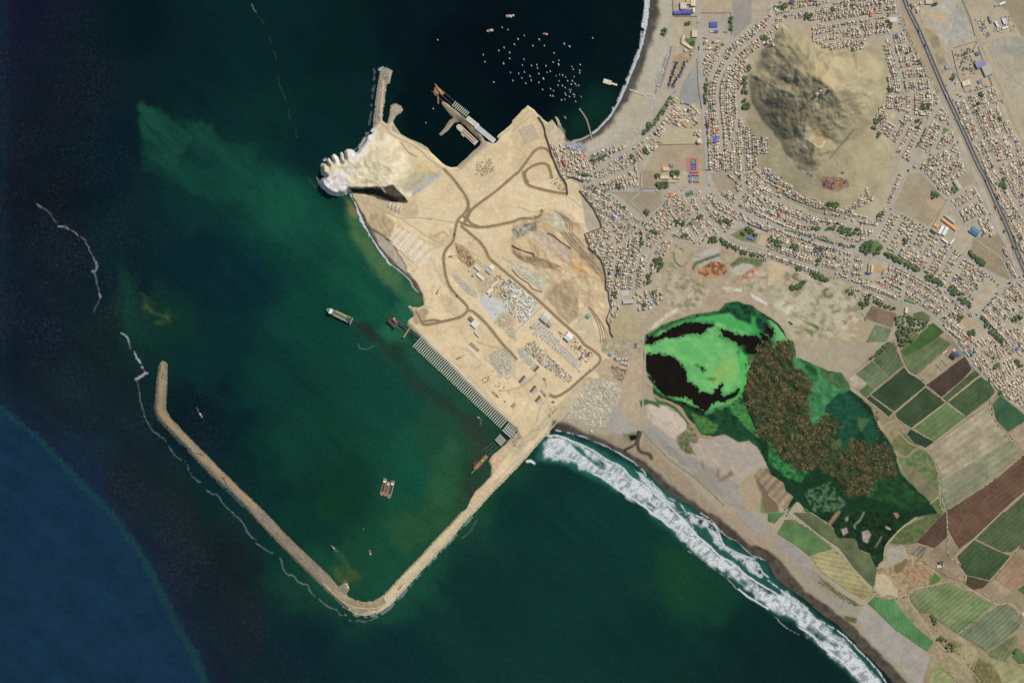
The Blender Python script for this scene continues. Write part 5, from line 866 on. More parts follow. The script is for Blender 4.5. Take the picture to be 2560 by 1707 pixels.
# ------------------------------------------------------------------ mesh builder for things
class MB:
    def __init__(s): s.V = []; s.F = []; s.C = []
    def add(s, V, F, c=None):
        o = len(s.V); s.V += [tuple(v) for v in V]; s.F += [tuple(i+o for i in f) for f in F]; s.C += [c]*len(F)
    def box(s, cx, cy, z0, w, d, h, ang=0.0, c=None, taper=1.0):
        ca, sa = math.cos(ang), math.sin(ang); V = []
        for k, z in ((1.0, z0), (taper, z0+h)):
            for u, v in ((-.5, -.5), (.5, -.5), (.5, .5), (-.5, .5)):
                x, y = u*w*k, v*d*k; V.append((cx+x*ca-y*sa, cy+x*sa+y*ca, z))
        s.add(V, [(0,3,2,1), (4,5,6,7), (0,1,5,4), (1,2,6,5), (2,3,7,6), (3,0,4,7)], c); return s
    def prism(s, pts, z0, z1, c=None, k=1.0):
        n = len(pts); V = [(x, y, z0) for x, y in pts]+[(x*k, y*k, z1) for x, y in pts]
        s.add(V, [tuple(range(n-1, -1, -1)), tuple(range(n, 2*n))]+[(i, (i+1) % n, n+(i+1) % n, n+i) for i in range(n)], c); return s
    def cyl(s, x, y, z0, r, h, n=10, r2=None, c=None):
        r2 = r if r2 is None else r2
        V = [(x+r*math.cos(2*math.pi*i/n), y+r*math.sin(2*math.pi*i/n), z0) for i in range(n)]+[(x+r2*math.cos(2*math.pi*i/n), y+r2*math.sin(2*math.pi*i/n), z0+h) for i in range(n)]
        s.add(V, [tuple(range(n-1, -1, -1)), tuple(range(n, 2*n))]+[(i, (i+1) % n, n+(i+1) % n, n+i) for i in range(n)], c); return s
    def bar(s, p, q, r=0.4, c=None):
        p = Vector(p); q = Vector(q); d = (q-p); u = d.normalized(); a = u.cross(Vector((0, 0, 1)));
        if a.length < 0.05: a = Vector((1, 0, 0))
        a.normalize(); b = u.cross(a); V = []
        for e in (p, q):
            for sx_, sy_ in ((-1,-1), (1,-1), (1,1), (-1,1)): V.append(tuple(e+a*sx_*r+b*sy_*r))
        s.add(V, [(0,1,2,3), (7,6,5,4), (0,4,5,1), (1,5,6,2), (2,6,7,3), (3,7,4,0)], c); return s
    def gable(s, cx, cy, z0, w, d, h, rise, c=None):
        V = [(cx-w/2, cy-d/2, z0+h), (cx+w/2, cy-d/2, z0+h), (cx+w/2, cy+d/2, z0+h), (cx-w/2, cy+d/2, z0+h), (cx-w/2, cy, z0+h+rise), (cx+w/2, cy, z0+h+rise)]
        s.add(V, [(0,1,5,4), (2,3,4,5), (0,4,3), (1,2,5), (0,3,2,1)], c); return s
    def build(s, name, mat=None, parent=None):
        me = bpy.data.meshes.new(name); me.from_pydata(s.V, [], s.F)
        if s.C and s.C[0] is not None:
            a = me.attributes.new('col', 'FLOAT_COLOR', 'FACE'); c = np.ones((len(s.F), 4), np.float32); c[:, :3] = np.array([list(q) for q in s.C]); a.data.foreach_set('color', c.ravel())
        bm = bmesh.new(); bm.from_mesh(me); bmesh.ops.recalc_face_normals(bm, faces=bm.faces[:]); bm.to_mesh(me); bm.free()
        return link(name, me, mat, parent)
def copy_tree(o, parent=None):
    c = o.copy(); COL.objects.link(c); c.parent = parent
    for ch_ in o.children: copy_tree(ch_, c)
    return c
def ang2(p, q): return math.atan2(-(q[1]-p[1]), q[0]-p[0])
def at(name, px, label, cat, rz=0.0, group=None, z=None):
    x, y = w2(*px); o = empty(name, (x, y, zat(*px) if z is None else z), rz)
    return tag(o, label, cat, group)
# many boxes at once
class BOXES:
    def __init__(s): s.R = []
    def add(s, x, y, z0, w, d, h, ang, top, side): s.R.append((x, y, z0, w, d, h, ang, *top, *side))
def boxes_mesh(name, R):
    R = np.array(R, float); n = len(R); ca, sa = np.cos(R[:, 6]), np.sin(R[:, 6])
    V = np.zeros((n, 8, 3))
    for k, (u, v, t) in enumerate(((-.5,-.5,0), (.5,-.5,0), (.5,.5,0), (-.5,.5,0), (-.5,-.5,1), (.5,-.5,1), (.5,.5,1), (-.5,.5,1))):
        X, Y = u*R[:, 3], v*R[:, 4]
        V[:, k, 0] = R[:, 0]+X*ca-Y*sa; V[:, k, 1] = R[:, 1]+X*sa+Y*ca; V[:, k, 2] = R[:, 2]+t*R[:, 5]
    f = np.array([(4,5,6,7), (0,1,5,4), (1,2,6,5), (2,3,7,6), (3,0,4,7)]); F = (f[None]+(np.arange(n)*8)[:, None, None]).reshape(-1, 4)
    col = np.repeat(R[:, None, 10:13], 5, 1).copy(); col[:, 0] = R[:, 7:10]
    return mesh_np(name, V.reshape(-1, 3), F, col.reshape(-1, 3))
# ------------------------------------------------------------------ special plots kept free of ordinary houses
for c_, r_, s_ in [(2,0,"1480,-20 1700,-20 1700,150 1480,150"),(2,0,"1730,-20 2205,-20 2205,120 1990,400 1740,320"),(2,0,"1540,320 1700,320 1700,450 1650,480 1540,420"),(2,0,"1450,500 1640,480 1620,560 1480,830 1420,830"),
   (2,0,"1600,560 1735,530 1745,960 1530,920"),(2,0,"1440,1160 1765,1160 1765,1568 1350,1568 1200,1568 1300,1450 1370,1320 1350,1300"),(2,0,"1550,920 1640,930 1640,980 1540,960"),(2,1,"1180,-20 1790,-20 1790,160 1180,180"),
   (2,1,"880,190 1385,190 1385,330 1210,420 1100,290 1060,300"),(2,1,"1585,180 1680,180 1680,240 1590,240"),(2,1,"1180,340 1270,340 1270,410 1200,420"),(2,1,"2000,560 2360,560 2360,680 2200,670 2010,610"),(3,0,"180,-20 300,-20 200,80 90,100 80,60"),
   (3,0,"1090,150 1220,150 1240,270 1110,290 1080,220"),(3,0,"1100,990 1230,1030 1180,1160 1090,1100"),(3,0,"1600,1150 1700,1190 1590,1260"),(3,0,"1350,1380 1480,1430 1380,1510 1320,1480"),(3,1,"1290,-20 1400,-20 1640,290 1580,410 1460,520 1140,350"),
   (3,1,"1650,90 1880,10 1910,110 1730,200"),(3,1,"1480,430 1640,300 1780,490 1680,690 1480,590"),(3,1,"1800,520 1900,440 1990,600 1920,600 1880,610"),(3,1,"1900,620 2120,590 2230,1000 2150,1000 1820,800"),(3,1,"850,680 940,590 1060,650 1060,760 870,760"),
   (3,1,"1050,740 1100,730 1450,930 1400,960 1250,890"),(3,1,"890,820 1110,860 1080,1000 870,950"),(3,1,"800,960 960,1010 1230,1110 1220,1140 960,1040"),(3,1,"1235,1160 1450,1230 1240,1210"),(3,1,"1730,1370 1820,1310 1910,1420 1900,1510 1830,1490"),
   (3,1,"1450,960 1620,1050 1600,1080 1450,990"),(3,1,"1650,1030 1900,1260 1860,1290 1640,1110"),(3,1,"1930,1290 2180,1568 2100,1568 1900,1330"),(3,1,"2210,1370 2330,1300 2340,1370 2250,1430"),(3,1,"1180,610 1280,620 1290,680 1230,680"),
   (3,1,"840,340 1000,250 1080,330 960,440 780,370"),(3,1,"370,500 560,480 850,530 850,600 700,600 400,540"),(3,2,"1580,60 1790,60 1790,150 1600,300"),(3,2,"2070,190 2150,190 2150,250 2070,260"),(3,2,"2200,80 2360,150 2360,230 2230,110"),
   (2,1,"2030,480 2200,480 2360,570 2360,600"),(2,1,"1300,770 1400,770 1400,940 1320,940"),(2,1,"1240,940 1380,950 1380,1060 1245,1060"),(2,1,"985,1090 1110,1095 1110,1180 985,1180"),(2,1,"1005,1170 1140,1170 1140,1250 1005,1250"),(3,1,"520,280 660,290 650,350 520,330")]:
    P_ = T(c_, r_, s_); r = sdf(P_, 3)
    if r is not None: v = RD[r[0]]; v[r[1] > 0] = -1
r = sdf([q for q in BAY], 4); v = RD[r[0]]; v[r[1] > 0] = -1
# ------------------------------------------------------------------ houses
PAL = [((214,198,170),28,'tan'),((226,214,190),22,'cream'),((206,188,160),20,'sandy'),((190,180,164),9,'grey'),((178,156,130),6,'brown'),((214,178,156),8,'pink'),((234,230,218),6,'white'),((208,126,84),1,'orange'),((104,116,178),1.2,'blue'),((196,84,72),.4,'red'),((84,74,68),3,'dark'),((94,146,160),0.8,'teal')]
def pick(pal=PAL):
    t = rnd.random()*sum(p[1] for p in pal)
    for c, w, n in pal:
        t -= w
        if t <= 0: break
    k = rnd.uniform(0.86, 1.04); return tuple(np.clip(C(*c)*k, 0, .85)), n
OCC = np.zeros((NY*2, NX*2), bool)
LOTS = []
OLD = OCC.copy()
def lot_ok(px, py, w, d, a, gap):
    ca, sa = math.cos(a), math.sin(a)
    for u, v in ((0,0), (-.5,-.5), (.5,-.5), (.5,.5), (-.5,.5), (0,.5), (0,-.5)):
        x = px+u*w*ca-v*d*sa; y = py-(u*w*sa+v*d*ca)
        if not (-8 < x < 2568 and -8 < y < 1715): return False
        if gs(RD, x, y) < gap or gs(CO, x, y) < 4: return False
        j, i = int(min(max(y, 0), 1706)/1.25), int(min(max(x, 0), 2559)/1.25)
        if OLD[j, i] or (abs(u) < .1 and OCC[j, i]): return False
    for u in np.linspace(-.34, .34, 4):
        for v in np.linspace(-.42, .42, 9):
            x = px+u*w*ca-v*d*sa; y = py-(u*w*sa+v*d*ca); OCC[int(min(max(y, 0), 1706)/1.25), int(min(max(x, 0), 2559)/1.25)] = True
    return True
def pip(P_, x, y):
    c = False; n = len(P_)
    for i in range(n):
        a, b = P_[i], P_[i-1]
        if (a[1] > y) != (b[1] > y) and x < (b[0]-a[0])*(y-a[1])/(b[1]-a[1])+a[0]: c = not c
    return c
def town(poly, guide, lw=5.4, ld=12.0, dens=0.985, alley=1.2, jit=0.06, shrink=None):
    g_ = densify(guide, 3.0, True); n_ = normals2(g_)
    # extend the guide at both ends
    t0 = g_[0]-g_[1]; t1 = g_[-1]-g_[-2]
    g_ = np.concatenate([[g_[0]+t0*k for k in range(60, 0, -1)], g_, [g_[-1]+t1*k for k in range(1, 61)]]); n_ = normals2(g_)
    arc = np.concatenate([[0], np.cumsum(np.linalg.norm(np.diff(g_, axis=0), axis=1))])
    P_ = list(poly); xs = [p[0] for p in P_]; ys = [p[1] for p in P_]
    OLD[:] = OCC; t = -260.0; row = 0
    while t < 260:
        tc = t+ld/2; s = 0.0
        while s < arc[-1]:
            w = lw*rnd.uniform(0.75, 1.35); sc_ = s+w/2
            i = min(np.searchsorted(arc, sc_), len(g_)-1)
            x, y = g_[i][0]+n_[i][0]*tc, g_[i][1]+n_[i][1]*tc
            if min(xs) < x < max(xs) and min(ys) < y < max(ys) and pip(P_, x, y) and rnd.random() < dens:
                a = math.atan2(-(g_[i][1]-g_[i-1][1]), g_[i][0]-g_[i-1][0])+rnd.uniform(-jit, jit)
                if lot_ok(x, y, w*0.9, ld*0.9, a, 0.35): LOTS.append((x, y, w, ld, a, row % 2))
                elif lot_ok(x, y, w*0.9, ld*0.45, a, 0.35): LOTS.append((x, y, w, ld*0.55, a, row % 2))
            s += w
        t += ld; row += 1
        if row % 2 == 0: t += alley
TW = [ # polygon, guide line, lot width, lot depth
 ((2,0,"2400,80 2400,420 2300,420 2190,480 2150,570 2180,640 2110,700 2110,880 2090,960 2110,1050 2140,1150 2250,1260 2350,1260 2350,1400 2250,1420 2230,1568 1800,1568 1785,1000 1755,960 1745,540 1790,520 1900,510 1990,400"), (2,0,"2400,200 2350,250 2220,345 2100,440 2000,540 1930,650 1890,760 1880,900 1890,1050 1910,1200 1918,1380 1930,1568"), 4.6, 9.5),
 ((3,0,"-20,80 190,-30 1195,-20 1250,280 1110,305 890,345 880,460 760,470 700,440 600,470 480,420 400,370 400,290 480,190 300,170 200,150 130,180 80,260 0,300 -20,240"), (3,0,"400,245 840,172 1200,110"), 4.6, 8.5),
 ((3,0,"1060,440 1120,330 1260,300 1400,560 1540,820 1620,960 1500,1072 1430,1200 1350,1360 1290,1480 1200,1420 1150,1290 960,1170 1000,1010 1090,960 1110,700"), (3,0,"1112,312 1150,480 1200,640 1220,750 1240,900 1230,1060 1130,1260 1050,1400"), 4.8, 9.5),
 ((3,0,"1600,950 1640,1020 1700,1180 1830,1568 1300,1568 1330,1480 1440,1220"), (3,0,"1600,930 1500,1072 1430,1200 1350,1360 1285,1580"), 5, 9.5),
 ((3,1,"1410,-20 1860,-20 2130,580 1900,612 1800,490 1640,265"), (3,1,"1640,272 1800,190 1915,118"), 5, 10),
 ((3,0,"1700,930 1900,790 2080,790 2200,1000 2350,1360 2400,1420 2400,1600 1960,1600 1850,1330 1790,1180"), (3,0,"1820,900 1880,1040 1960,1220 2050,1400 2110,1568"), 5.2, 11),
 ((3,1,"2010,-20 2400,-20 2400,860 2260,640 2200,500 2120,300 2060,150"), (3,1,"2110,0 2190,120 2260,260 2360,420"), 5.4, 11),
 ((3,1,"2110,680 2170,700 2210,800 2310,980 2200,1010 2150,830 2110,800"), (3,1,"2130,700 2280,960"), 5, 9),
 ((3,1,"2400,960 2210,1040 2050,1180 1930,1320 2180,1568 2400,1568"), (3,1,"2000,1230 2180,1420"), 5, 10),
 ((3,2,"2100,-20 2400,-20 2400,260"), (3,2,"2125,-10 2250,150"), 5, 10),
 ((3,1,"1110,370 1400,515 1680,715 2010,925 2220,1040 1910,1320 1600,1090 1230,880 1060,740 1010,560"), (3,1,"1212,440 1140,580 1062,720"), 4.6, 10),
 ((3,1,"800,780 1230,885 1600,1100 1900,1330 1740,1360 1860,1500 2000,1700 2060,1830 2350,2080 2400,2200 2400,2100 1780,1600 1640,1450 1520,1330 1230,1200 1000,1190 730,1060"), (3,1,"830,760 1000,790 1230,880 1400,970 1600,1090 1750,1200 1900,1320"), 4.6, 9.5),
 ((3,2,"1680,-20 2060,-20 2140,30 2260,170 2400,330 2400,720 2330,580 2150,480 1960,300 1850,180 1740,30"), (3,2,"1850,172 2045,30"), 5, 9.5),
 ((3,1,"-20,480 150,545 400,635 690,720 830,765 740,1010 600,960 300,890 0,800 -20,560"), (3,1,"-10,480 150,542 400,632 700,715 830,760"), 4.8, 10),
 ((2,1,"1990,200 2110,240 2350,440 2350,480 2150,385 1990,300 1880,210")  , (2,1,"1880,220 2000,310 2150,390 2350,482"), 5, 10),
 ((3,1,"-20,0 100,20 150,120 250,170 330,230 460,250 530,330 650,350 780,320 790,280 900,200 900,150 960,260 1080,330 1080,420 960,590 800,720 700,710 400,625 150,535 -20,475"), (3,1,"0,232 150,300 400,400 600,440 800,500 1000,535"), 5, 9.5),
 ((3,1,"1180,60 1240,0 1210,80 1130,290 1070,280 1140,130"), (3,1,"1240,0 1120,290"), 5, 9),
 ((2,1,"1950,0 2110,-20 2400,-20 2400,500 2150,385 2060,300 2130,200 2060,180 2040,90"), (2,1,"2110,0 2250,150 2350,260"), 4.8, 9.5),
 ((2,1,"620,180 660,130 760,160 1040,330 1200,480 1130,560 1050,640 940,700 850,550 830,510 760,340 670,250"), (2,1,"640,112 760,150 850,200 950,262 1040,320 1100,380 1200,470"), 4.6, 8.5),
 ((2,1,"670,580 830,530 950,700 1050,640 1200,500 1220,600 1230,700 1240,1060 1100,1090 880,1080 860,900 800,790 715,700"), (2,1,"1198,500 1220,600 1210,700 1165,800 1130,900 1108,1080"), 4.6, 8.5),
 ((2,1,"1200,490 1390,330 1400,200 1590,190 1680,360 1740,360 1550,510 1450,560 1310,690 1230,700"), (2,1,"1385,270 1280,400 1195,485"), 4.4, 8.5),
 ((2,1,"1240,1060 1250,850 1310,690 1380,650 1480,640 1410,800 1290,790 1300,920 1390,930 1385,960 1250,950"), (2,1,"1310,690 1270,770 1250,850 1240,950"), 4.6, 8.5),
 ((2,1,"890,1090 1100,1100 1370,1065 1380,1200 1270,1320 1180,1290 1150,1240 1000,1270 900,1390 880,1360 920,1250"), (2,1,"900,1180 1370,1120"), 5, 9, 0.55),
 ((2,1,"1680,180 1820,190 2000,320 2350,490 2350,560 2200,500 2080,460 1960,560 1800,650 1700,680 1560,640 1450,580 1640,440"), (2,1,"1815,180 1730,230 1702,280 1740,340 1780,400 1840,480 1900,540 1960,562"), 4.8, 10),
 ((2,1,"1900,590 1970,580 2020,630 2250,700 2350,740 2350,820 2200,760 2080,720 1980,680"), (2,1,"1970,570 1990,610 2100,660 2230,690 2360,734"), 4.6, 9),
 ((2,0,"360,1330 480,1330 700,1420 800,1390 1030,1320 1060,1370 760,1550 690,1568 440,1568"), (2,0,"720,1410 860,1350 980,1300 1100,1240"), 4.8, 8.5, 0.7),
 ((2,1,"430,-20 760,-20 1060,-20 900,60 780,90 700,105 480,50"), (2,1,"500,40 780,90 900,60"), 4.8, 8.5, 0.8),
 ((2,0,"760,1568 900,1480 1070,1380 1160,1490 1165,1568"), (2,0,"760,1568 900,1470 1050,1375"), 5, 11),
 ((2,1,"760,90 900,60 1110,-30 1165,-20 1165,180 870,180"), (2,1,"790,90 900,60 1030,10 1120,-30"), 5, 11, 0.8),
 ((2,0,"1085,1370 1270,1220 1350,1320 1250,1440 1170,1490"), (2,0,"1270,1210 1130,1320 1050,1375"), 5.5, 13, 0.7),
 ((2,0,"1370,1090 1490,900 1600,930 1700,990 1740,1060 1740,1160 1450,1170 1400,1230 1300,1260 1290,1220"), (2,0,"1350,1110 1270,1210"), 5.5, 10, 0.72),
 ((2,0,"1560,460 1690,480 1600,620 1520,740 1490,830 1500,700"), (2,0,"1690,500 1600,620 1520,740"), 5, 8, 0.9),
 ((2,0,"1730,330 1860,340 1960,400 1880,560 1830,680 1790,800 1760,760"), (2,0,"1730,330 1760,760"), 5.5, 10, 0.5),
 ((3,0,"1320,20 1390,20 1430,150 1370,160"), (3,0,"1340,20 1400,160"), 5.5, 10, 0.8),
 ((3,1,"2200,1280 2400,1400 2400,1568 2170,1568 2150,1460"), (3,1,"2210,1400 2160,1450"), 5, 10),
 ((3,0,"1690,640 1850,760 1770,800 1680,760"), (3,0,"1700,700 1800,780"), 5, 8, 0.15)]
for q in TW:
    town(T(*q[0]), T(*q[1]), q[2], q[3], *(q[4:] or ()))
house_m = colmat('rendered_house_walls_and_roofs', None, rough=0.9, spec=0.1, noise=((0.08, 0.3), (0.06, 1.2)))
wallc = [(190,172,146),(172,154,130),(204,188,164),(160,140,116)]
def house_boxes(x, y, w, d, a, flip):
    """boxes of one plot: front block, rear block, sheds; in metres round the plot centre"""
    R = []; w *= S*1.0; d *= S*1.0
    wc = tuple(C(*rnd.choice(wallc))); sg = -1 if flip else 1
    f = rnd.uniform(0.42, 0.72); h = rnd.choice([2.2, 2.3, 2.4, 2.4, 2.6, 4.2, 4.6, 5.6]); main, nm = pick()
    R.append((0, -sg*d*(0.5-f/2), w*0.98, d*f, h, main, wc))
    if rnd.random() < 0.9:
        r2 = rnd.uniform(0.16, max(0.2, 0.95-f)); wq = rnd.uniform(0.5, 1.0)
        R.append((rnd.choice([-1, 1])*w*(1-wq)/2*0.98, sg*d*(0.5-r2/2), w*wq, d*r2, rnd.choice([2.2, 2.4, 2.6, 4.6]), pick()[0], wc))
    if rnd.random() < 0.55:
        R.append((rnd.choice([-1, 1])*w*0.26, -sg*d*(0.5-f*rnd.uniform(.3, .7)), w*rnd.uniform(.3, .46), d*f*rnd.uniform(.25, .5), h+rnd.choice([0.7, 1.2, 2.4]), pick()[0], wc))
    if rnd.random() < 0.35: R.append((rnd.choice([-1, 1])*w*0.3, sg*d*0.05, w*0.36, d*0.12, 2.2, pick()[0], wc))
    R.append((0, 0, w*1.02, d*1.02, 0.25, tuple(C(*rnd.choice([(212,196,170), (200,186,160), (216,202,178), (190,174,150)]))), wc))
    return R, nm, h
LOTS.sort(key=lambda q: -q[2]*q[3])
BX = []; hitems = []
for k, (x, y, w, d, a, fl) in enumerate(LOTS):
    R, nm, h = house_boxes(x, y, w, d, a, fl); X, Y = w2(x, y); z = zat(x, y)-0.5
    if k < 300:
        root = empty('house', (X, Y, z), a); tag(root, None, 'house', 'flat-roofed town houses')
        u, v, ww, dd, hh_, c, wc = R.pop(); MB().box(u, v, 0, ww, dd, .75, 0, c).build('yard_slab', house_m, root)
        for i, (u, v, ww, dd, hh_, c, wc) in enumerate(R):
            b_ = MB(); b_.box(u, v, 0, ww, dd, hh_+.5-0.25, 0, wc)
            b_.build(['main_block', 'rear_block', 'roof_room', 'yard_shed'][min(i, 3)], house_m, root)
            rf = MB(); rf.box(u, v, hh_+.25, ww*0.97, dd*0.97, 0.28, 0, c)
            for sx_, sy_, lx, ly in ((0,.5,1,0), (0,-.5,1,0), (.5,0,0,1), (-.5,0,0,1)):
                rf.box(u+sx_*(ww-0.3), v+sy_*(dd-0.3), hh_+.26, ww if lx else .3, (dd-.62) if ly else .3, 0.85, 0, wc)
            rf.build('roof', house_m, root)
        st = 'one-storey' if h < 4 else 'two-storey' if h < 7 else 'three-storey'
        hitems.append((root, f"{nm} {st} house {where(x, y)}", x, y))
    else:
        ca, sa = math.cos(a), math.sin(a)
        for (u, v, ww, dd, hh_, c, wc) in R: BX.append((X+u*ca-v*sa, Y+u*sa+v*ca, z, ww, dd, hh_+.5, a, *c, *wc))
uniq(hitems)
print('lots', len(LOTS), 'boxes', len(BX))
tag(link('distant_houses', boxes_mesh('distant_houses', BX), house_m), 'thousands of small flat-roofed houses packed into the town blocks', 'houses', kind='stuff')
# ------------------------------------------------------------------ walls, terraces, ridges
def wall(name, pts, w, h, col, label, cat='wall', smooth=False, base=-0.6, part=None):
    P_ = densify(pts, 6, smooth); c0 = P_.mean(0); X0, Y0 = w2(*c0); root = link(name, None) if False else None
    n = normals2(P_); Lp = P_+n*w/2; Rp = P_-n*w/2; V = []; F = []
    for a, b in zip(Lp, Rp):
        zz_ = max(zat(*a), zat(*b)); ax, ay = w2(*a); bx, by = w2(*b)
        V += [(ax-X0, ay-Y0, zz_+base), (bx-X0, by-Y0, zz_+base), (bx-X0, by-Y0, zz_+h), (ax-X0, ay-Y0, zz_+h)]
    for i in range(len(P_)-1):
        o = i*4; F += [(o+3, o+2, o+6, o+7), (o, o+3, o+7, o+4), (o+1, o+5, o+6, o+2)]
    F += [(0, 1, 2, 3), (len(V)-1, len(V)-2, len(V)-3, len(V)-4)]
    m_ = MB(); m_.V = V; m_.F = F; m_.C = [None]*len(F); o = m_.build(name, paintmat(*col)); o.location = (X0, Y0, 0)
    return tag(o, label, cat)
wall('boundary_wall', T(2,0,"245,1070 285,1130 305,1180 312,1235 335,1300 355,1370 372,1430 400,1490 430,1568")+T(2,1,"450,40 480,80 505,125 515,215"), 1.6, 8, (140,124,98), "tall dark wall zigzagging down the east edge of the sand port")
wall('boundary_wall', T(2,1,"620,180 670,240 755,350 785,410 810,460 828,522 670,577 690,640 715,680 712,705 760,750 810,800 845,870 862,950 866,1080 888,1100 895,1180 910,1250 885,1320 872,1370 905,1440 905,1480 932,1525"), 1.5, 6, (122,120,102), "long green-grey wall between the port site and the hillside houses")
wall('retaining_wall', T(2,1,"485,80 520,60 560,55 600,75 660,100"), 1.4, 7, (120,110,92), "curved dark retaining wall at the top end of the port road")
for k, (c_, r_, s_) in enumerate([(2,1,"450,560 560,690 680,800 780,920 840,1010"),(2,1,"485,562 590,690 700,790 800,900 848,980"),(2,1,"520,563 620,690 690,760"),(2,1,"555,566 640,660 668,695"),(2,1,"385,362 460,410 500,470 510,540"),(2,1,"410,372 480,415 525,475 535,545"),(2,1,"440,390 510,430 550,480 560,545"),
   (2,1,"700,1240 760,1340 800,1440 820,1568"),(2,1,"718,1250 780,1340 820,1440 845,1568"),(2,1,"740,1275 810,1370 850,1470 868,1568"),(2,1,"765,1310 830,1400 870,1480 888,1560")]):
    wall('terrace_bank', T(c_, r_, s_), 1.8, 1.5, (176,152,118), f"{['outer','second','third','inner'][k % 4]} earth terrace bank {'beside the long dark wall' if k < 4 else 'round the grey gravel hollow' if k < 7 else 'on the curved slope above the lagoon'}", 'bank', smooth=True)
wall('rock_ridge', T(2,1,"330,570 380,590 450,650 540,710"), 2, 3.4, (140,122,96), "dark broken rock edge across the middle of the excavation", 'ridge', True)
wall('rock_ridge', T(2,1,"0,680 50,710 130,740 200,760 205,790"), 1.6, 4, (128,112,88), "low dark rock edge at the left of the excavation", 'ridge', True)
wall('rock_ridge', T(2,1,"0,900 60,970 150,1030 190,1080 280,1110"), 1.2, 3, (150,130,100), "low earth edge below the pale block yard", 'ridge', True)
for c_, r_, s_, lb in [(2,0,"1340,1330 1500,1325 1745,1322","low wall along the bottom of the pale storage yard"),(2,0,"1475,0 1482,150 1700,152","boundary wall round the blue-roofed factory"),(2,0,"1700,540 1712,800 1740,1000","wall along the right side of the grey coach ground"),
     (2,1,"1180,10 1180,150 1190,165 1400,163","wall round the empty school ground"),(3,0,"1785,0 1860,180 1900,330","yard wall right of the grey gravel heaps"),(3,0,"1690,460 1745,700 1810,850 2060,790 1910,380 1700,440","perimeter wall of the burnt scrap yard"),(3,0,"1790,740 1860,700","short yard wall below the scrap yard"),
     (3,2,"1540,210 1595,265","low farm wall left of the two open pens"),(3,2,"1592,165 1648,230","low farm wall between the two open pens"),(3,1,"1490,545 1590,370","wall left of the orange-roofed school"),(2,0,"1730,120 2010,120 2020,330","wall round the yard with the two blue roofs"),
     (3,1,"1370,545 1470,270 0,0","") if False else (2,1,"970,1280 900,1390 905,1470","low wall round the bare knoll")]:
    wall('yard_wall', T(c_, r_, s_), 0.9, 2.6, (150,132,108), lb)
# ------------------------------------------------------------------ buildings with a look of their own
def hall(c_, r_, x, y, wv, dv, ang, h, roof, label, cat='building', wallc_=(176,162,140), style='flat', name='hall', extra=0):
    k = 3.672; px = T(c_, r_, f"{x},{y}")[0]; w, d = wv/k*S, dv/k*S
    t = at(name, px, label, cat, math.radians(ang)); t.location.z -= 0.5
    MB().box(0, 0, 0, w, d, h).build('walls', paintmat(*wallc_), t)
    rf = MB()
    if style == 'gable': rf.gable(0, 0, h-0.1, w*1.03, d*1.04, 0.15, max(1.2, d*0.12))
    else:
        rf.box(0, 0, h+0.02, w*1.02, d*1.02, 0.35)
    o = rf.build('roof', paintmat(*roof), t)
    for i in range(extra):
        MB().box(-w/2+w*(i+.5)/extra, 0, h+0.38+(max(1.2, d*.12) if style == 'gable' else 0)*0.55, w/extra*0.28, d*0.7, 0.5).build('skylight', paintmat(*[min(255, q+34) for q in roof]), o)
    if extra == 0 and style == 'flat':
        MB().box(w*0.25, d*0.1, h+0.37, w*0.18, d*0.25, 1.6).build('roof_room', paintmat(*wallc_), t)
    return t
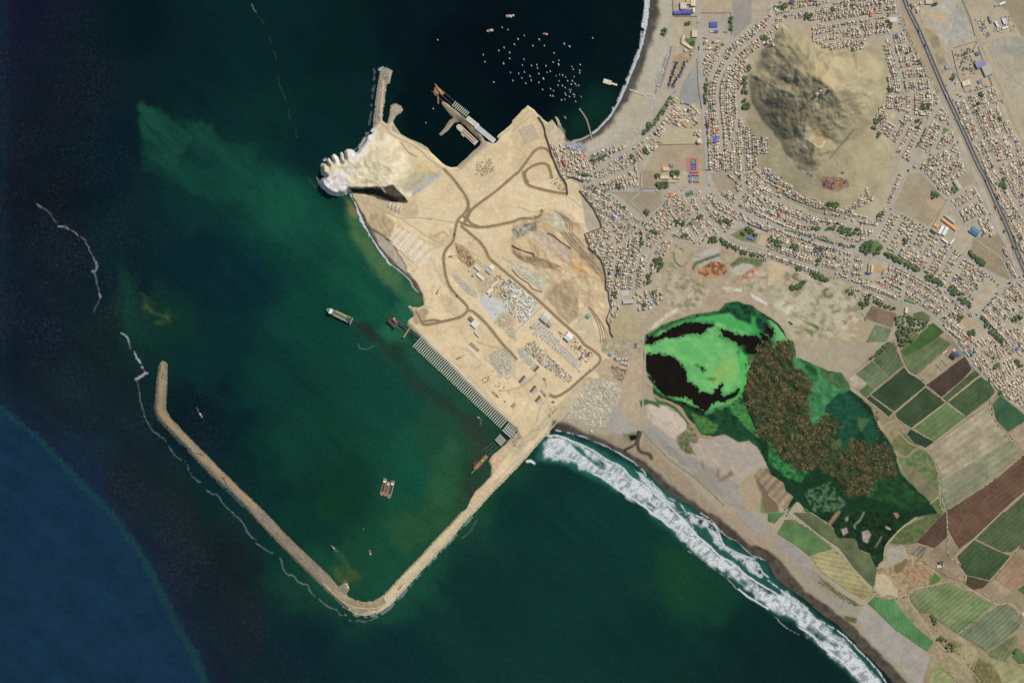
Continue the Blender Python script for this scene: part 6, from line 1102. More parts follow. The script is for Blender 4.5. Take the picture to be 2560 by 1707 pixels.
B = [(2,0,1600,112,95,42,0,8,(74,82,158),"long blue-roofed factory hall beside the main coast road",'factory','gable',5),(2,0,1520,118,72,34,0,7,(86,94,170),"narrower blue-roofed factory shed nearest the beach",'factory','gable',4),(2,0,1572,55,55,60,0,8,(206,190,158),"tan factory block above the blue roofs",'factory','flat',3),
 (2,0,1662,28,42,60,0,9,(214,200,168),"tan factory tower block at the photo's top edge",'factory','flat',2),(2,0,1618,22,36,40,0,7,(196,176,140),"small tan block between the factory blocks",'factory','flat',0),(2,0,1850,228,70,46,2,5,(78,88,150),"square canopy of dark blue panels in the paved yard",'canopy','flat',6),
 (2,0,1872,291,38,26,0,4,(66,96,206),"small bright blue canopy in the paved yard",'canopy','flat',0),(2,0,1960,295,30,9,0,3,(110,120,190),"thin blue awning at the yard's lower wall",'canopy','flat',0),(2,0,1840,290,50,16,0,3,(196,182,150),"low tan shed beside the bright blue canopy",'shed','flat',2),
 (2,0,1675,312,50,64,0,7,(204,190,158),"large tan flat hall on the left of the main road",'hall','flat',4),(2,0,1604,418,105,26,-32,5,(208,196,166),"long tan shed below the green patch",'shed','gable',5),(2,0,1568,362,24,70,-18,5,(198,182,150),"narrow tan shed left of the green patch",'shed','gable',3),
 (2,0,1605,950,56,18,-18,4,(122,122,170),"violet-roofed shed at the foot of the grey ground",'shed','gable',3),(2,0,1565,940,30,26,-18,4,(200,156,140),"pink-roofed house at the foot of the grey ground",'house','flat',0),(2,0,1500,1068,14,26,-20,5,(232,142,84),"orange-roofed shed among the grey sheds",'shed','flat',0),
 (2,0,1602,1167,18,14,0,4,(236,140,70),"orange tarpaulin roof left of the yellow one",'canopy','flat',0),(2,0,1655,1165,15,16,0,4,(224,206,74),"yellow tarpaulin roof above the storage yard",'canopy','flat',0),(2,0,1578,1103,46,16,12,3,(212,196,84),"row of yellow tarpaulins in the wreckers yard",'canopy','flat',4),
 (2,0,1858,1286,22,48,0,6,(66,92,190),"tall narrow blue roof beside the main road",'house','flat',2),(2,0,1884,1272,28,24,0,5,(80,130,196),"square sky-blue roof beside the narrow blue roof",'house','flat',0),(2,0,1888,1190,28,14,0,6,(240,96,64),"bright orange-red roof in the western house rows",'house','flat',0),
 (2,0,2080,812,18,12,0,5,(228,98,84),"small red roof near the hill's western foot",'house','flat',0),(2,0,650,1452,38,22,0,5,(226,138,104),"orange roof behind the fishing beach",'house','flat',0),(2,0,480,1500,16,60,25,6,(198,88,80),"long narrow red roof beside the port wall",'house','gable',3),
 (2,0,1630,1605-1568+1500-100,26,20,0,4,(190,172,140),"small tan hut in the bare yard below the storage tanks",'hut','flat',0),(2,0,1465,1517,36,26,0,5,(134,134,186),"violet school roof above the pink building",'school','flat',0),(2,0,1412,1552,60,36,0,5,(222,172,156),"pink school building with a pale blue court",'school','flat',2),
 (2,1,1676,10,74,15,0,5,(196,120,108),"upper of the long red pavilion roofs",'pavilion','gable',4),(2,1,1690,38,56,16,0,5,(190,112,102),"middle of the long red pavilion roofs",'pavilion','gable',4),(2,1,1695,95,48,18,0,5,(188,116,106),"lowest of the red pavilion roofs",'pavilion','gable',3),
 (2,1,1640,44,24,28,0,5,(106,122,196),"upper of the two small blue pavilion roofs",'pavilion','flat',0),(2,1,1640,92,24,28,0,5,(106,122,196),"lower of the two small blue pavilion roofs",'pavilion','flat',0),(2,1,1400,60,80,30,0,5,(208,188,152),"tan school wing left of the wooded courtyard",'school','flat',4),
 (2,1,1510,60,60,26,0,5,(206,186,150),"tan school wing right of the wooded courtyard",'school','flat',3),(2,1,1470,100,70,14,0,4,(200,182,148),"long low school wing below the wooded courtyard",'school','flat',4),(2,1,1470,213,30,40,5,5,(232,146,88),"orange roof left of the small football pitch",'house','flat',0),
 (2,1,1195,815,20,34,-8,7,(238,234,224),"tall white block in the lower hillside houses",'house','flat',0),(2,1,2120,577,46,24,-20,4,(52,52,54),"black shade roof beside the little pool",'canopy','flat',0),(2,1,2190,618,54,20,-20,4,(98,106,186),"blue roof beside the black shade roof",'canopy','flat',3),
 (2,1,1066,1202,95,34,4,6,(182,178,166),"grey hall with a white roof at the end of the hillside town",'hall','flat',5),(2,1,1304,1174,12,58,-8,4,(70,140,190),"narrow sky-blue canopy near the levee road",'canopy','flat',0),(2,1,695,1334,38,28,-30,5,(108,160,152),"teal shed on the bare port slope",'shed','flat',0),
 (2,1,181,1435,24,18,-42,4,(112,176,158),"small teal hut left of the segment rows",'shed','flat',0),(2,1,940,436,28,22,40,5,(86,120,200),"blue roof in the upper hillside houses",'house','flat',0),(2,1,762,696,24,24,-40,5,(74,136,170),"teal-blue roof against the long dark wall",'house','flat',0),
 (3,1,1660,492,165,22,-38,5,(234,150,88),"long orange school roof",'school','gable',9),(3,1,1590,540,30,84,-28,7,(230,228,222),"left white school block",'school','flat',3),(3,1,1627,552,30,84,-28,7,(224,222,216),"right white school block",'school','flat',3),(3,1,1515,560,60,20,-36,4,(52,50,48),"black roof at the school's left corner",'canopy','flat',3),
 (3,1,1665,445,115,16,-38,5,(178,172,158),"long grey school roof above the orange one",'school','gable',6),(3,1,1620,640,70,16,-38,6,(222,218,206),"white lower wing of the school",'school','flat',3),(3,1,1688,650,16,60,-38,6,(226,222,210),"white end wing of the school",'school','flat',2),(3,1,1545,500,50,36,-36,4,(208,160,104),"orange-brown court roof of the school",'school','flat',2),
 (3,1,1738,128,92,36,-58,7,(172,172,158),"grey hall by the bare square plot",'hall','gable',6),(3,1,1898,555,82,58,-32,7,(62,120,150),"big teal-blue market roof",'market hall','gable',8),(3,1,1874,566,78,14,-38,6,(214,160,146),"pink strip roof below the teal-blue market roof",'market hall','gable',5),
 (3,1,1975,580,16,44,-28,4,(86,90,92),"dark shed right of the teal-blue market roof",'shed','flat',0),(3,1,915,940,44,22,-8,4,(60,64,150),"deep blue tarpaulin on the avenue block",'canopy','flat',0),(3,1,928,892,20,84,-6,6,(176,160,126),"long tan hall right of the side street",'hall','flat',4),(3,1,1060,924,13,56,-24,5,(202,140,124),"narrow pink roof beside the green court",'house','gable',3),
 (3,1,1060,976,18,18,30,5,(98,110,210),"bright blue roof right of the brown yard",'house','flat',0),(3,1,955,900,16,70,-6,6,(222,204,160),"cream hall beside the long tan hall",'hall','flat',3),(3,1,352,515,18,18,-20,6,(216,112,110),"red roof on the lowest hillside row",'house','flat',0),(3,1,108,398,22,22,-25,6,(232,110,100),"red roof on the left of the hillside rows",'house','flat',0),
 (3,1,95,182,20,28,-30,6,(232,152,84),"orange roof at the left of the upper hillside row",'house','flat',0),(3,1,1270,1280,26,50,-8,7,(214,198,166),"tall tan block at the farmland edge",'house','flat',2),
 (3,0,222,20,44,36,-25,6,(78,86,96),"dark slate roof by the street at the photo's top",'hall','flat',3),(3,0,1475,20,58,40,0,6,(196,186,166),"pale workshop right of the highway at the top",'workshop','flat',4),(3,0,945,132,20,38,5,6,(226,106,96),"red roof in the northern house rows",'house','flat',0),(3,0,1030,116,48,14,8,5,(226,160,116),"orange strip roof in the northern house rows",'house','flat',0),
 (3,0,1180,330,24,36,5,6,(60,112,132),"teal roof below the walled sports field",'house','flat',0),(3,0,1286,596,18,26,5,6,(236,96,74),"bright red roof left of the highway",'house','flat',0),(3,0,2150,34,56,18,22,6,(232,230,222),"upper white workshop roof in the far corner",'workshop','flat',3),(3,0,2100,50,40,16,20,5,(140,180,190),"pale teal workshop roof in the far corner",'workshop','flat',0),
 (3,0,2100,226,20,60,25,6,(226,224,216),"white shed left of the striped sheds",'workshop','flat',3),(3,0,2162,200,18,54,25,6,(222,220,214),"left striped white shed",'workshop','flat',4),(3,0,2180,196,18,54,25,6,(206,204,198),"right striped white shed",'workshop','flat',4),(3,0,2175,258,56,16,18,5,(226,226,220),"lowest white shed of the far workshop yard",'workshop','flat',3),(3,0,2040,180,20,70,20,5,(150,152,150),"grey shed at the left of the workshop yard",'workshop','gable',4),
 (3,0,1950,590,90,60,24,8,(138,136,166),"violet-blue factory roof in the burnt yard",'factory','gable',6),(3,0,2010,640,80,110,24,8,(178,168,148),"large tan factory roof in the burnt yard",'factory','flat',6),(3,0,1925,492,36,32,20,6,(98,110,152),"square blue roof above the burnt yard",'factory','flat',0),(3,0,1905,440,70,22,62,6,(176,168,156),"grey narrow shed at the upper right of the burnt yard",'shed','gable',4),
 (3,0,1945,748,36,30,20,6,(130,134,170),"blue roof at the lower end of the burnt yard",'factory','flat',0),(3,0,1820,765,76,50,18,6,(206,192,158),"tan walled compound left of the burnt yard",'compound','flat',2),(3,0,1650,617,44,34,12,5,(146,156,158),"grey-blue shed on the gravel lot by the highway",'shed','flat',2),(3,0,1880,900,40,40,25,3,(172,148,116),"square brick enclosure above the eastern blocks",'compound','flat',0),
 (3,2,1700,126,56,66,-38,4,(40,52,40),"dark green shade house beside the ploughed field",'greenhouse','gable',6),(3,2,1752,108,34,48,-38,5,(88,106,168),"blue-roofed shed beside the dark shade house",'shed','gable',3),(3,2,1706,76,26,14,45,5,(226,226,220),"white roof above the dark shade house",'shed','flat',0),(3,2,1620,98,50,12,40,3,(208,192,158),"long low tan pen roof by the farm track",'shed','flat',2),
 (3,2,2290,62,30,26,-8,6,(90,116,216),"bright blue roof right of the avenue end",'house','flat',0),(3,2,1862,100,24,20,-10,6,(74,150,196),"sky-blue roof in the last town blocks",'house','flat',0),(3,2,1860,122,20,16,-10,5,(40,50,60),"dark roof below the sky-blue roof",'house','flat',0),
 (3,3,1572,492,40,30,10,4,(196,186,162),"lone grey farmhouse among the ploughed fields",'farmhouse','flat',2),(3,3,1606,480,20,24,10,4,(186,174,150),"small farm shed beside the lone farmhouse",'shed','flat',0),(3,3,2345,930,24,30,25,4,(226,204,164),"tan shed on the right edge by the green field",'shed','flat',0),(3,1,210,1395,44,12,-38,4,(92,84,74),"dark shed at the lagoon's upper right shore",'shed','gable',3),
 (2,2,900,118,30,26,-10,4,(98,152,162),"teal shed near the parked machines",'shed','flat',0),(2,2,1138,30,16,40,0,4,(108,112,120),"dark grey shed beside the levee road",'shed','flat',0),(2,2,380,550,22,14,0,4,(62,118,104),"small green shed by the end of the haul road",'shed','flat',0),(2,2,730,820,30,20,-60,3,(214,198,160),"round-ended concrete pad on the beach",'pad','flat',0),
 (2,1,312,1345,78,86,-42,9,(206,196,180),"largest pale workshop hall in the precast yard",'workshop','gable',7),(2,1,355,1398,44,60,-42,8,(186,172,148),"tan workshop hall below the largest one",'workshop','gable',4),(2,1,520,1524,60,70,-42,8,(222,220,214),"white roofed store at the lower precast rows",'workshop','gable',5),
 (1,1,1978,1362,30,58,-42+90,5,(138,104,76),"brown roof end of the long laydown shed",'shed','flat',2),(1,1,2010,1405,58,60,-42+90,5,(222,218,206),"white middle of the laydown shed",'shed','flat',5),(1,1,2030,1500,70,16,-50,4,(204,196,184),"narrow white and brown shed below the laydown shed",'shed','flat',4),
 (1,1,1228,312,14,46,-28,4,(206,204,198),"first white store from the cliff",'store','gable',2),(1,1,1258,326,14,46,-28,4,(198,196,190),"second white store from the cliff",'store','gable',2),(1,1,1298,340,14,56,-28,4,(206,206,200),"third white store from the cliff",'store','gable',2),(1,1,1328,356,14,58,-28,4,(196,198,196),"last white store, nearest the inland track",'store','gable',2),
 (1,1,2035,890,70,36,-42,4,(208,196,164),"tan office block of the site camp, left",'office','flat',4),(1,1,2060,970,84,30,-42,4,(222,210,180),"long cream office block of the site camp",'office','flat',5),(1,1,2166,884,44,40,-42,5,(226,218,196),"square cream block at the camp's upper end",'office','flat',2),(1,1,2140,920,60,34,-42,4,(176,178,172),"grey-blue camp block",'office','flat',3),
 (1,1,1962,910,16,20,-30,4,(226,222,212),"white hut on the camp's left edge",'hut','flat',0),(1,1,1992,963,20,16,-30,4,(110,156,168),"teal hut on the camp's left edge",'hut','flat',0),(1,1,2155,1148,20,12,40,4,(222,76,54),"small red-roofed hut between the camp and the laydown area",'hut','flat',0),(1,1,1872,744,14,10,30,4,(214,96,70),"tiny red hut at the top of the brown steel yard",'hut','flat',0),
 (1,1,2190,1040,90,22,42,5,(214,204,172),"long cream shed below the camp",'workshop','flat',5),(1,1,2150,1100,66,30,42,5,(222,214,186),"cream shed below the long one",'workshop','flat',3)]
for q in B:
    if q[0] == 2 and q[2] == 1630: continue
    c_, r_, x, y, wv, dv, an, h, rc, lb, ct, stl, ex2 = q
    lb = lb if len(lb.split()) >= 4 else lb+" in the town"
    hall(c_, r_, x, y, wv, dv, an, h, rc, lb, ct, style=stl, name=ct.replace(' ', '_'), extra=ex2)
# flat courts and pads
def court(c_, r_, x, y, wv, dv, ang, cols, label, lines=True):
    px = T(c_, r_, f"{x},{y}")[0]; w, d = wv/3.672*S, dv/3.672*S; t = at('sports_court', px, label, 'court', math.radians(ang)); t.location.z += 0.1
    MB().box(0, 0, -0.5, w, d, 1.0).build('surface', paintmat(*cols[0]), t)
    if len(cols) > 1: MB().box(0, 0, 0.51, w*0.72, d*0.76, 0.12).build('playing_area', paintmat(*cols[1]), t)
    if lines:
        b_ = MB()
        for sgn in (-1, 1): b_.box(0, sgn*d*0.36, 0.64, w*0.7, 0.5, 0.06); b_.box(sgn*w*0.34, 0, 0.64, 0.5, d*0.71, 0.06)
        b_.box(0, 0, 0.64, 0.5, d*0.71, 0.06).build('line_markings', paintmat(226,226,216), t)
court(2,0,1658,1512,104,128,0,[(188,122,110)],"red base ground of the sports courts",False); court(2,0,1663,1488,46,40,0,[(70,132,92),(80,146,100)],"green upper sports court on red ground"); court(2,0,1663,1537,46,54,0,[(52,74,150),(58,92,178)],"blue lower sports court on red ground")
court(2,1,1690,67,46,30,0,[(82,146,150),(70,132,150)],"teal court between the red pavilions"); court(2,1,1627,212,68,42,20,[(44,88,52),(52,98,58)],"small dark green football pitch at the bend"); court(2,1,1040,1124,76,48,-5,[(184,178,164),(196,190,176)],"grey court at the foot of the hillside town")
court(2,1,2108,602,46,10,-20,[(78,120,72)],"strip of lawn below the black shade roof",False); court(2,1,2300,640,64,100,-22,[(190,170,136)],"tan walled ground right of the black shade roof",False); court(3,0,1145,183,88,44,5,[(202,198,186),(214,210,200)],"pale grey court in the walled sports field")
court(3,1,1080,928,22,50,-24,[(140,168,118),(150,182,128)],"small green court beside the narrow pink roof"); court(3,1,1058,1058,44,36,-20,[(222,140,104),(204,120,90)],"orange paved square in the planted strip"); court(3,1,1030,612,70,46,-28,[(190,174,142),(200,186,156)],"tan court at the top of the wooded park")
court(3,1,1015,895,62,60,-14,[(184,156,104)],"yellow-brown yard between halls on the avenue",False); court(3,1,1690,85,46,30,-34,[(168,148,96)],"small brown yard above the grey hall",False); court(3,0,1145,1065,60,70,-20,[(180,166,130),(192,180,146)],"pale pitch on the bare ground by the hill",False); court(3,1,1600,600,36,20,-36,[(196,170,120)],"tan yard between the school wings",False)
court(2,0,1655,620,60,4,0,[(200,198,190)],"white line of kerbs on the grey ground",False)
for x, y, rr, hh_ in ((1692,1210,10,9),(1720,1207,10,9),(1708,1230,10,9),(1724,1246,9,8),(1680,1232,8,8),(1718,1298,21,10)):
    px = T(2,0,f"{x},{y}")[0]; t = at('storage_tank', px, (f"largest round tan storage tank, lowest in the yard" if rr > 20 else f"{['upper left','upper right','middle','right-hand','lower left'][(1692,1720,1708,1724,1680).index(x)]} small round storage tank of the cluster by the main road"), 'tank', 0, 'round storage tanks by the main road')
    R_ = rr/3.672*S; MB().cyl(0, 0, -.5, R_, hh_, 20).build('shell', paintmat(190,176,144), t); MB().cyl(0, 0, hh_-.48, R_*1.02, R_*.15, 20, R_*.1).build('roof', paintmat(214,204,172), t)
for x, y in ((1667,86),(1667,106)):
    px = T(2,0,f"{x},{y}")[0]; t = at('storage_tank', px, f"{'upper' if y < 90 else 'lower'} cream tank beside the blue factory roof", 'tank'); MB().cyl(0, 0, -.5, 4, 10, 16).build('shell', paintmat(224,212,180), t); MB().cyl(0, 0, 9.52, 4.1, 1, 16, .5).build('roof', paintmat(236,226,196), t)
# hilltop
px = T(3,0,"445,868")[0]; t = at('monument', px, "long pale stone monument with a tall tower on the hilltop", 'monument', math.radians(42)); t.location.z -= 2
MB().box(0, 0, 0, 26, 8, 8).build('base', paintmat(196,180,152), t); MB().box(9, 0, 8, 6, 6, 8).build('upper_block', paintmat(214,204,184), t); MB().bar((-9, 0, 8), (-9, 0, 40), 1.3).build('tower', paintmat(200,186,164), t); MB().bar((-9, -6, 31), (-9, 6, 31), 1.0).build('cross_arm', paintmat(200,186,164), t)
b_ = MB()
for k in range(5): b_.box(-12+k*5, -5.2, 0, 1.4, 2.2, 6)
b_.build('buttresses', paintmat(176,160,132), t)
px = T(3,0,"552,838")[0]; t = at('lookout', px, "small square walled lookout right of the hilltop monument", 'lookout', math.radians(30)); t.location.z -= 2
MB().box(0, 0, 0, 12, 9, 9).build('walls', paintmat(188,172,146), t); MB().box(0, 0, 9.02, 9, 6, .5).build('floor', paintmat(140,124,104), t); MB().box(-4, 0, 9.6, 2.5, 2.5, 16).build('mast_tower', paintmat(178,162,138), t)
ribbon('stone_path', T(3,0,"465,855 500,840 540,830"), 3.2, pale, dz=.8, block=False)
for k, (x, y) in enumerate(((370,22),(400,40),(540,85),(560,140),(600,110),(590,150),(680,20),(700,110),(520,120),(720,95),(640,80))):
    px = T(3,1,f"{x},{y}")[0]; t = at('shack', px, f"{ordn(k)} makeshift shack on the brown southern hill slope, counted from the top left", 'shack', rnd.uniform(0, 3), 'makeshift shacks on the southern hill slope'); MB().box(0, 0, -.4, rnd.uniform(6, 11), rnd.uniform(4, 7), 3).build('walls', paintmat(130,112,94), t); MB().box(0, 0, 2.62, 8, 6, .3).build('roof', paintmat(*rnd.choice([(170,150,130),(120,124,150),(96,84,76)])), t)
# ------------------------------------------------------------------ ships and harbour works
def hull_pts(L, W, bow=0.28, stern=0.9, n=6):
    P_ = [(-L/2, -W/2*stern), (-L*0.42, -W/2)]
    for i in range(n+1):
        t_ = i/n; P_.append((L/2-L*bow*(1-t_), -W/2*math.cos(t_*math.pi/2)**0.8))
    return P_[:-1]+[(L/2, 0)]+[(x, -y) for x, y in reversed(P_[:-1])]
def ship(name, c_, r_, bow, stern, wv, label, cat, cols, z=0.0):
    a = T(c_, r_, bow)[0]; b = T(c_, r_, stern)[0]; cx, cy = (a[0]+b[0])/2, (a[1]+b[1])/2
    L_ = math.hypot(a[0]-b[0], a[1]-b[1])*S; W_ = wv/3.672*S; t = at(name, (cx, cy), label, cat, ang2(b, a), z=z)
    return t, L_, W_
t, L_, W_ = ship('dredger', 1, 1, "638,1266", "884,1382", 58, "long green and yellow dredging ship trailing a brown plume", 'ship', None)
MB().prism(hull_pts(L_, W_, .2), -2, 6).build('hull', paintmat(48,66,54), t); MB().prism([(x*.96, y*.9) for x, y in hull_pts(L_, W_, .2)], 6.02, 6.3).build('deck', paintmat(84,124,96), t)
hp = MB().box(-L_*.04, 0, 6.32, L_*.44, W_*.5, 1.6).build('hopper', paintmat(66,70,72), t)
for k in range(9): MB().box(-L_*.04-L_*.2+k*L_*.05, 0, 7.94, 0.9, W_*.5, .7).build('hopper_beam', paintmat(190,190,176), hp)
for sgn in (-1, 1): MB().box(-L_*.04, sgn*W_*.3, 6.34, L_*.46, 1.6, 2.6).build('coaming', paintmat(206,200,150), t)
MB().box(L_*.3, 0, 6.34, L_*.12, W_*.66, 10).build('bridge', paintmat(214,216,206), t); MB().box(L_*.31, 0, 16.36, L_*.06, W_*.8, 3).build('wheelhouse', paintmat(226,228,222), t)
MB().box(-L_*.38, 0, 6.34, L_*.14, W_*.7, 5).build('stern_house', paintmat(60,74,66), t); MB().cyl(L_*.4, 0, 6.35, W_*.22, 1.0, 16).build('helideck', paintmat(110,150,120), t)
for sgn in (-1, 1):
    MB().bar((-L_*.4, sgn*W_*.42, 9), (L_*.12, sgn*W_*.42, 9), 1.0).build('suction_pipe', paintmat(206,196,60) if sgn < 0 else paintmat(150,154,140), t)
    for u in (-.34, -.12, .14): g_ = MB().bar((L_*u, sgn*W_*.3, 6.3), (L_*u, sgn*W_*.3, 13), .5); g_.bar((L_*u, sgn*W_*.3, 13), (L_*u, sgn*W_*.56, 12), .5); g_.build('gantry', paintmat(196,190,70), t)
MB().bar((-L_*.47, -W_*.55, 7), (-L_*.47, W_*.62, 7), 1).build('stern_boom', paintmat(180,200,180), t); MB().bar((L_*.2, 0, 8), (L_*.2, 0, 24), .5).build('mast', paintmat(200,200,190), t)
for k, (b0, s0, wv, lb) in enumerate((("1150,1414", "1187,1256", 34, "left barge of the three moored side by side"), ("1184,1418", "1218,1285", 30, "middle and shortest barge of the three moored side by side"), ("1216,1438", "1258,1277", 34, "right barge of the three moored side by side"))):
    t, L_, W_ = ship('barge', 1, 2, b0, s0, wv, lb, 'barge', None); t['group'] = 'three hopper barges rafted together'
    MB().prism(hull_pts(L_, W_, .14), -1.5, 3.4).build('hull', paintmat(196,184,168), t); MB().prism([(x*.96, y*.86) for x, y in hull_pts(L_, W_, .14)], 3.42, 3.8).build('deck', paintmat(146,112,84), t)
    h_ = MB().box(-L_*.02, 0, 3.82, L_*.5, W_*.56, .35).build('hold', paintmat(*[(74,56,42),(112,98,56),(66,52,42)][k]), t)
    MB().box(-L_*.02, W_*.34, 3.84, L_*.52, 1.0, 2.0).build('coaming', paintmat(164,124,92), t); MB().box(-L_*.02, -W_*.34, 3.84, L_*.52, 1.0, 2.0).build('coaming', paintmat(164,124,92), t)
    MB().box(-L_*.33, 0, 3.84, L_*.12, W_*.72, 5).build('deck_house', paintmat(226,220,206), t); MB().box(-L_*.44, 0, 3.84, L_*.08, W_*.7, 3.4).build('winch_house', paintmat(130,104,84), t); MB().cyl(L_*.36, 0, 3.83, W_*.2, .8, 12).build('bow_winch', paintmat(150,120,80), t)
def small_ship(c_, r_, b0, s0, wv, lb, deck, hull=(200,190,176), cat='ship', name='work_boat', house=(224,220,210)):
    t, L_, W_ = ship(name, c_, r_, b0, s0, wv, lb, cat, None)
    MB().prism(hull_pts(L_, W_, .3), -1, 2.4).build('hull', paintmat(*hull), t); MB().prism([(x*.92, y*.8) for x, y in hull_pts(L_, W_, .3)], 2.42, 2.7).build('deck', paintmat(*deck), t)
    MB().box(-L_*.22, 0, 2.72, L_*.2, W_*.6, 4).build('cabin', paintmat(*house), t); MB().bar((L_*.1, 0, 2.7), (L_*.1, 0, 8), .3).build('mast', paintmat(120,110,100), t); MB().box(L_*.12, 0, 2.72, L_*.2, W_*.4, .8).build('hatch', paintmat(*[int(q*.7) for q in deck]), t)
small_ship(0,2,"1858,698","1832,655",16,"brown work boat under way inside the long breakwater",(150,110,92)); small_ship(1,3,"692,302","724,336",14,"brown work boat leaving a curling wake",(128,96,72)); small_ship(1,3,"1042,340","1052,390",17,"white barge with a dark hold alone in the harbour",(60,52,46),(226,216,200),'barge','barge')
small_ship(1,0,"2115,288","2178,278",22,"long brown coaster at the left of the bay",(160,140,120)); small_ship(1,0,"2293,148","2350,152",24,"orange and white coaster furthest up the bay",(196,140,110),(206,196,190)); small_ship(2,0,"284,310","328,318",13,"red and white fishing vessel in the upper bay",(216,110,84),(236,220,210)); small_ship(2,0,"0,143","20,146",20,"round pale work boat beside the coaster",(190,190,170))
small_ship(1,2,"2030,692","2050,698",8,"white launch turning below the pile rows",(226,222,210),(236,232,224),'boat','launch'); small_ship(2,0,"480,1068","494,1092",10,"brown boat just off the rocky spit",(150,110,84),cat='boat')
small_ship(1,3,"982,144","988,158",6,"small blue boat in the middle of the lower harbour",(90,110,210),(150,160,220),'boat','launch'); small_ship(1,3,"812,622","842,668",24,"dark barge moored at the stub of the breakwater",(110,92,66),(150,136,110),'barge','barge')
# fishing boats
bpos = "250,365,20 55,360,18 22,408,10 193,423,11 298,422,8 385,487,10 480,405,18 528,427,20 110,547,18 95,602,9 180,605,14 228,598,14 235,628,14 312,606,12 377,572,10 428,595,22 430,557,11 113,662,13 63,678,18 322,668,11 352,658,11 247,680,9 165,700,22 90,720,14 177,740,11 126,766,16 288,722,22 247,760,15 405,700,13 437,688,11 465,690,11 492,711,11 433,747,11 512,745,13 545,777,11 548,612,10 560,637,10 626,595,16 621,648,10 622,672,11 570,705,10 555,745,10 578,768,12 588,785,12 613,788,16 280,823,12 355,818,14 382,838,11 462,787,10 490,808,8 423,787,7 527,825,13 543,828,14 535,848,12 487,858,14 495,872,14 527,887,15 562,868,10 575,870,10 571,888,12 634,888,12 375,882,18 352,880,8 455,920,14 485,915,16 583,932,8 8,740,9 740,350,9 113,330,7 -90,255,12 -37,273,10 -121,465,14 -72,440,10 -22,484,18 -263,505,12 -250,568,14 -77,586,20 -22,538,8 -12,670,9 -167,755,8 -680,370,6 -722,1000,6 -790,1128,6"
bcol = [((232,232,228),'white',(150,160,176)),((232,232,228),'white',(196,190,180)),((206,214,226),'pale blue',(96,120,190)),((214,206,190),'cream',(150,120,96)),((236,236,232),'white',(190,120,96)),((180,190,204),'grey',(110,116,124))]
bt = []
for k in range(len(bcol)):
    h1 = MB().prism(hull_pts(10, 3.4, .4), -.5, 1.5).build('hull', paintmat(*bcol[k][0])); d1 = MB().prism([(x*.88, y*.76) for x, y in hull_pts(10, 3.4, .4)], 1.52, 1.7).build('deck', paintmat(*bcol[k][2])); c1 = MB().box(-2, 0, 1.72, 2.8, 2.1, 1.9, taper=.85).build('cabin', paintmat(*bcol[k][0]))
    bt.append((h1.data, d1.data, c1.data)); [bpy.data.objects.remove(q) for q in (h1, d1, c1)]
bi = []
for k, q in enumerate(bpos.split()):
    x, y, ln = map(float, q.split(',')); px = T(2,0,f"{x},{y}")[0]; v = rnd.choice([0,0,1,1,2,3,4,5]); scl = max(0.62, ln/3.672*S/9.6)
    wx, wy = w2(*px); t = empty('fishing_boat', (wx, wy, 0), math.radians(rnd.choice([-70,-65,-55,110,118,125])+rnd.uniform(-12, 12))); t.scale = (scl, scl*1.2, scl); tag(t, None, 'boat', 'fishing boats moored in the bay')
    for me, nm in zip(bt[v], ('hull', 'deck', 'cabin')): link(nm, me, None, t)
    fx, fy = (px[0]-1180)/290, (px[1]-60)/220
    hz = "far left" if px[0] < 1260 else "left" if px[0] < 1320 else "middle" if px[0] < 1380 else "right"; vt = "upper bay" if px[1] < 140 else "mid bay" if px[1] < 195 else "lower bay"
    bi.append((t, f"{'large' if ln > 15 else 'small'} {bcol[v][1]} fishing boat, {hz} of the {vt}", px[0], px[1]))
uniq(bi)
bi = []
for k in range(46):
    px = T(2,0,f"{rnd.uniform(490,640)},{rnd.uniform(1318,1372)}")[0]; wx, wy = w2(*px); v = rnd.choice([2,2,0,5,1]); t = empty('beached_boat', (wx, wy, zat(*px)+.4), rnd.uniform(0, 6.28)); t.scale = (.75, .9, .7); tag(t, None, 'boat', 'boats pulled up on the fishing beach'); bi.append((t, f"small {bcol[v][1]} open boat pulled up on the fishing beach", px[0], px[1]))
    for me, nm in zip(bt[v][:2], ('hull', 'deck')): link(nm, me, None, t)
uniq(bi)
# quay works: rows of beams on piles
conc = paintmat(214,206,186); steel = paintmat(196,190,178); rust = paintmat(170,112,66); dark = paintmat(62,56,52)
def quay(name, c_, r_, p0, p1, vec, n, lab, w=2.6, z=4.0, skip=(), every=None):
    a = T(c_, r_, p0)[0]; b = T(c_, r_, p1)[0]; o_ = T(c_, r_, "0,0")[0]; v_ = T(c_, r_, vec)[0]; v_ = (v_[0]-o_[0], v_[1]-o_[1])
    t = at(name, ((a[0]+b[0])/2, (a[1]+b[1])/2), lab, 'wharf', 0, z=0); X0, Y0 = t.location.x, t.location.y
    cap = MB(); 
    for i in range(n):
        if i in skip: continue
        u = i/(n-1); p = (a[0]+(b[0]-a[0])*u, a[1]+(b[1]-a[1])*u); q = (p[0]+v_[0], p[1]+v_[1]); P1 = w2(*p); P2 = w2(*q); an = ang2(p, q); L_ = math.hypot(P1[0]-P2[0], P1[1]-P2[1])*rnd.uniform(.94, 1.02)
        cx, cy = (P1[0]+P2[0])/2-X0, (P1[1]+P2[1])/2-Y0
        MB().box(cx, cy, z, L_, w, 1.8, an).build('beam', conc, t)
        for s_ in (-.46, -.15, .15, .46): cap.cyl(cx+math.cos(an)*L_*s_, cy+math.sin(an)*L_*s_, -6, .8, 6+z, 6)
    cap.build('piles', steel, t)['kind'] = 'stuff'
    return t
quay('piled_wharf', 1, 2, "1440,48", "2238,792", "92,-102", 52, "long row of pale parallel beams on piles along the quay")
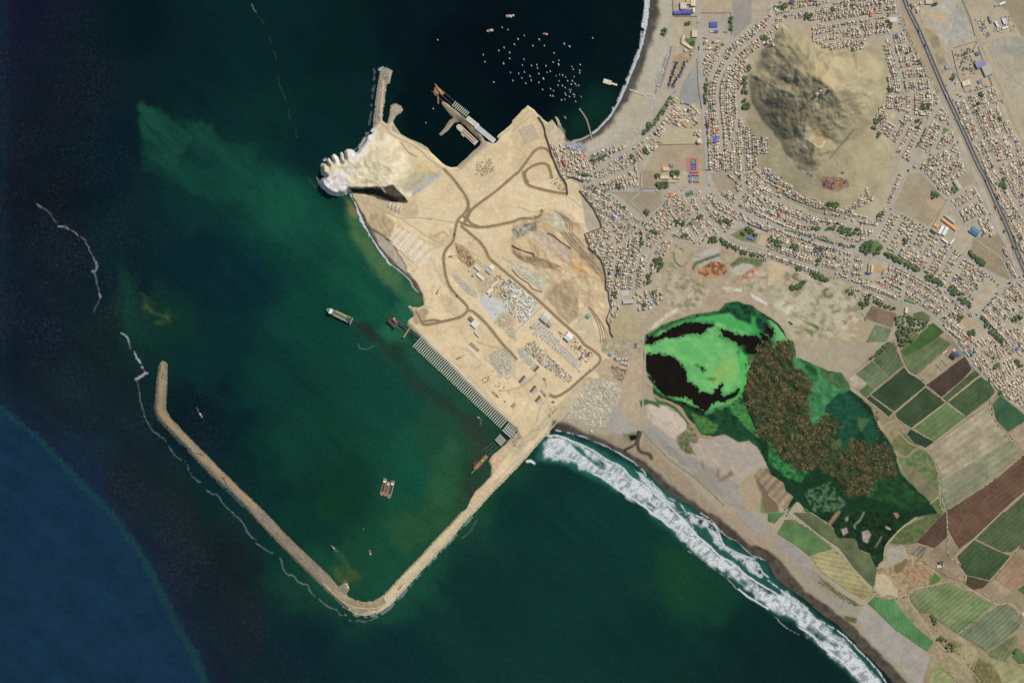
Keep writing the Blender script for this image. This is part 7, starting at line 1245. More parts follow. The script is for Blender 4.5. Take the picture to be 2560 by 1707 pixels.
quay('piled_wharf', 1, 2, "2262,822", "2330,880", "62,-76", 6, "short group of crossed beams at the quay's inner corner"); 
quay('piled_wharf', 1, 2, "2195,895", "2235,850", "58,60", 5, "slanting beams between the inner corner and the sand spit"); quay('piled_wharf', 1, 2, "2262,812", "2300,780", "80,70", 3, "cross beams over the corner of the quay", w=1.8, z=6)
quay('piled_wharf', 1, 0, "1800,975", "1920,1070", "36,-42", 9, "bare beams beyond the northern wharf deck"); 
def deck(name, c_, r_, p0, p1, wv, z, th_, col, lab, cat='wharf', npan=6, extras=True, z0=None):
    a = T(c_, r_, p0)[0]; b = T(c_, r_, p1)[0]; t = at(name, ((a[0]+b[0])/2, (a[1]+b[1])/2), lab, cat, ang2(a, b), z=0 if z0 is None else z0); L_ = math.hypot(a[0]-b[0], a[1]-b[1])*S; W_ = wv/3.672*S
    for i in range(npan): MB().box(-L_/2+L_*(i+.5)/npan, 0, z-th_, L_/npan-.35, W_, th_).build('deck_panel', paintmat(*[q+rnd.randint(-10, 6) for q in col]), t)
    if extras:
        b_ = MB()
        for i in range(int(L_/9)):
            for s_ in (-.44, .44): b_.cyl(-L_/2+4+i*9, W_*s_, -6, .7, 6+z-th_, 6)
        b_.build('piles', steel, t)['kind'] = 'stuff'
    return t, L_, W_
t, L_, W_ = deck('wharf_deck', 1, 0, "1935,1080", "2040,1165", 46, 5, 1.6, (206,198,178), "tan left half of the northern wharf deck", npan=6)
t, L_, W_ = deck('wharf_deck', 1, 0, "2020,1160", "2190,1300", 46, 5.4, 1.6, (222,222,216), "white right half of the northern wharf deck", npan=9)
for i in range(5): MB().bar((-L_*.45, -W_*.4+W_*.2*i, 5.6), (L_*.45, -W_*.4+W_*.2*i, 5.6), .35).build('rail', paintmat(150,150,144), t)
b_ = MB(); 
for i in range(46):
    u = i/45; p0 = T(1,0,"1655,785")[0]; p1 = T(1,0,"1930,1030")[0]; X, Y = w2(p0[0]+(p1[0]-p0[0])*u, p0[1]+(p1[1]-p0[1])*u)
    for d_ in (0, 14, 28): b_.cyl(X-d_*.6, Y-d_*.75, -4, .6, 8, 6)
tag(b_.build('wharf_pile_rows', steel), "rows of bare steel piles standing in the water beyond the wharf", 'piles', kind='stuff')
b_ = MB()
for i in range(26):
    u = i/25; p0 = T(1,1,"1290,1430")[0]; p1 = T(1,1,"1500,1568")[0]
    for d_ in (0, 12, 24, 36):
        X, Y = w2(p0[0]+(p1[0]-p0[0])*u, p0[1]+(p1[1]-p0[1])*u); b_.cyl(X+d_*.62, Y+d_*.7, -4, .6, 8, 6)
for i in range(16):
    p0 = T(1,2,"2090,990")[0]; p1 = T(1,2,"2180,920")[0]; u = i/15
    for d_ in (0, 12, 24): X, Y = w2(p0[0]+(p1[0]-p0[0])*u, p0[1]+(p1[1]-p0[1])*u); b_.cyl(X+d_*.7, Y-d_*.7, -4, .6, 8, 6)
tag(b_.build('pile_rows', steel), "dotted rows of bare piles in the harbour water by the quay", 'piles', kind='stuff')
# caisson alongside, rusty platforms, jack-up
t, L_, W_ = deck('floating_dock', 1, 0, "1862,1165", "2025,1318", 50, 6, 7, (206,190,162), "tan floating dock moored inside the northern basin", 'barge', npan=1, extras=False)
MB().prism([(x*1.0-L_*.46, y) for x, y in [(12*math.cos(a_), 10*math.sin(a_)) for a_ in np.linspace(math.pi/2, 3*math.pi/2, 9)]], -1, 5.6).build('rounded_end', paintmat(200,184,156), t)
for sgn in (-1, 1): MB().box(L_*.05, sgn*W_*.22, 6.02, L_*.7, W_*.12, 1.4).build('pipe_rack', paintmat(112,76,58), t)
for i in range(8): MB().box(-L_*.32+i*L_*.1, 0, 6.03, 1.2, W_*.3, 2.2).build('bollard_frame', paintmat(232,222,206), t)
MB().box(-L_*.14, -W_*.62, 2, 14, 6, 3).build('side_pontoon', paintmat(190,170,140), t)
t, L_, W_ = deck('construction_platform', 1, 0, "1645,800", "1722,868", 34, 8, 2, (176,118,74), "rust-red piling platform at the tip of the northern wharf", 'platform', npan=4)
MB().box(-4, -W_*.75, 6, 20, 12, 1.6).build('side_platform', paintmat(172,114,72), t); MB().bar((-L_*.7, 8, 12), (6, -2, 12), 1.1).build('crane_boom', paintmat(196,178,110), t); MB().box(4, 0, 8.02, 8, 6, 4).build('crane_cab', paintmat(190,170,96), t)
for k in range(3): MB().bar((-12-2*k, -W_*1.3+k*2.5, 4), (2-2*k, -W_*1.3-6+k*2.5, 4), .4).build('guide_frame', paintmat(200,196,186), t)
b_ = MB(); b_.bar((6, -16, 5), (26, -38, 5), 1.0); b_.bar((10, -16, 5), (29, -36, 5), 1.0); b_.build('gangway', paintmat(160,130,100), t)
t, L_, W_ = deck('crane_barge', 1, 2, "2122,1045", "2012,1162", 34, 5, 5, (160,118,72), "rust-brown crane barge lying off the sand spit", 'barge', npan=3, extras=False)
MB().prism([(L_*.5, -W_*.5), (L_*.62, 0), (L_*.5, W_*.5)], -1, 4.8).build('raked_bow', paintmat(120,90,56), t); MB().bar((-L_*.1, 0, 8), (L_*.86, 3, 18), 1.1).build('crane_boom', paintmat(150,140,60), t); MB().box(-L_*.1, 0, 5.02, 9, 8, 6).build('crane_cab', paintmat(176,160,70), t)
for k in range(4): MB().bar((L_*.1+k*5, W_*.4, 4), (L_*.1+k*5, W_*1.1, 4), .4).build('guide_frame', paintmat(130,106,84), t)
MB().box(L_*.25, -W_*1.0, 2, 20, 5, 2).build('side_float', paintmat(84,66,54), t)
t, L_, W_ = deck('piling_platform', 1, 1, "1232,1352", "1300,1420", 78, 9, 3, (84,72,66), "dark piling platform off the top of the quay", 'platform', npan=4)
for k in range(7): MB().box(rnd.uniform(-14, 14), rnd.uniform(-13, 13), 9.02, rnd.uniform(3, 9), rnd.uniform(2, 6), rnd.uniform(2, 6)).build('machinery', paintmat(*rnd.choice([(150,96,64),(60,58,60),(196,186,150),(84,84,90),(180,170,70)])), t)
for sgn in (-1, 1):
    for u in (-1, 1): MB().cyl(sgn*L_*.45, u*W_*.45, 0, 1.5, 18, 8).build('leg', paintmat(50,46,46), t)
for k in range(3): MB().bar((-L_*.7, -W_*.3+k*8, 5), (-L_*.5, -W_*.3+k*8, 5), .6).build('outrigger', paintmat(70,64,60), t)
b_ = MB(); b_.bar((10, 12, 8), (86, 18, 8), .7); b_.bar((10, 8, 8), (86, 13, 8), .7)
for k in range(16): b_.bar((12+k*4.8, 8.2, 8), (14+k*4.8, 12.6, 8), .4)
b_.build('conveyor_truss', paintmat(60,54,52), t)
t, L_, W_ = deck('access_trestle', 1, 1, "1352,1530", "1432,1415", 14, 9, 1.2, (160,146,84), "yellow trestle bridge reaching from the quay into the harbour", 'bridge', npan=8)
# bay piers
t, L_, W_ = deck('pontoon', 2, 0, "838,742", "912,764", 40, 5, 3, (222,206,172), "tan pontoon platform standing alone off the beach", 'jetty', npan=5)
MB().box(L_*.5+9, -1.0, 3.6, 26, 6.5, 1.6).build('walkway', paintmat(214,198,164), t); MB().box(-4, 2, 5.02, 12, 5, .8).build('hatch_cover', paintmat(232,220,192), t)
deck('beach_jetty', 2, 0, "1078,824", "1218,876", 13, 5, 1.2, (206,194,166), "straight tan jetty running down the beach", 'jetty', npan=8)
px = T(2,0,"1265,885")[0]; t = at('jetty_plaza', px, "paved plaza at the head of the beach jetty", 'plaza', math.radians(-12)); MB().box(0, 0, -.5, 36, 16, 1.2).build('paving', paintmat(196,184,156), t)
for k in range(9): MB().box(-12+k*2.8, rnd.uniform(-3, 3), .72, 1.4, 5, .8).build('planter', paintmat(140,130,104), t)
pp = [T(2,0,q)[0] for q in ("620,1000", "675,1080", "702,1150", "735,1285")]; t = at('wooden_pier', pp[1], "thin wooden pier with cross rungs bending out from the fishing beach", 'pier', 0, z=0)
X0, Y0 = t.location.x, t.location.y; pl = MB(); Q_ = densify(pp, 4, True)
for a, b in zip(Q_[:-1], Q_[1:]):
    A_ = w2(*a); B_ = w2(*b); MB().box((A_[0]+B_[0])/2-X0, (A_[1]+B_[1])/2-Y0, 4, math.hypot(A_[0]-B_[0], A_[1]-B_[1]), 2.2, .5, ang2(a, b)).build('deck_span', paintmat(190,176,150), t)
    an = ang2(a, b)+math.pi/2; pl.bar((A_[0]-X0-math.cos(an)*4.5, A_[1]-Y0-math.sin(an)*4.5, 3.6), (A_[0]-X0+math.cos(an)*4.5, A_[1]-Y0+math.sin(an)*4.5, 3.6), .45); pl.cyl(A_[0]-X0, A_[1]-Y0, -4, .4, 7.6, 5)
pl.build('rungs_and_posts', paintmat(170,156,134), t)
ribbon('promenade', T(2,0,"1215,880 1240,920 1275,960 1275,1030 1260,1080 1180,1150"), 1.8, pale, dz=.5, block=False)
for x, y in ((1422,505),(1378,655),(1340,800),(1128,1212)):
    px = T(2,0,f"{x},{y}")[0]; t = at('round_plaza', px, f"{'upper' if y < 600 else 'second' if y < 700 else 'third' if y < 900 else 'lowest'} round seaside plaza on the promenade", 'plaza'); MB().cyl(0, 0, -.5, 7.5, 1.1, 20).build('paving', paintmat(200,188,160), t); MB().cyl(0, 0, .62, 4, .3, 16).build('centre_ring', paintmat(150,140,116), t); MB().cyl(0, 0, .94, 1.6, 1.4, 10).build('fountain', paintmat(196,170,140), t)
ribbon('promenade', T(2,0,"1440,440 1415,560 1380,650 1350,760 1330,860 1310,930"), 2.2, pale, dz=.5, block=False)
# ------------------------------------------------------------------ concrete blocks laid out in rows
blk = MB().box(0, 0, 0, 3.3, 2.2, 1.5, taper=.9).build('concrete_block', paintmat(252,248,236)); blk_m = blk.data; bpy.data.objects.remove(blk)
BP = []
u_ = (115/173.6, -130/173.6); c_u = (130/173.6, 115/173.6)
for sx, sy, ln, nc, lb in ((1230,630,172,1,'first'),(1252,672,200,2,'second'),(1296,712,198,2,'third'),(1330,722,200,4,'fourth'),(1396,768,186,3,'fifth'),(1442,820,186,3,'sixth'),(1486,866,178,3,'last')):
    for c in range(nc):
        for k in range(int(ln/11.5)): BP.append((1,1,sx+u_[0]*k*11.5+c_u[0]*c*11, sy+u_[1]*k*11.5+c_u[1]*c*11, 48, f"{ordn(k)} white block from the shore, {ordn(c)} line of the {lb} row bundle"))
for k in range(22): BP.append((1,1,1232+k*9.6,652+k*8.4,-42,f"{ordn(k)} white concrete block of the single line nearest the shore"))
for c in range(13):
    for k in range(12): BP.append((2,0,68+c*10.5+k*5.5,1190-c*4.5+k*11.2,70,f"cream concrete block, line {ordn(c)}, {ordn(k)} down, in the port's upper corner grid"))
for c in range(3):
    for k in range(15): BP.append((1,1,2055+k*10.5+c*(14 if c < 2 else 18),158-k*9.5+c*(-26 if k < 30 else 0),48,"pale concrete block in the rows above the haul road junction"))
ex_ = []
for i, (c_, r_, x, y, an, lb) in enumerate(BP):
    px = T(c_, r_, f"{x},{y}")[0]; X, Y = w2(*px)
    if i < 300: o = link('concrete_block', blk_m); o.location = (X, Y, zat(*px)+.3); o.rotation_euler = (0, 0, math.radians(an)); o.scale = (1.15, 1.15, 1.1); tag(o, lb, 'concrete block', 'concrete blocks laid out in rows')
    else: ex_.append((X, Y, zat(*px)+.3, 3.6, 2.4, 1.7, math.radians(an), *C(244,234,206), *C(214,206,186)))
box_m = colmat('precast_concrete', None, noise=((.06, .4),))
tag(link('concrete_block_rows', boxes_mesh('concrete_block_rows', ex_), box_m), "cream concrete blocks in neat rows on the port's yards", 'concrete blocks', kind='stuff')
# small heaps in dotted grids
hp_ = MB()
for i in range(11):
    for j in range(9):
        if (i+j) % 1 == 0: px = T(1,1,f"{1695+i*13+j*7-(j*2)},{1130+j*19+i*6}")[0]; X, Y = w2(*px); hp_.cyl(X, Y, zat(*px)-.2, 1.6, 1.5, 5, .3)
for i in range(8):
    for j in range(7): px = T(1,2,f"{1795+i*15+(j % 2)*7},{48+j*15}")[0]; X, Y = w2(*px); hp_.cyl(X, Y, zat(*px)-.2, 1.6, 1.5, 5, .3)
tag(hp_.build('earth_heaps', paintmat(178,146,106)), "dotted grids of small brown earth heaps on the sand", 'heaps', kind='stuff')
# ------------------------------------------------------------------ stored materials, plant and vehicles
STK = []
def yard(poly, ang, lw, ld, dens, pal, hr=(1.2, 3.4), lab='stack'):
    P_ = poly; xs = [p[0] for p in P_]; ys = [p[1] for p in P_]; a = math.radians(ang); ux = (math.cos(a), -math.sin(a)); vx = (math.sin(a), math.cos(a)); cx, cy = sum(xs)/len(xs), sum(ys)/len(ys)
    R_ = int(max(max(xs)-min(xs), max(ys)-min(ys))/min(lw, ld))+2
    for i in range(-R_, R_):
        s = -R_*lw
        for j in range(-R_, R_):
            x = cx+ux[0]*j*lw*1.15+vx[0]*i*ld*1.35; y = cy+ux[1]*j*lw*1.15+vx[1]*i*ld*1.35
            if min(xs) < x < max(xs) and min(ys) < y < max(ys) and rnd.random() < dens and pip(P_, x, y) and gs(RD, x, y) > .3: STK.append((x, y, lw*rnd.uniform(.55, 1)*S, ld*rnd.uniform(.6, 1)*S, rnd.uniform(*hr), a, rnd.choice(pal), lab))
wh, cr, gry, br, bu, ye = (238,234,224), (216,204,172), (176,172,164), (140,106,78), (150,162,186), (206,190,92)
yard(T(2,1,"-60,1010 0,990 110,1090 245,1220 150,1390 90,1400 -30,1290 -110,1130"), -42, 5, 3.4, .72, [wh, wh, cr, gry, ye, cr, wh, (196,178,140)], (2, 6), 'pale precast plant unit')
yard(T(2,2,"120,20 200,-10 330,110 560,320 520,385 440,330 300,230 120,70"), -42, 3.6, 2.4, .85, [wh, wh, gry, bu, cr, (120,112,108), (196,170,130)], (1.5, 4), 'machinery unit')
yard(T(2,1,"200,1390 250,1370 460,1568 340,1568")+T(2,2,"440,0 660,210 620,270 260,-40 200,-60"), -42, 7, 1.6, .95, [(240,236,226), wh, wh, (230,220,196)], (1.5, 3), 'long pale segment')
yard(T(2,1,"400,1470 500,1470 640,1568 600,1568")+T(2,2,"600,0 750,110 690,195 560,70 430,-60"), -42, 4.6, 2.6, .6, [wh, br, br, cr], (1.5, 3), 'brown and white panel stack')
yard(T(1,1,"1830,680 1990,800 2010,840 1960,890 1870,810"), -42, 3, 1.8, .5, [br, (112,88,66), (206,186,150)], (1, 2.5), 'brown steel bundle')
yard(T(1,1,"2200,920 2290,960 2350,1010 2350,1180 2280,1180 2180,1090"), -42, 5, 3.2, .5, [cr, wh, (196,176,136), gry, br], (2.5, 4), 'camp container')
yard(T(1,0,"2030,1500 2150,1450 2190,1568 2080,1620 2010,1600")+[], 48, 4, 1.8, .6, [br, (120,100,80), gry, (170,150,120)], (1, 2.4), 'steel bar stack')
yard(T(2,2,"300,640 345,570 425,600 400,650 330,700"), 40, 4, 2, .6, [br, (170,146,110), cr], (1, 2.4), 'brown shuttering stack'); yard(T(2,2,"905,210 1070,268 1005,380 935,330"), -30, 3.4, 2, .6, [br, (176,156,130), cr, (110,84,66)], (1, 3), 'scrap timber heap')
yard(T(1,2,"2040,330 2110,290 2170,330 2110,390"), 20, 3.4, 2, .5, [br, (160,130,90), cr], (1, 2.4), 'brown crate pile'); yard(T(1,1,"2070,1160 2270,1180 2380,1380 2260,1430 2120,1290"), -42, 6, 2.4, .25, [(190,200,208), wh, cr], (.6, 1.2), 'pale laydown panel')
yard(T(3,0,"1700,470 1850,440 1930,600 1900,680 1780,690"), 24, 4, 2.6, .4, [(96,86,78), (150,136,120), (72,66,62), gry], (2, 5), 'burnt yard scrap heap'); yard(T(3,0,"1905,180 1985,170 2040,330 1990,350"), 20, 3.4, 2.8, .6, [(120,120,180), (130,118,104), gry, wh], (2.5, 4), 'blue workshop container')
yard(T(3,0,"2070,160 2250,130 2270,300 2080,310"), 24, 3.6, 2.4, .22, [gry, (196,170,130), wh, bu], (2, 4), 'workshop yard container'); yard(T(2,2,"200,880 330,560 430,700 300,800")+[], 40, 3, 2, .0, [br]); yard(T(1,2,"2150,180 2330,240 2340,500 2280,560 2200,420"), -45, 3, 2, .1, [br, cr], (1, 2), 'quayside crate')
yard(T(2,2,"0,870 130,830 110,950 20,990"), 40, 3.4, 2.2, .5, [br, (196,170,140), cr], (1, 2.4), 'timber pile by the dark pit'); yard(T(2,1,"330,40 440,60 500,190 430,170 330,100"), -30, 3, 2, .35, [cr, gry, br], (1, 3), 'plant part near the retaining wall')
yard(T(1,2,"1990,300 2000,20 2090,100 2080,120"), 0, 3, 2, 0, [br]); yard(T(0,2,"1700,900 1760,960 1850,1050 1900,1080 1880,1100 1800,1030 1700,930"), -45, 4, 2.6, .6, [gry, (160,156,150)], (1, 2), 'grey slab on the breakwater')
yard(T(0,2,"2040,1240 2120,1330 2330,1530 2300,1540 2100,1350"), -45, 5, 2.8, .7, [(150,150,148), (170,168,160)], (1, 2), 'grey slab on the breakwater'); yard(T(1,3,"15,20 60,30 210,180 190,190"), -47, 7, 3, .9, [(160,160,160)], (1, 2), 'grey slab on the breakwater')
yard(T(1,3,"268,245 640,610 625,625 265,262"), -44, 8, 2.4, .95, [(166,162,156), (176,172,160)], (1, 2), 'grey slab on the breakwater'); yard(T(2,2,"1650,-10 1700,-10 1700,10") or [], 0, 3, 3, 0, [br])
STK.sort(key=lambda q: -q[2]*q[3]); si = []; rest = []
for k, (x, y, w, d, h, a, c, lb) in enumerate(STK):
    X, Y = w2(x, y); z = zat(x, y)-.3
    if k < 300:
        m_ = MB(); n_ = 3
        for i in range(n_): m_.box(0, (-d/2+d*(i+.5)/n_), 0, w*rnd.uniform(.82, 1), d/n_*.86, h*rnd.uniform(.8, 1)+.3)
        o = m_.build('material_stack', paintmat(*c)); o.location = (X, Y, z); o.rotation_euler = (0, 0, a); tag(o, None, 'stack', 'stacks and units stored on the port yards')
        si.append((o, f"{lb} {where(x, y)}", x, y))
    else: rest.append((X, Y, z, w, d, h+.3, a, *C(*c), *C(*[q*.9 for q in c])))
uniq(si)
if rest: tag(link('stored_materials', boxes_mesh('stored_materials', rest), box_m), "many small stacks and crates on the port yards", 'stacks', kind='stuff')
# bundles of long piles laid side by side
for k, (c_, r_, x, y, an, n, ln, c1, c2) in enumerate([(1,2,1990,60,48,16,70,(222,218,206),(150,110,74)),(2,2,105,350,-42,12,56,(150,112,80),(216,212,202)),(2,2,205,440,-42,11,56,(146,108,78),(214,210,200)),(2,2,250,530,-42,10,56,(146,108,78),(210,206,196)),(2,2,215,235,-42,10,58,(210,204,186),(150,112,80)),
      (2,2,630,60,-42,7,40,(130,86,60),(196,190,176)),(2,2,690,110,-42,8,44,(206,200,188),(140,96,66)),(2,2,640,150,-42,8,40,(140,100,72),(206,202,192)),(2,2,290,470,-52,4,80,(190,172,140),(176,150,110)),(2,2,20,580,-42,7,40,(196,160,116),(206,184,150)),(1,2,2200,480,-42,3,80,(190,164,126),(170,140,104)),(1,1,1270,1420,0,0,0,wh,br)]):
    if not n: continue
    px = T(c_, r_, f"{x},{y}")[0]; t = at('pile_bundle', px, f"{ordn(k)} bundle of long {'white' if sum(c1) > sum(c2) else 'brown'}-topped piles {where(*px)}", 'pile bundle', math.radians(an), 'bundles of long piles stored on sand')
    for i in range(n):
        for s_, cc in ((-1, c1), (1, c2)): MB().box(s_*ln/3.672*S*.25*(1+rnd.uniform(-.1, .1)), (i-n/2)*2.6, 0, ln/3.672*S*.46, 1.7, 1.5).build('pile', paintmat(*cc), t)
# mobile cranes and trucks
for k, (c_, r_, x, y, an) in enumerate([(1,2,1858,150,25),(1,1,1664,1118,60),(0,2,1498,315,70),(0,2,2055,1240,-40),(0,2,1830,1020,0),(1,1,1785,785,10),(2,2,300,340,-45),(1,3,1320,690,48)]):
    px = T(c_, r_, f"{x},{y}")[0]; t = at('crawler_crane', px, f"crawler crane with its boom lowered {where(*px)}" if c_ else f"crawler crane {['working at the tip', 'near the middle', 'above the slabs'][k-2]} of the long breakwater", 'crane', math.radians(an))
    MB().box(0, 0, 0, 8, 6, 2).build('tracks', dark, t); MB().box(-1, 0, 2.02, 6, 4, 3).build('cab', paintmat(200,170,70), t); MB().bar((1, 0, 4), (26, 0, 16), .6).build('boom', paintmat(150,120,80), t)
ti = []
tpos = [(1,1,1848,1148,-40,1),(1,1,1826,582,80,1),(2,2,525,420,40,1),(2,2,730,245,45,1),(3,0,1387,285,-65,2),(3,0,1442,420,-65,1),(3,0,1776,1130,-65,2),(3,0,1722,1095,-65,1),(3,1,2088,340,-65,2),(3,1,2000,95,-65,1),(3,1,2252,706,-65,2),(3,1,2320,800,-65,1),(3,0,1300,80,-65,1),(3,0,1640,880,-65,2),(3,1,410,632,-15,1),(3,1,606,684,-15,0),(3,1,945,800,-12,0),(3,1,690,712,-10,0),(3,1,1235,108,60,0),
  (3,1,1840,1250,-40,0),(3,2,2210,100,-45,0),(2,0,1705,210,90,0),(2,0,1740,600,90,0),(2,0,1758,880,90,1),(2,1,1830,210,-50,0),(2,1,2010,318,-40,0),(2,1,1330,182,0,1),(2,1,1555,178,0,0),(2,0,910,1450,30,0),(2,0,790,1425,25,0),(2,0,1655,1000,0,0),(3,0,1205,220,-70,0),(3,0,1745,868,10,1),(3,0,1770,885,15,1),(3,1,1480,590,-35,0),(3,1,1720,730,-35,0),(1,3,1480,466,45,1),(1,1,1605,441,0,0),(1,2,2320,700,45,1),(2,2,245,800,45,0)]
for i in range(14): tpos.append((2,2,945+i*9,155+rnd.uniform(-4, 8),80,1))
for i in range(12): tpos.append((2,2,1000+i*6,190+i*2,70,1))
for i in range(34): tpos.append((2,0,1515-i*2.2+rnd.uniform(-10, 10),565+i*6.5,rnd.choice([60,70,50]),3))
for i in range(34): tpos.append((2,0,1600-i*3.6+rnd.uniform(-14, 14),560+i*7,rnd.choice([60,70,50]),3))
for i in range(22): tpos.append((2,0,720+i*8,1440-i*2.2+rnd.uniform(-8, 12),25,0))
vc = [(226,226,222),(196,196,196),(120,120,124),(190,80,64),(70,84,130),(226,214,180),(60,60,64)]
for c_, r_, x, y, an, k in tpos:
    px = T(c_, r_, f"{x},{y}")[0]; col_i = rnd.randrange(len(vc)) if k != 3 else rnd.choice([2, 4, 6, 6]); col = vc[col_i]; cn = ['white','silver','grey','red','blue','cream','black'][col_i]
    L_, W_ = ((5.2, 2.4), (9, 3.0), (17, 3.4), (9, 4.2))[k]; nm, ct = (('parked_car', 'car'), ('truck', 'truck'), ('articulated_lorry', 'lorry'), ('parked_lorry', 'lorry'))[k]
    t = at(nm, px, None, ct, math.radians(an), 'vehicles on the roads and yards'); t.location.z += 1.0
    MB().box(0, 0, .5, L_, W_, 1.2 if k == 0 else 1.0).build('body', paintmat(*col), t)
    if k == 0: MB().box(-.3, 0, 1.72, L_*.5, W_*.86, .8, taper=.85).build('roof', paintmat(*[int(q*.85) for q in col]), t)
    else: MB().box(L_*.4, 0, 1.52, L_*.17, W_*.9, 1.6).build('cab', paintmat(226,222,214), t); MB().box(-L_*.1, 0, 1.52, L_*.72, W_*.98, 2.2).build('load', paintmat(*col), t)
    b_ = MB()
    for sx_ in (-.35, .35):
        for sy_ in (-.42, .42): b_.box(L_*sx_, W_*sy_, 0, .9, .3, .9)
    b_.build('wheels', paintmat(40,40,42), t)
    ti.append((t, f"{cn} {ct} {'on the highway' if (c_ == 3 and an == -65) else where(*px)}", px[0], px[1]))
uniq(ti)
# ------------------------------------------------------------------ loose stone: breakwater armour and the rock yard
def rocks(name, pts, label, mat):
    n = len(pts); base = np.array([(1,0,0), (0,1,0), (-1,0,0), (0,-1,0), (0,0,1), (0,0,-1)], float); f = np.array([(0,1,4), (1,2,4), (2,3,4), (3,0,4), (1,0,5), (2,1,5), (3,2,5), (0,3,5)])
    P_ = np.array(pts); r_ = P_[:, 3:4]; V = base[None]*(0.7+0.6*rng.random((n, 6, 1)))*r_[:, None, :]; th_ = rng.random(n)*6.28; c, s = np.cos(th_)[:, None], np.sin(th_)[:, None]
    X = V[:, :, 0]*c-V[:, :, 1]*s; Y = V[:, :, 0]*s+V[:, :, 1]*c; V = np.stack([X+P_[:, 0:1], Y+P_[:, 1:2], V[:, :, 2]*.8+P_[:, 2:3]], -1)
    F = (f[None]+(np.arange(n)*6)[:, None, None]).reshape(-1, 3); k = np.repeat(0.7+0.5*rng.random(n), 8)[:, None]
    return tag(link(name, mesh_np(name, V.reshape(-1, 3), F, np.clip(np.array(P_[:, 4:7]).repeat(8, 0)*k, 0, .85)), mat), label, 'rocks', kind='stuff')
rk_m = colmat('quarried_rock', None, noise=((.1, .4),)); pts = []
def edge_rocks(line, n, spread, col, rr=(1.0, 2.0)):
    Q_ = densify(line, 2, True); nn_ = normals2(Q_)
    for i in range(n):
        k = rnd.randrange(len(Q_)); o_ = rnd.uniform(-spread, spread)*.5; x, y = Q_[k][0]+nn_[k][0]*o_, Q_[k][1]+nn_[k][1]*o_
        if gs(CO, x, y) > -1.5: X, Y = w2(x, y); pts.append((X+rnd.uniform(-1, 1), Y+rnd.uniform(-1, 1), max(.2, zat(x, y))+.3, rnd.uniform(*rr), *C(*[q*rnd.uniform(.85, 1.1) for q in col])))
edge_rocks(T(0,2,"1470,210 1450,320 1438,460 1432,620 1465,700 1545,790 1700,950 1850,1120 2000,1270 2150,1400 2310,1568")+T(1,3,"150,215 300,365 450,515 600,665 750,795 850,885"), 3600, 5, (138,128,108)); edge_rocks(T(0,2,"1520,195 1536,300 1526,450 1520,620 1565,700 1700,845 1850,995 2030,1175 2200,1345 2350,1485")+T(1,3,"150,75 300,235 500,425 680,590"), 2000, 4, (152,138,112))
edge_rocks(T(1,3,"850,885 930,928 1010,938 1120,916 1220,855 1350,712 1500,542 1650,382 1800,222 1900,95 2000,-5")+T(1,2,"2200,1342 2345,1200")+T(2,2,"130,1050 270,890 340,832"), 4200, 6, (220,208,176)); edge_rocks(T(1,3,"930,812 1010,828 1160,770 1350,570 1500,420 1650,250 1790,110 1890,0"), 1400, 4, (190,174,140))
edge_rocks(T(1,0,"1160,650 1135,780 1115,900 1100,1010 1090,1120"), 1500, 9, (186,176,156)); edge_rocks(T(1,0,"1225,660 1225,740 1190,800 1180,950 1160,1080"), 800, 8, (196,186,164)); edge_rocks(T(1,0,"1170,660 1210,650 1230,700"), 500, 14, (180,170,150)); edge_rocks(T(1,0,"1240,980 1280,962 1330,985"), 200, 4, (190,176,146))
for (c_, r_, s_, n_, cc) in ((2,2,"700,330 800,340 1010,400 960,580 870,780 800,790 650,750 500,700 480,720 560,580 700,420",3200,(216,208,184)),(1,1,"1790,950 1850,960 1960,1060 2030,1130 2020,1170 1930,1120 1830,1010",420,(222,216,196)),(1,2,"2090,150 2200,80 2320,60 2350,250 2250,330 2180,240",650,(206,202,184)),(2,2,"50,55 130,60 200,200 160,230 50,110",260,(216,210,190)),(2,1,"70,870 350,980 280,1110 60,950",500,(220,214,188)),(1,1,"2180,1390 2260,1310 2350,1380 2400,1568 2330,1520",400,(214,204,174))):
    P_ = T(c_, r_, s_); xs = [p[0] for p in P_]; ys = [p[1] for p in P_]; k = 0
    while k < n_:
        x, y = rnd.uniform(min(xs), max(xs)), rnd.uniform(min(ys), max(ys))
        if pip(P_, x, y):
            k += 1; X, Y = w2(x, y)
            if vnoise(np.array([x]), np.array([y]), 9, 5)[0] > .3: pts.append((X, Y, zat(x, y)+.3, rnd.uniform(.9, 1.9), *C(*[q*rnd.uniform(.85, 1.1) for q in cc])))
rocks('armour_rocks', pts, "loose pale quarry rocks along the breakwaters and in the stone yard", rk_m)
# ------------------------------------------------------------------ trees
def crown_mesh(seed, n=70):
    r_ = random.Random(seed); V = []; F = []
    for i in range(n):
        while True:
            x, y, z = r_.uniform(-1, 1), r_.uniform(-1, 1), r_.uniform(-.8, .9); q = math.sqrt(x*x+y*y+z*z*1.3)
            if q < 1 and q > r_.random()*.9: break
        k = 1+.25*math.sin(3*math.atan2(y, x)+seed); x *= k; y *= k; s = r_.uniform(.16, .34); a, b = r_.uniform(0, 6.28), r_.uniform(-.9, .9)
        e1 = Vector((math.cos(a), math.sin(a), b*.6))*s; e2 = Vector((-math.sin(a), math.cos(a), r_.uniform(-.6, .6)))*s; c = Vector((x, y, z*.75+1.35)); o = len(V)
        V += [c-e1-e2, c+e1-e2, c+e1+e2, c-e1+e2]; F.append((o, o+1, o+2, o+3))
    return [tuple(v) for v in V], F
CR = [crown_mesh(s) for s in range(5)]
leaf = [colmat('tree_foliage', C(*c), rough=.8, noise=((.25, .3), (.2, 1.0))) for c in ((96,116,74), (110,130,84), (84,108,72))]
bark = paintmat(96,80,62); tm = []
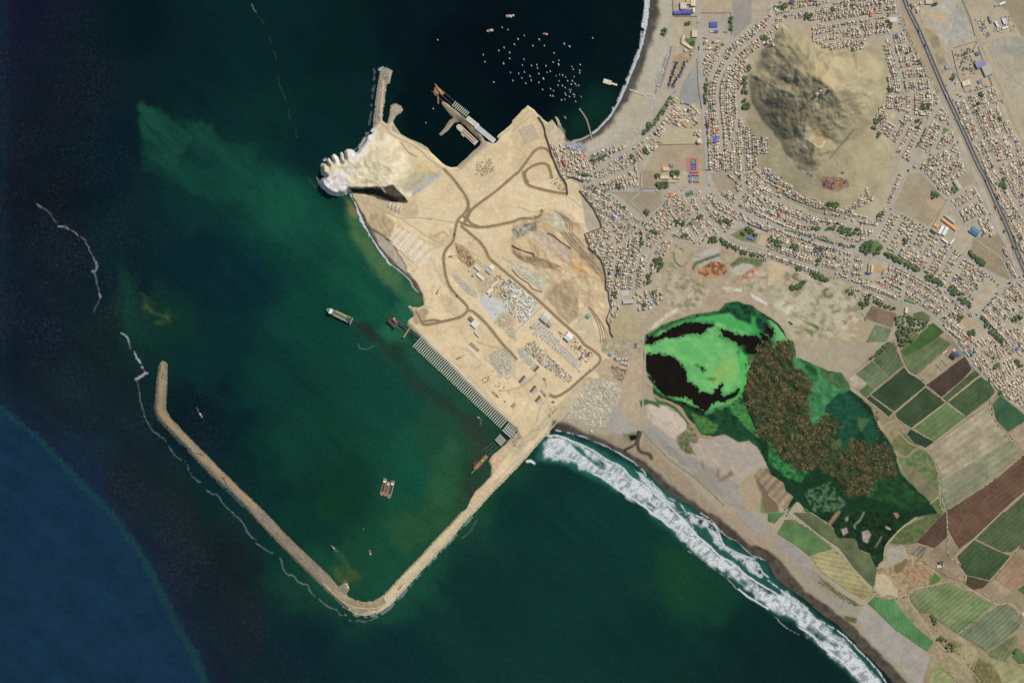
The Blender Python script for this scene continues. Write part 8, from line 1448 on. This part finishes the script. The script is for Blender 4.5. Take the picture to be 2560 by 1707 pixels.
for k, (V, F) in enumerate(CR): me = bpy.data.meshes.new('crown'); me.from_pydata(V, [], F); me.materials.append(leaf[k % 3]); tm.append(me)
trk = MB().cyl(0, 0, 0, .12, 1.0, 5, .07).bar((0, 0, .8), (.35, .2, 1.3), .035).bar((0, 0, .8), (-.3, .25, 1.3), .035).build('trunk', bark); trk_m = trk.data; bpy.data.objects.remove(trk)
TR = []
def grove(c_, r_, s_, n, r=(2.2, 4.4)):
    P_ = T(c_, r_, s_); xs = [p[0] for p in P_]; ys = [p[1] for p in P_]; k = 0; g_ = 0
    while k < n and g_ < 5000:
        g_ += 1; x, y = rnd.uniform(min(xs), max(xs)), rnd.uniform(min(ys), max(ys))
        if pip(P_, x, y) and 0 < x < 2560 and 0 < y < 1707: k += 1; TR.append((x, y, rnd.uniform(*r)))
def treeline(c_, r_, s_, sp, r=(1.8, 3.2), j=1.5):
    for x, y in densify(T(c_, r_, s_), sp, True):
        if 0 < x < 2560 and 0 < y < 1707 and rnd.random() < .88: TR.append((x+rnd.uniform(-j, j), y+rnd.uniform(-j, j), rnd.uniform(*r)))
for q in [(3,1,"1175,1340 1240,1280 1380,1370 1500,1400 1440,1470 1350,1450 1250,1500 1180,1500",85),(3,1,"1170,1440 1280,1500 1330,1560 1190,1568",30),(3,1,"850,690 920,620 960,640 950,750 900,765 850,740",44),(3,1,"1010,690 1050,690 1030,760 960,780 960,750",14),(3,1,"385,940 480,930 560,1000 600,1010 540,1010 400,970",46),(3,1,"195,1040 250,1060 330,1000 360,1010 290,1080 220,1090",26),
  (3,1,"1055,745 1090,740 1220,820 1400,905 1400,930 1300,890 1150,820",50),(3,1,"1450,950 1500,960 1610,1020 1600,1050 1540,1030 1450,990",34),(3,1,"1655,1050 1700,1060 1860,1210 1860,1270 1800,1220 1660,1110",44),(3,1,"1940,1310 2000,1350 2180,1568 2110,1568 1990,1420",50),(3,1,"1840,730 1880,740 1920,800 1870,790",14),(3,1,"1910,790 2000,830 1980,870 1910,830",26),
  (3,1,"525,290 640,290 650,330 600,340 530,320",20),(3,1,"1490,140 1540,180 1580,240 1520,250",18),(3,1,"1675,120 1740,180 1730,200 1690,160",9),(3,1,"1000,400 1060,370 1070,400 1010,450",12),(3,1,"540,480 620,500 850,530 850,590 720,590 560,530",44),(3,1,"370,510 540,520 560,560 400,540",14),(3,1,"0,600 60,610 130,660 120,700 60,680 0,640",24),(3,1,"200,670 270,670 280,720 210,730",14),(3,1,"400,700 540,710 540,740 410,730",12),
  (3,1,"255,880 300,870 310,910 260,915",8),(3,1,"440,800 490,800 480,860 440,860",8),(3,1,"830,1170 900,1150 950,1180 880,1270 840,1230",22),(3,1,"960,1180 1180,1260 1180,1280 1000,1230",22),(3,1,"725,1070 780,1110 780,1130 740,1130",10),(3,1,"2235,1360 2300,1310 2330,1350 2250,1400",14),(3,1,"1840,1460 1900,1460 1900,1510 1840,1510",16),(3,1,"1240,620 1290,620 1280,680 1240,670",10),
  (3,1,"2130,80 2160,70 2190,160 2160,160",8),(2,1,"1300,790 1390,790 1390,860 1360,930 1310,900",34),(2,1,"1245,955 1270,955 1275,1040 1245,1040",12),(2,1,"960,880 1000,880 1000,920 960,920",7),(2,1,"960,940 995,940 990,970 960,965",5),(2,1,"1320,100 1430,105 1445,160 1340,160",28),(2,1,"1460,0 1540,0 1530,55 1460,50",20),(2,1,"1325,30 1355,35 1350,60 1325,55",4),(2,1,"945,120 1000,120 1000,160 950,155",10),
  (2,1,"1220,360 1265,365 1265,410 1230,405",8),(2,1,"1270,540 1340,540 1340,580 1270,580",12),(2,1,"1480,440 1560,450 1640,480 1600,510 1500,480",16),(2,1,"1700,410 1750,410 1750,440 1700,460",8),(2,1,"1800,610 1880,600 1880,650 1800,660",18),(2,1,"1560,590 1620,580 1620,610 1580,610",6),(2,1,"1900,610 2000,660 2080,720 2060,730 1960,690",24),(2,1,"2090,720 2180,760 2330,790 2200,780 2100,750",20),(2,1,"2130,510 2230,530 2260,600 2200,580",14),
  (2,1,"1890,450 2030,450 2010,490 1900,480",14),(2,1,"1170,610 1215,610 1210,690 1180,690",9),(2,1,"1200,1210 1240,1210 1240,1250 1200,1250",8),(2,1,"1280,1095 1310,1095 1310,1140 1285,1140",6),(2,1,"920,1110 970,1110 960,1160 930,1150",8),(2,1,"640,20 720,25 700,55 650,50",9),(2,0,"1765,765 1790,765 1790,960 1770,970",22),(2,0,"2150,610 2210,590 2200,640 2160,645",10),(2,0,"2120,680 2160,700 2160,860 2120,860",16),
  (2,0,"2115,900 2190,940 2180,1010 2120,1010",18),(2,0,"2290,330 2350,310 2350,370 2300,380",14),(2,0,"1600,200 1640,205 1640,225 1600,225",5),(2,0,"1635,370 1680,360 1680,420 1650,430",6),(2,0,"2000,160 2020,160 2025,290 2005,260",12),(2,0,"1240,1120 1290,1130 1260,1230 1200,1240",12),(2,0,"1080,1420 1120,1420 1150,1500 1120,1490",9),(2,0,"710,1470 860,1420 870,1450 740,1500",22),(2,0,"1190,1340 1250,1360 1280,1420 1250,1430",9),
  (2,0,"1380,260 1420,260 1410,320 1385,330",7),(2,0,"1780,1130 1800,1130 1800,1170 1775,1165",5),(2,0,"1560,330 1580,330",0),(3,0,"310,130 410,120 400,160 330,180",18),(3,0,"0,20 60,10 40,60",0),(3,0,"580,70 620,70 620,95 580,95",6),(3,0,"410,20 460,20 460,50 420,50",6),(3,0,"1090,180 1140,210 1130,270 1095,260",12),(3,0,"1370,540 1400,560 1400,600 1375,590",6),(3,0,"1400,960 1480,950 1480,1000 1410,1010",16),
  (3,0,"1100,800 1150,810 1150,850 1105,850",10),(3,0,"965,1100 1040,1030 1050,1100 1000,1140",20),(3,0,"955,1160 990,1160 985,1190 955,1185",6),(3,0,"1000,1220 1030,1220 1030,1260 1000,1250",5),(3,0,"765,450 800,450 800,475 765,470",5),(3,0,"1680,680 1720,680 1710,740 1680,720",7),(3,0,"1520,20 1550,20 1550,45 1520,45",4),(3,0,"1300,30 1330,40 1325,80 1305,70",4),(3,0,"1940,840 1980,850 1970,880 1945,875",5),
  (3,0,"2110,1060 2150,1060 2150,1100 2120,1095",5),(3,0,"90,60 190,20 200,50 130,95",9),(3,2,"1010,90 1050,50 1110,0 1100,30 1030,100 940,160",24),(3,2,"1210,20 1250,10 1250,40 1220,50",5),(3,2,"2070,210 2130,190 2130,240 2080,250",10),(3,2,"2250,150 2290,160 2350,220 2310,240",14),(3,3,"1550,450 1610,450 1600,480 1550,475",4),(3,3,"2250,1270 2290,1240 2300,1270 2260,1290",6),(3,2,"2120,470 2150,455 2150,475",2),
  (3,3,"1500,940 1560,970 1560,1020 1520,1020",10),(3,3,"1640,1190 1700,1200 1700,1280 1650,1270",10),(3,3,"1560,1150 1650,1140 1640,1180 1560,1170",10),(3,1,"1740,1320 1760,1330 1780,1370 1750,1400",7),(3,1,"1740,1330 1800,1330 1790,1345",4),(3,0,"1340,1090 1440,1100 1420,1150 1360,1180",8),(3,1,"2000,450 2350,420 2350,800 2200,600",8),(3,1,"2130,40 2180,60 2180,160 2120,150",10)]:
    if q[3]: grove(*q)
for q in [(3,1,"255,575 400,605 550,640 700,680 790,695",5),(3,1,"1330,485 1370,510 1420,550",5),(3,1,"1235,415 1320,460",8),(3,1,"1480,595 1560,640",6),(3,1,"1710,745 1760,780",6),(3,1,"1820,825 1990,945",7),(3,1,"2030,970 2110,1040",8),(3,1,"1745,960 1920,1080",6),(3,1,"1400,490 1460,540",9),(3,1,"1600,680 1640,700",6),(3,1,"2110,1130 1950,1300",8),(2,0,"1455,890 1380,1010 1300,1130 1240,1200",5),(2,0,"1470,900 1400,1020 1310,1160",7),
  (2,1,"700,120 790,160 850,190",5),(2,1,"870,210 960,280 1040,340",8),(3,0,"1215,150 1260,300 1330,440 1400,590 1480,720 1560,850",6,(1.0,1.8)),(3,0,"1235,150 1280,300 1350,440 1420,590 1500,720",6,(1.0,1.8)),(3,0,"1450,1180 1410,1270 1370,1350",6),(3,0,"1830,900 1900,1060 1980,1230 2060,1400",8,(1.2,2.2)),(3,1,"1560,1090 1700,1200",9),(3,2,"2130,0 2230,110",8),(3,1,"775,965 1000,1030 1210,1120",12,(1.2,2.2)),(2,1,"1870,440 1780,380",14),
  (3,1,"1080,960 0,0",0) if False else (3,2,"960,680 1005,760 1010,830 1060,880",5,(1.4,2.4)),(3,2,"1000,650 1005,760",4,(1.4,2.4)),(3,2,"2040,540 2060,680 2150,820 2250,930 2340,1010",12,(1,2)),(3,3,"1650,150 1660,380 1720,440",14,(1,2)),(3,3,"480,640 600,720 760,830 860,850",6,(1.2,2.4)),(3,3,"1600,1430 1760,1566",7,(1,2)),(3,3,"2240,860 2310,960",9,(1,2)),(3,3,"1330,720 1450,690 1650,640",8,(1,1.8)),(3,3,"1560,620 1600,590 1640,560",6,(1,1.8))]:
    treeline(*q)
for c_, r_, s_, n_ in [(3,2,"720,330 940,480 1150,650 1200,715 1320,800 1530,925 1450,985 1570,1250 1630,1560",60),(3,2,"1160,0 1240,190 1450,390 1640,560 1820,695",40),(3,2,"1640,555 1950,305 2100,465 2060,680 2250,920",50),(3,2,"1590,1300 1650,1550 2060,1280 2350,1040",50),(3,3,"160,20 400,165 680,400 800,560 970,730 1170,790 1400,690 1660,640 1900,730 2150,850",80),
        (3,3,"1650,0 1660,390 1810,540 1790,660",30),(3,3,"1300,760 1420,950 1640,1180 1800,1340 1960,1566",60),(3,3,"600,150 640,230 800,240 830,340 940,380 1000,520 970,690",40),(3,3,"2080,600 2290,350 2350,280",16),(3,3,"1750,1110 2050,900 2200,840",20),(3,3,"1950,1290 2190,1365 2350,1420",24),(2,1,"1500,690 1640,760 2000,860 2320,800",40),(3,1,"200,820 400,960 700,1000 820,1200 900,1380",50)]:
    L_ = densify(T(c_, r_, s_), 3, True)
    for i in range(n_): q = L_[rnd.randrange(len(L_))]; TR.append((q[0]+rnd.uniform(-2.5, 2.5), q[1]+rnd.uniform(-2.5, 2.5), rnd.uniform(.7, 1.6)))
for k in range(420):                                  # single street and yard trees
    x, y, w, d, a, fl = rnd.choice(LOTS); TR.append((x+rnd.uniform(-6, 6), y+rnd.uniform(-7, 7), rnd.uniform(1.2, 2.6)))
TR = [q for q in TR if gs(CO, q[0], q[1]) > 3]
TR.sort(key=lambda q: -q[2]); it = []; VV = []; FF = []; nV = 0; TV = []; TF = []
for k, (x, y, r_) in enumerate(TR):
    X, Y = w2(x, y); z = zat(x, y)-.2; s_ = r_*S*.74; an = rnd.uniform(0, 6.28)
    if k < 300:
        t = empty('tree', (X, Y, z), an); t.scale = (s_, s_, s_*1.15); tag(t, None, 'tree', 'trees along the streets and parks'); link('crown', tm[k % 5], None, t); link('trunk', trk_m, None, t)
        it.append((t, f"{'broad' if r_ > 4 else 'rounded'} dark green tree {where(x, y)}", x, y))
    else:
        V, F = CR[k % 5]; A_ = np.array(V)*[s_, s_, s_*1.15]; c, s = math.cos(an), math.sin(an)
        VV.append(np.stack([A_[:, 0]*c-A_[:, 1]*s+X, A_[:, 0]*s+A_[:, 1]*c+Y, A_[:, 2]+z], 1)); FF.append(np.array(F)+nV); nV += len(V)
uniq(it)
tag(link('small_trees', mesh_np('small_trees', np.concatenate(VV), np.concatenate(FF)), leaf[0]), "hundreds of small dark green street and garden trees", 'trees', kind='stuff')
print('trees', len(TR), 'stacks', len(STK))
# shrubs in the marsh: reed tussocks as low leafy clumps
VV = []; FF = []; nV = 0; CC = []
ra = sdf(REED, 26, 6, 14); rm = np.full((NY, NX), -26.); rm[ra[0]] = ra[1]; rn = fbm(9, 131, 4)
rl2 = fbm(24, 133, 4); jj, ii = np.where((rm+(rn-.5)*80+(rl2-.5)*50 > 4) & (rm > -16) & (lg > 5) & (rn > .47) & (rl2+(rn-.5)*.5 > .42)); sel = rng.choice(len(jj), min(8500, len(jj)), replace=False)
for k in sel:
    x, y = gx[ii[k]]+rnd.uniform(-1.2, 1.2), gy[jj[k]]+rnd.uniform(-1.2, 1.2); V, F = CR[k % 5]; V = V[:96]; F = F[:24]; s_ = rnd.uniform(1.2, 2.9)
    X, Y = w2(x, y); A_ = np.array(V)*[s_, s_, s_*.55]; VV.append(A_+[X, Y, 1.6+MZ(x, y)]); FF.append(np.array(F)+nV); nV += len(V); CC.append(np.tile(C(*rnd.choice([(116,102,68), (98,90,56), (80,82,48), (128,114,78), (98,78,52), (62,76,42), (70,70,44), (54,68,40), (142,122,86)])), (len(F), 1)))
tag(link('reed_tussocks', mesh_np('reed_tussocks', np.concatenate(VV), np.concatenate(FF), np.concatenate(CC)), colmat('dry_reed', None, noise=((.2, .1),))), "tan and brown reed tussocks crowding the middle of the lagoon", 'reeds', kind='stuff')
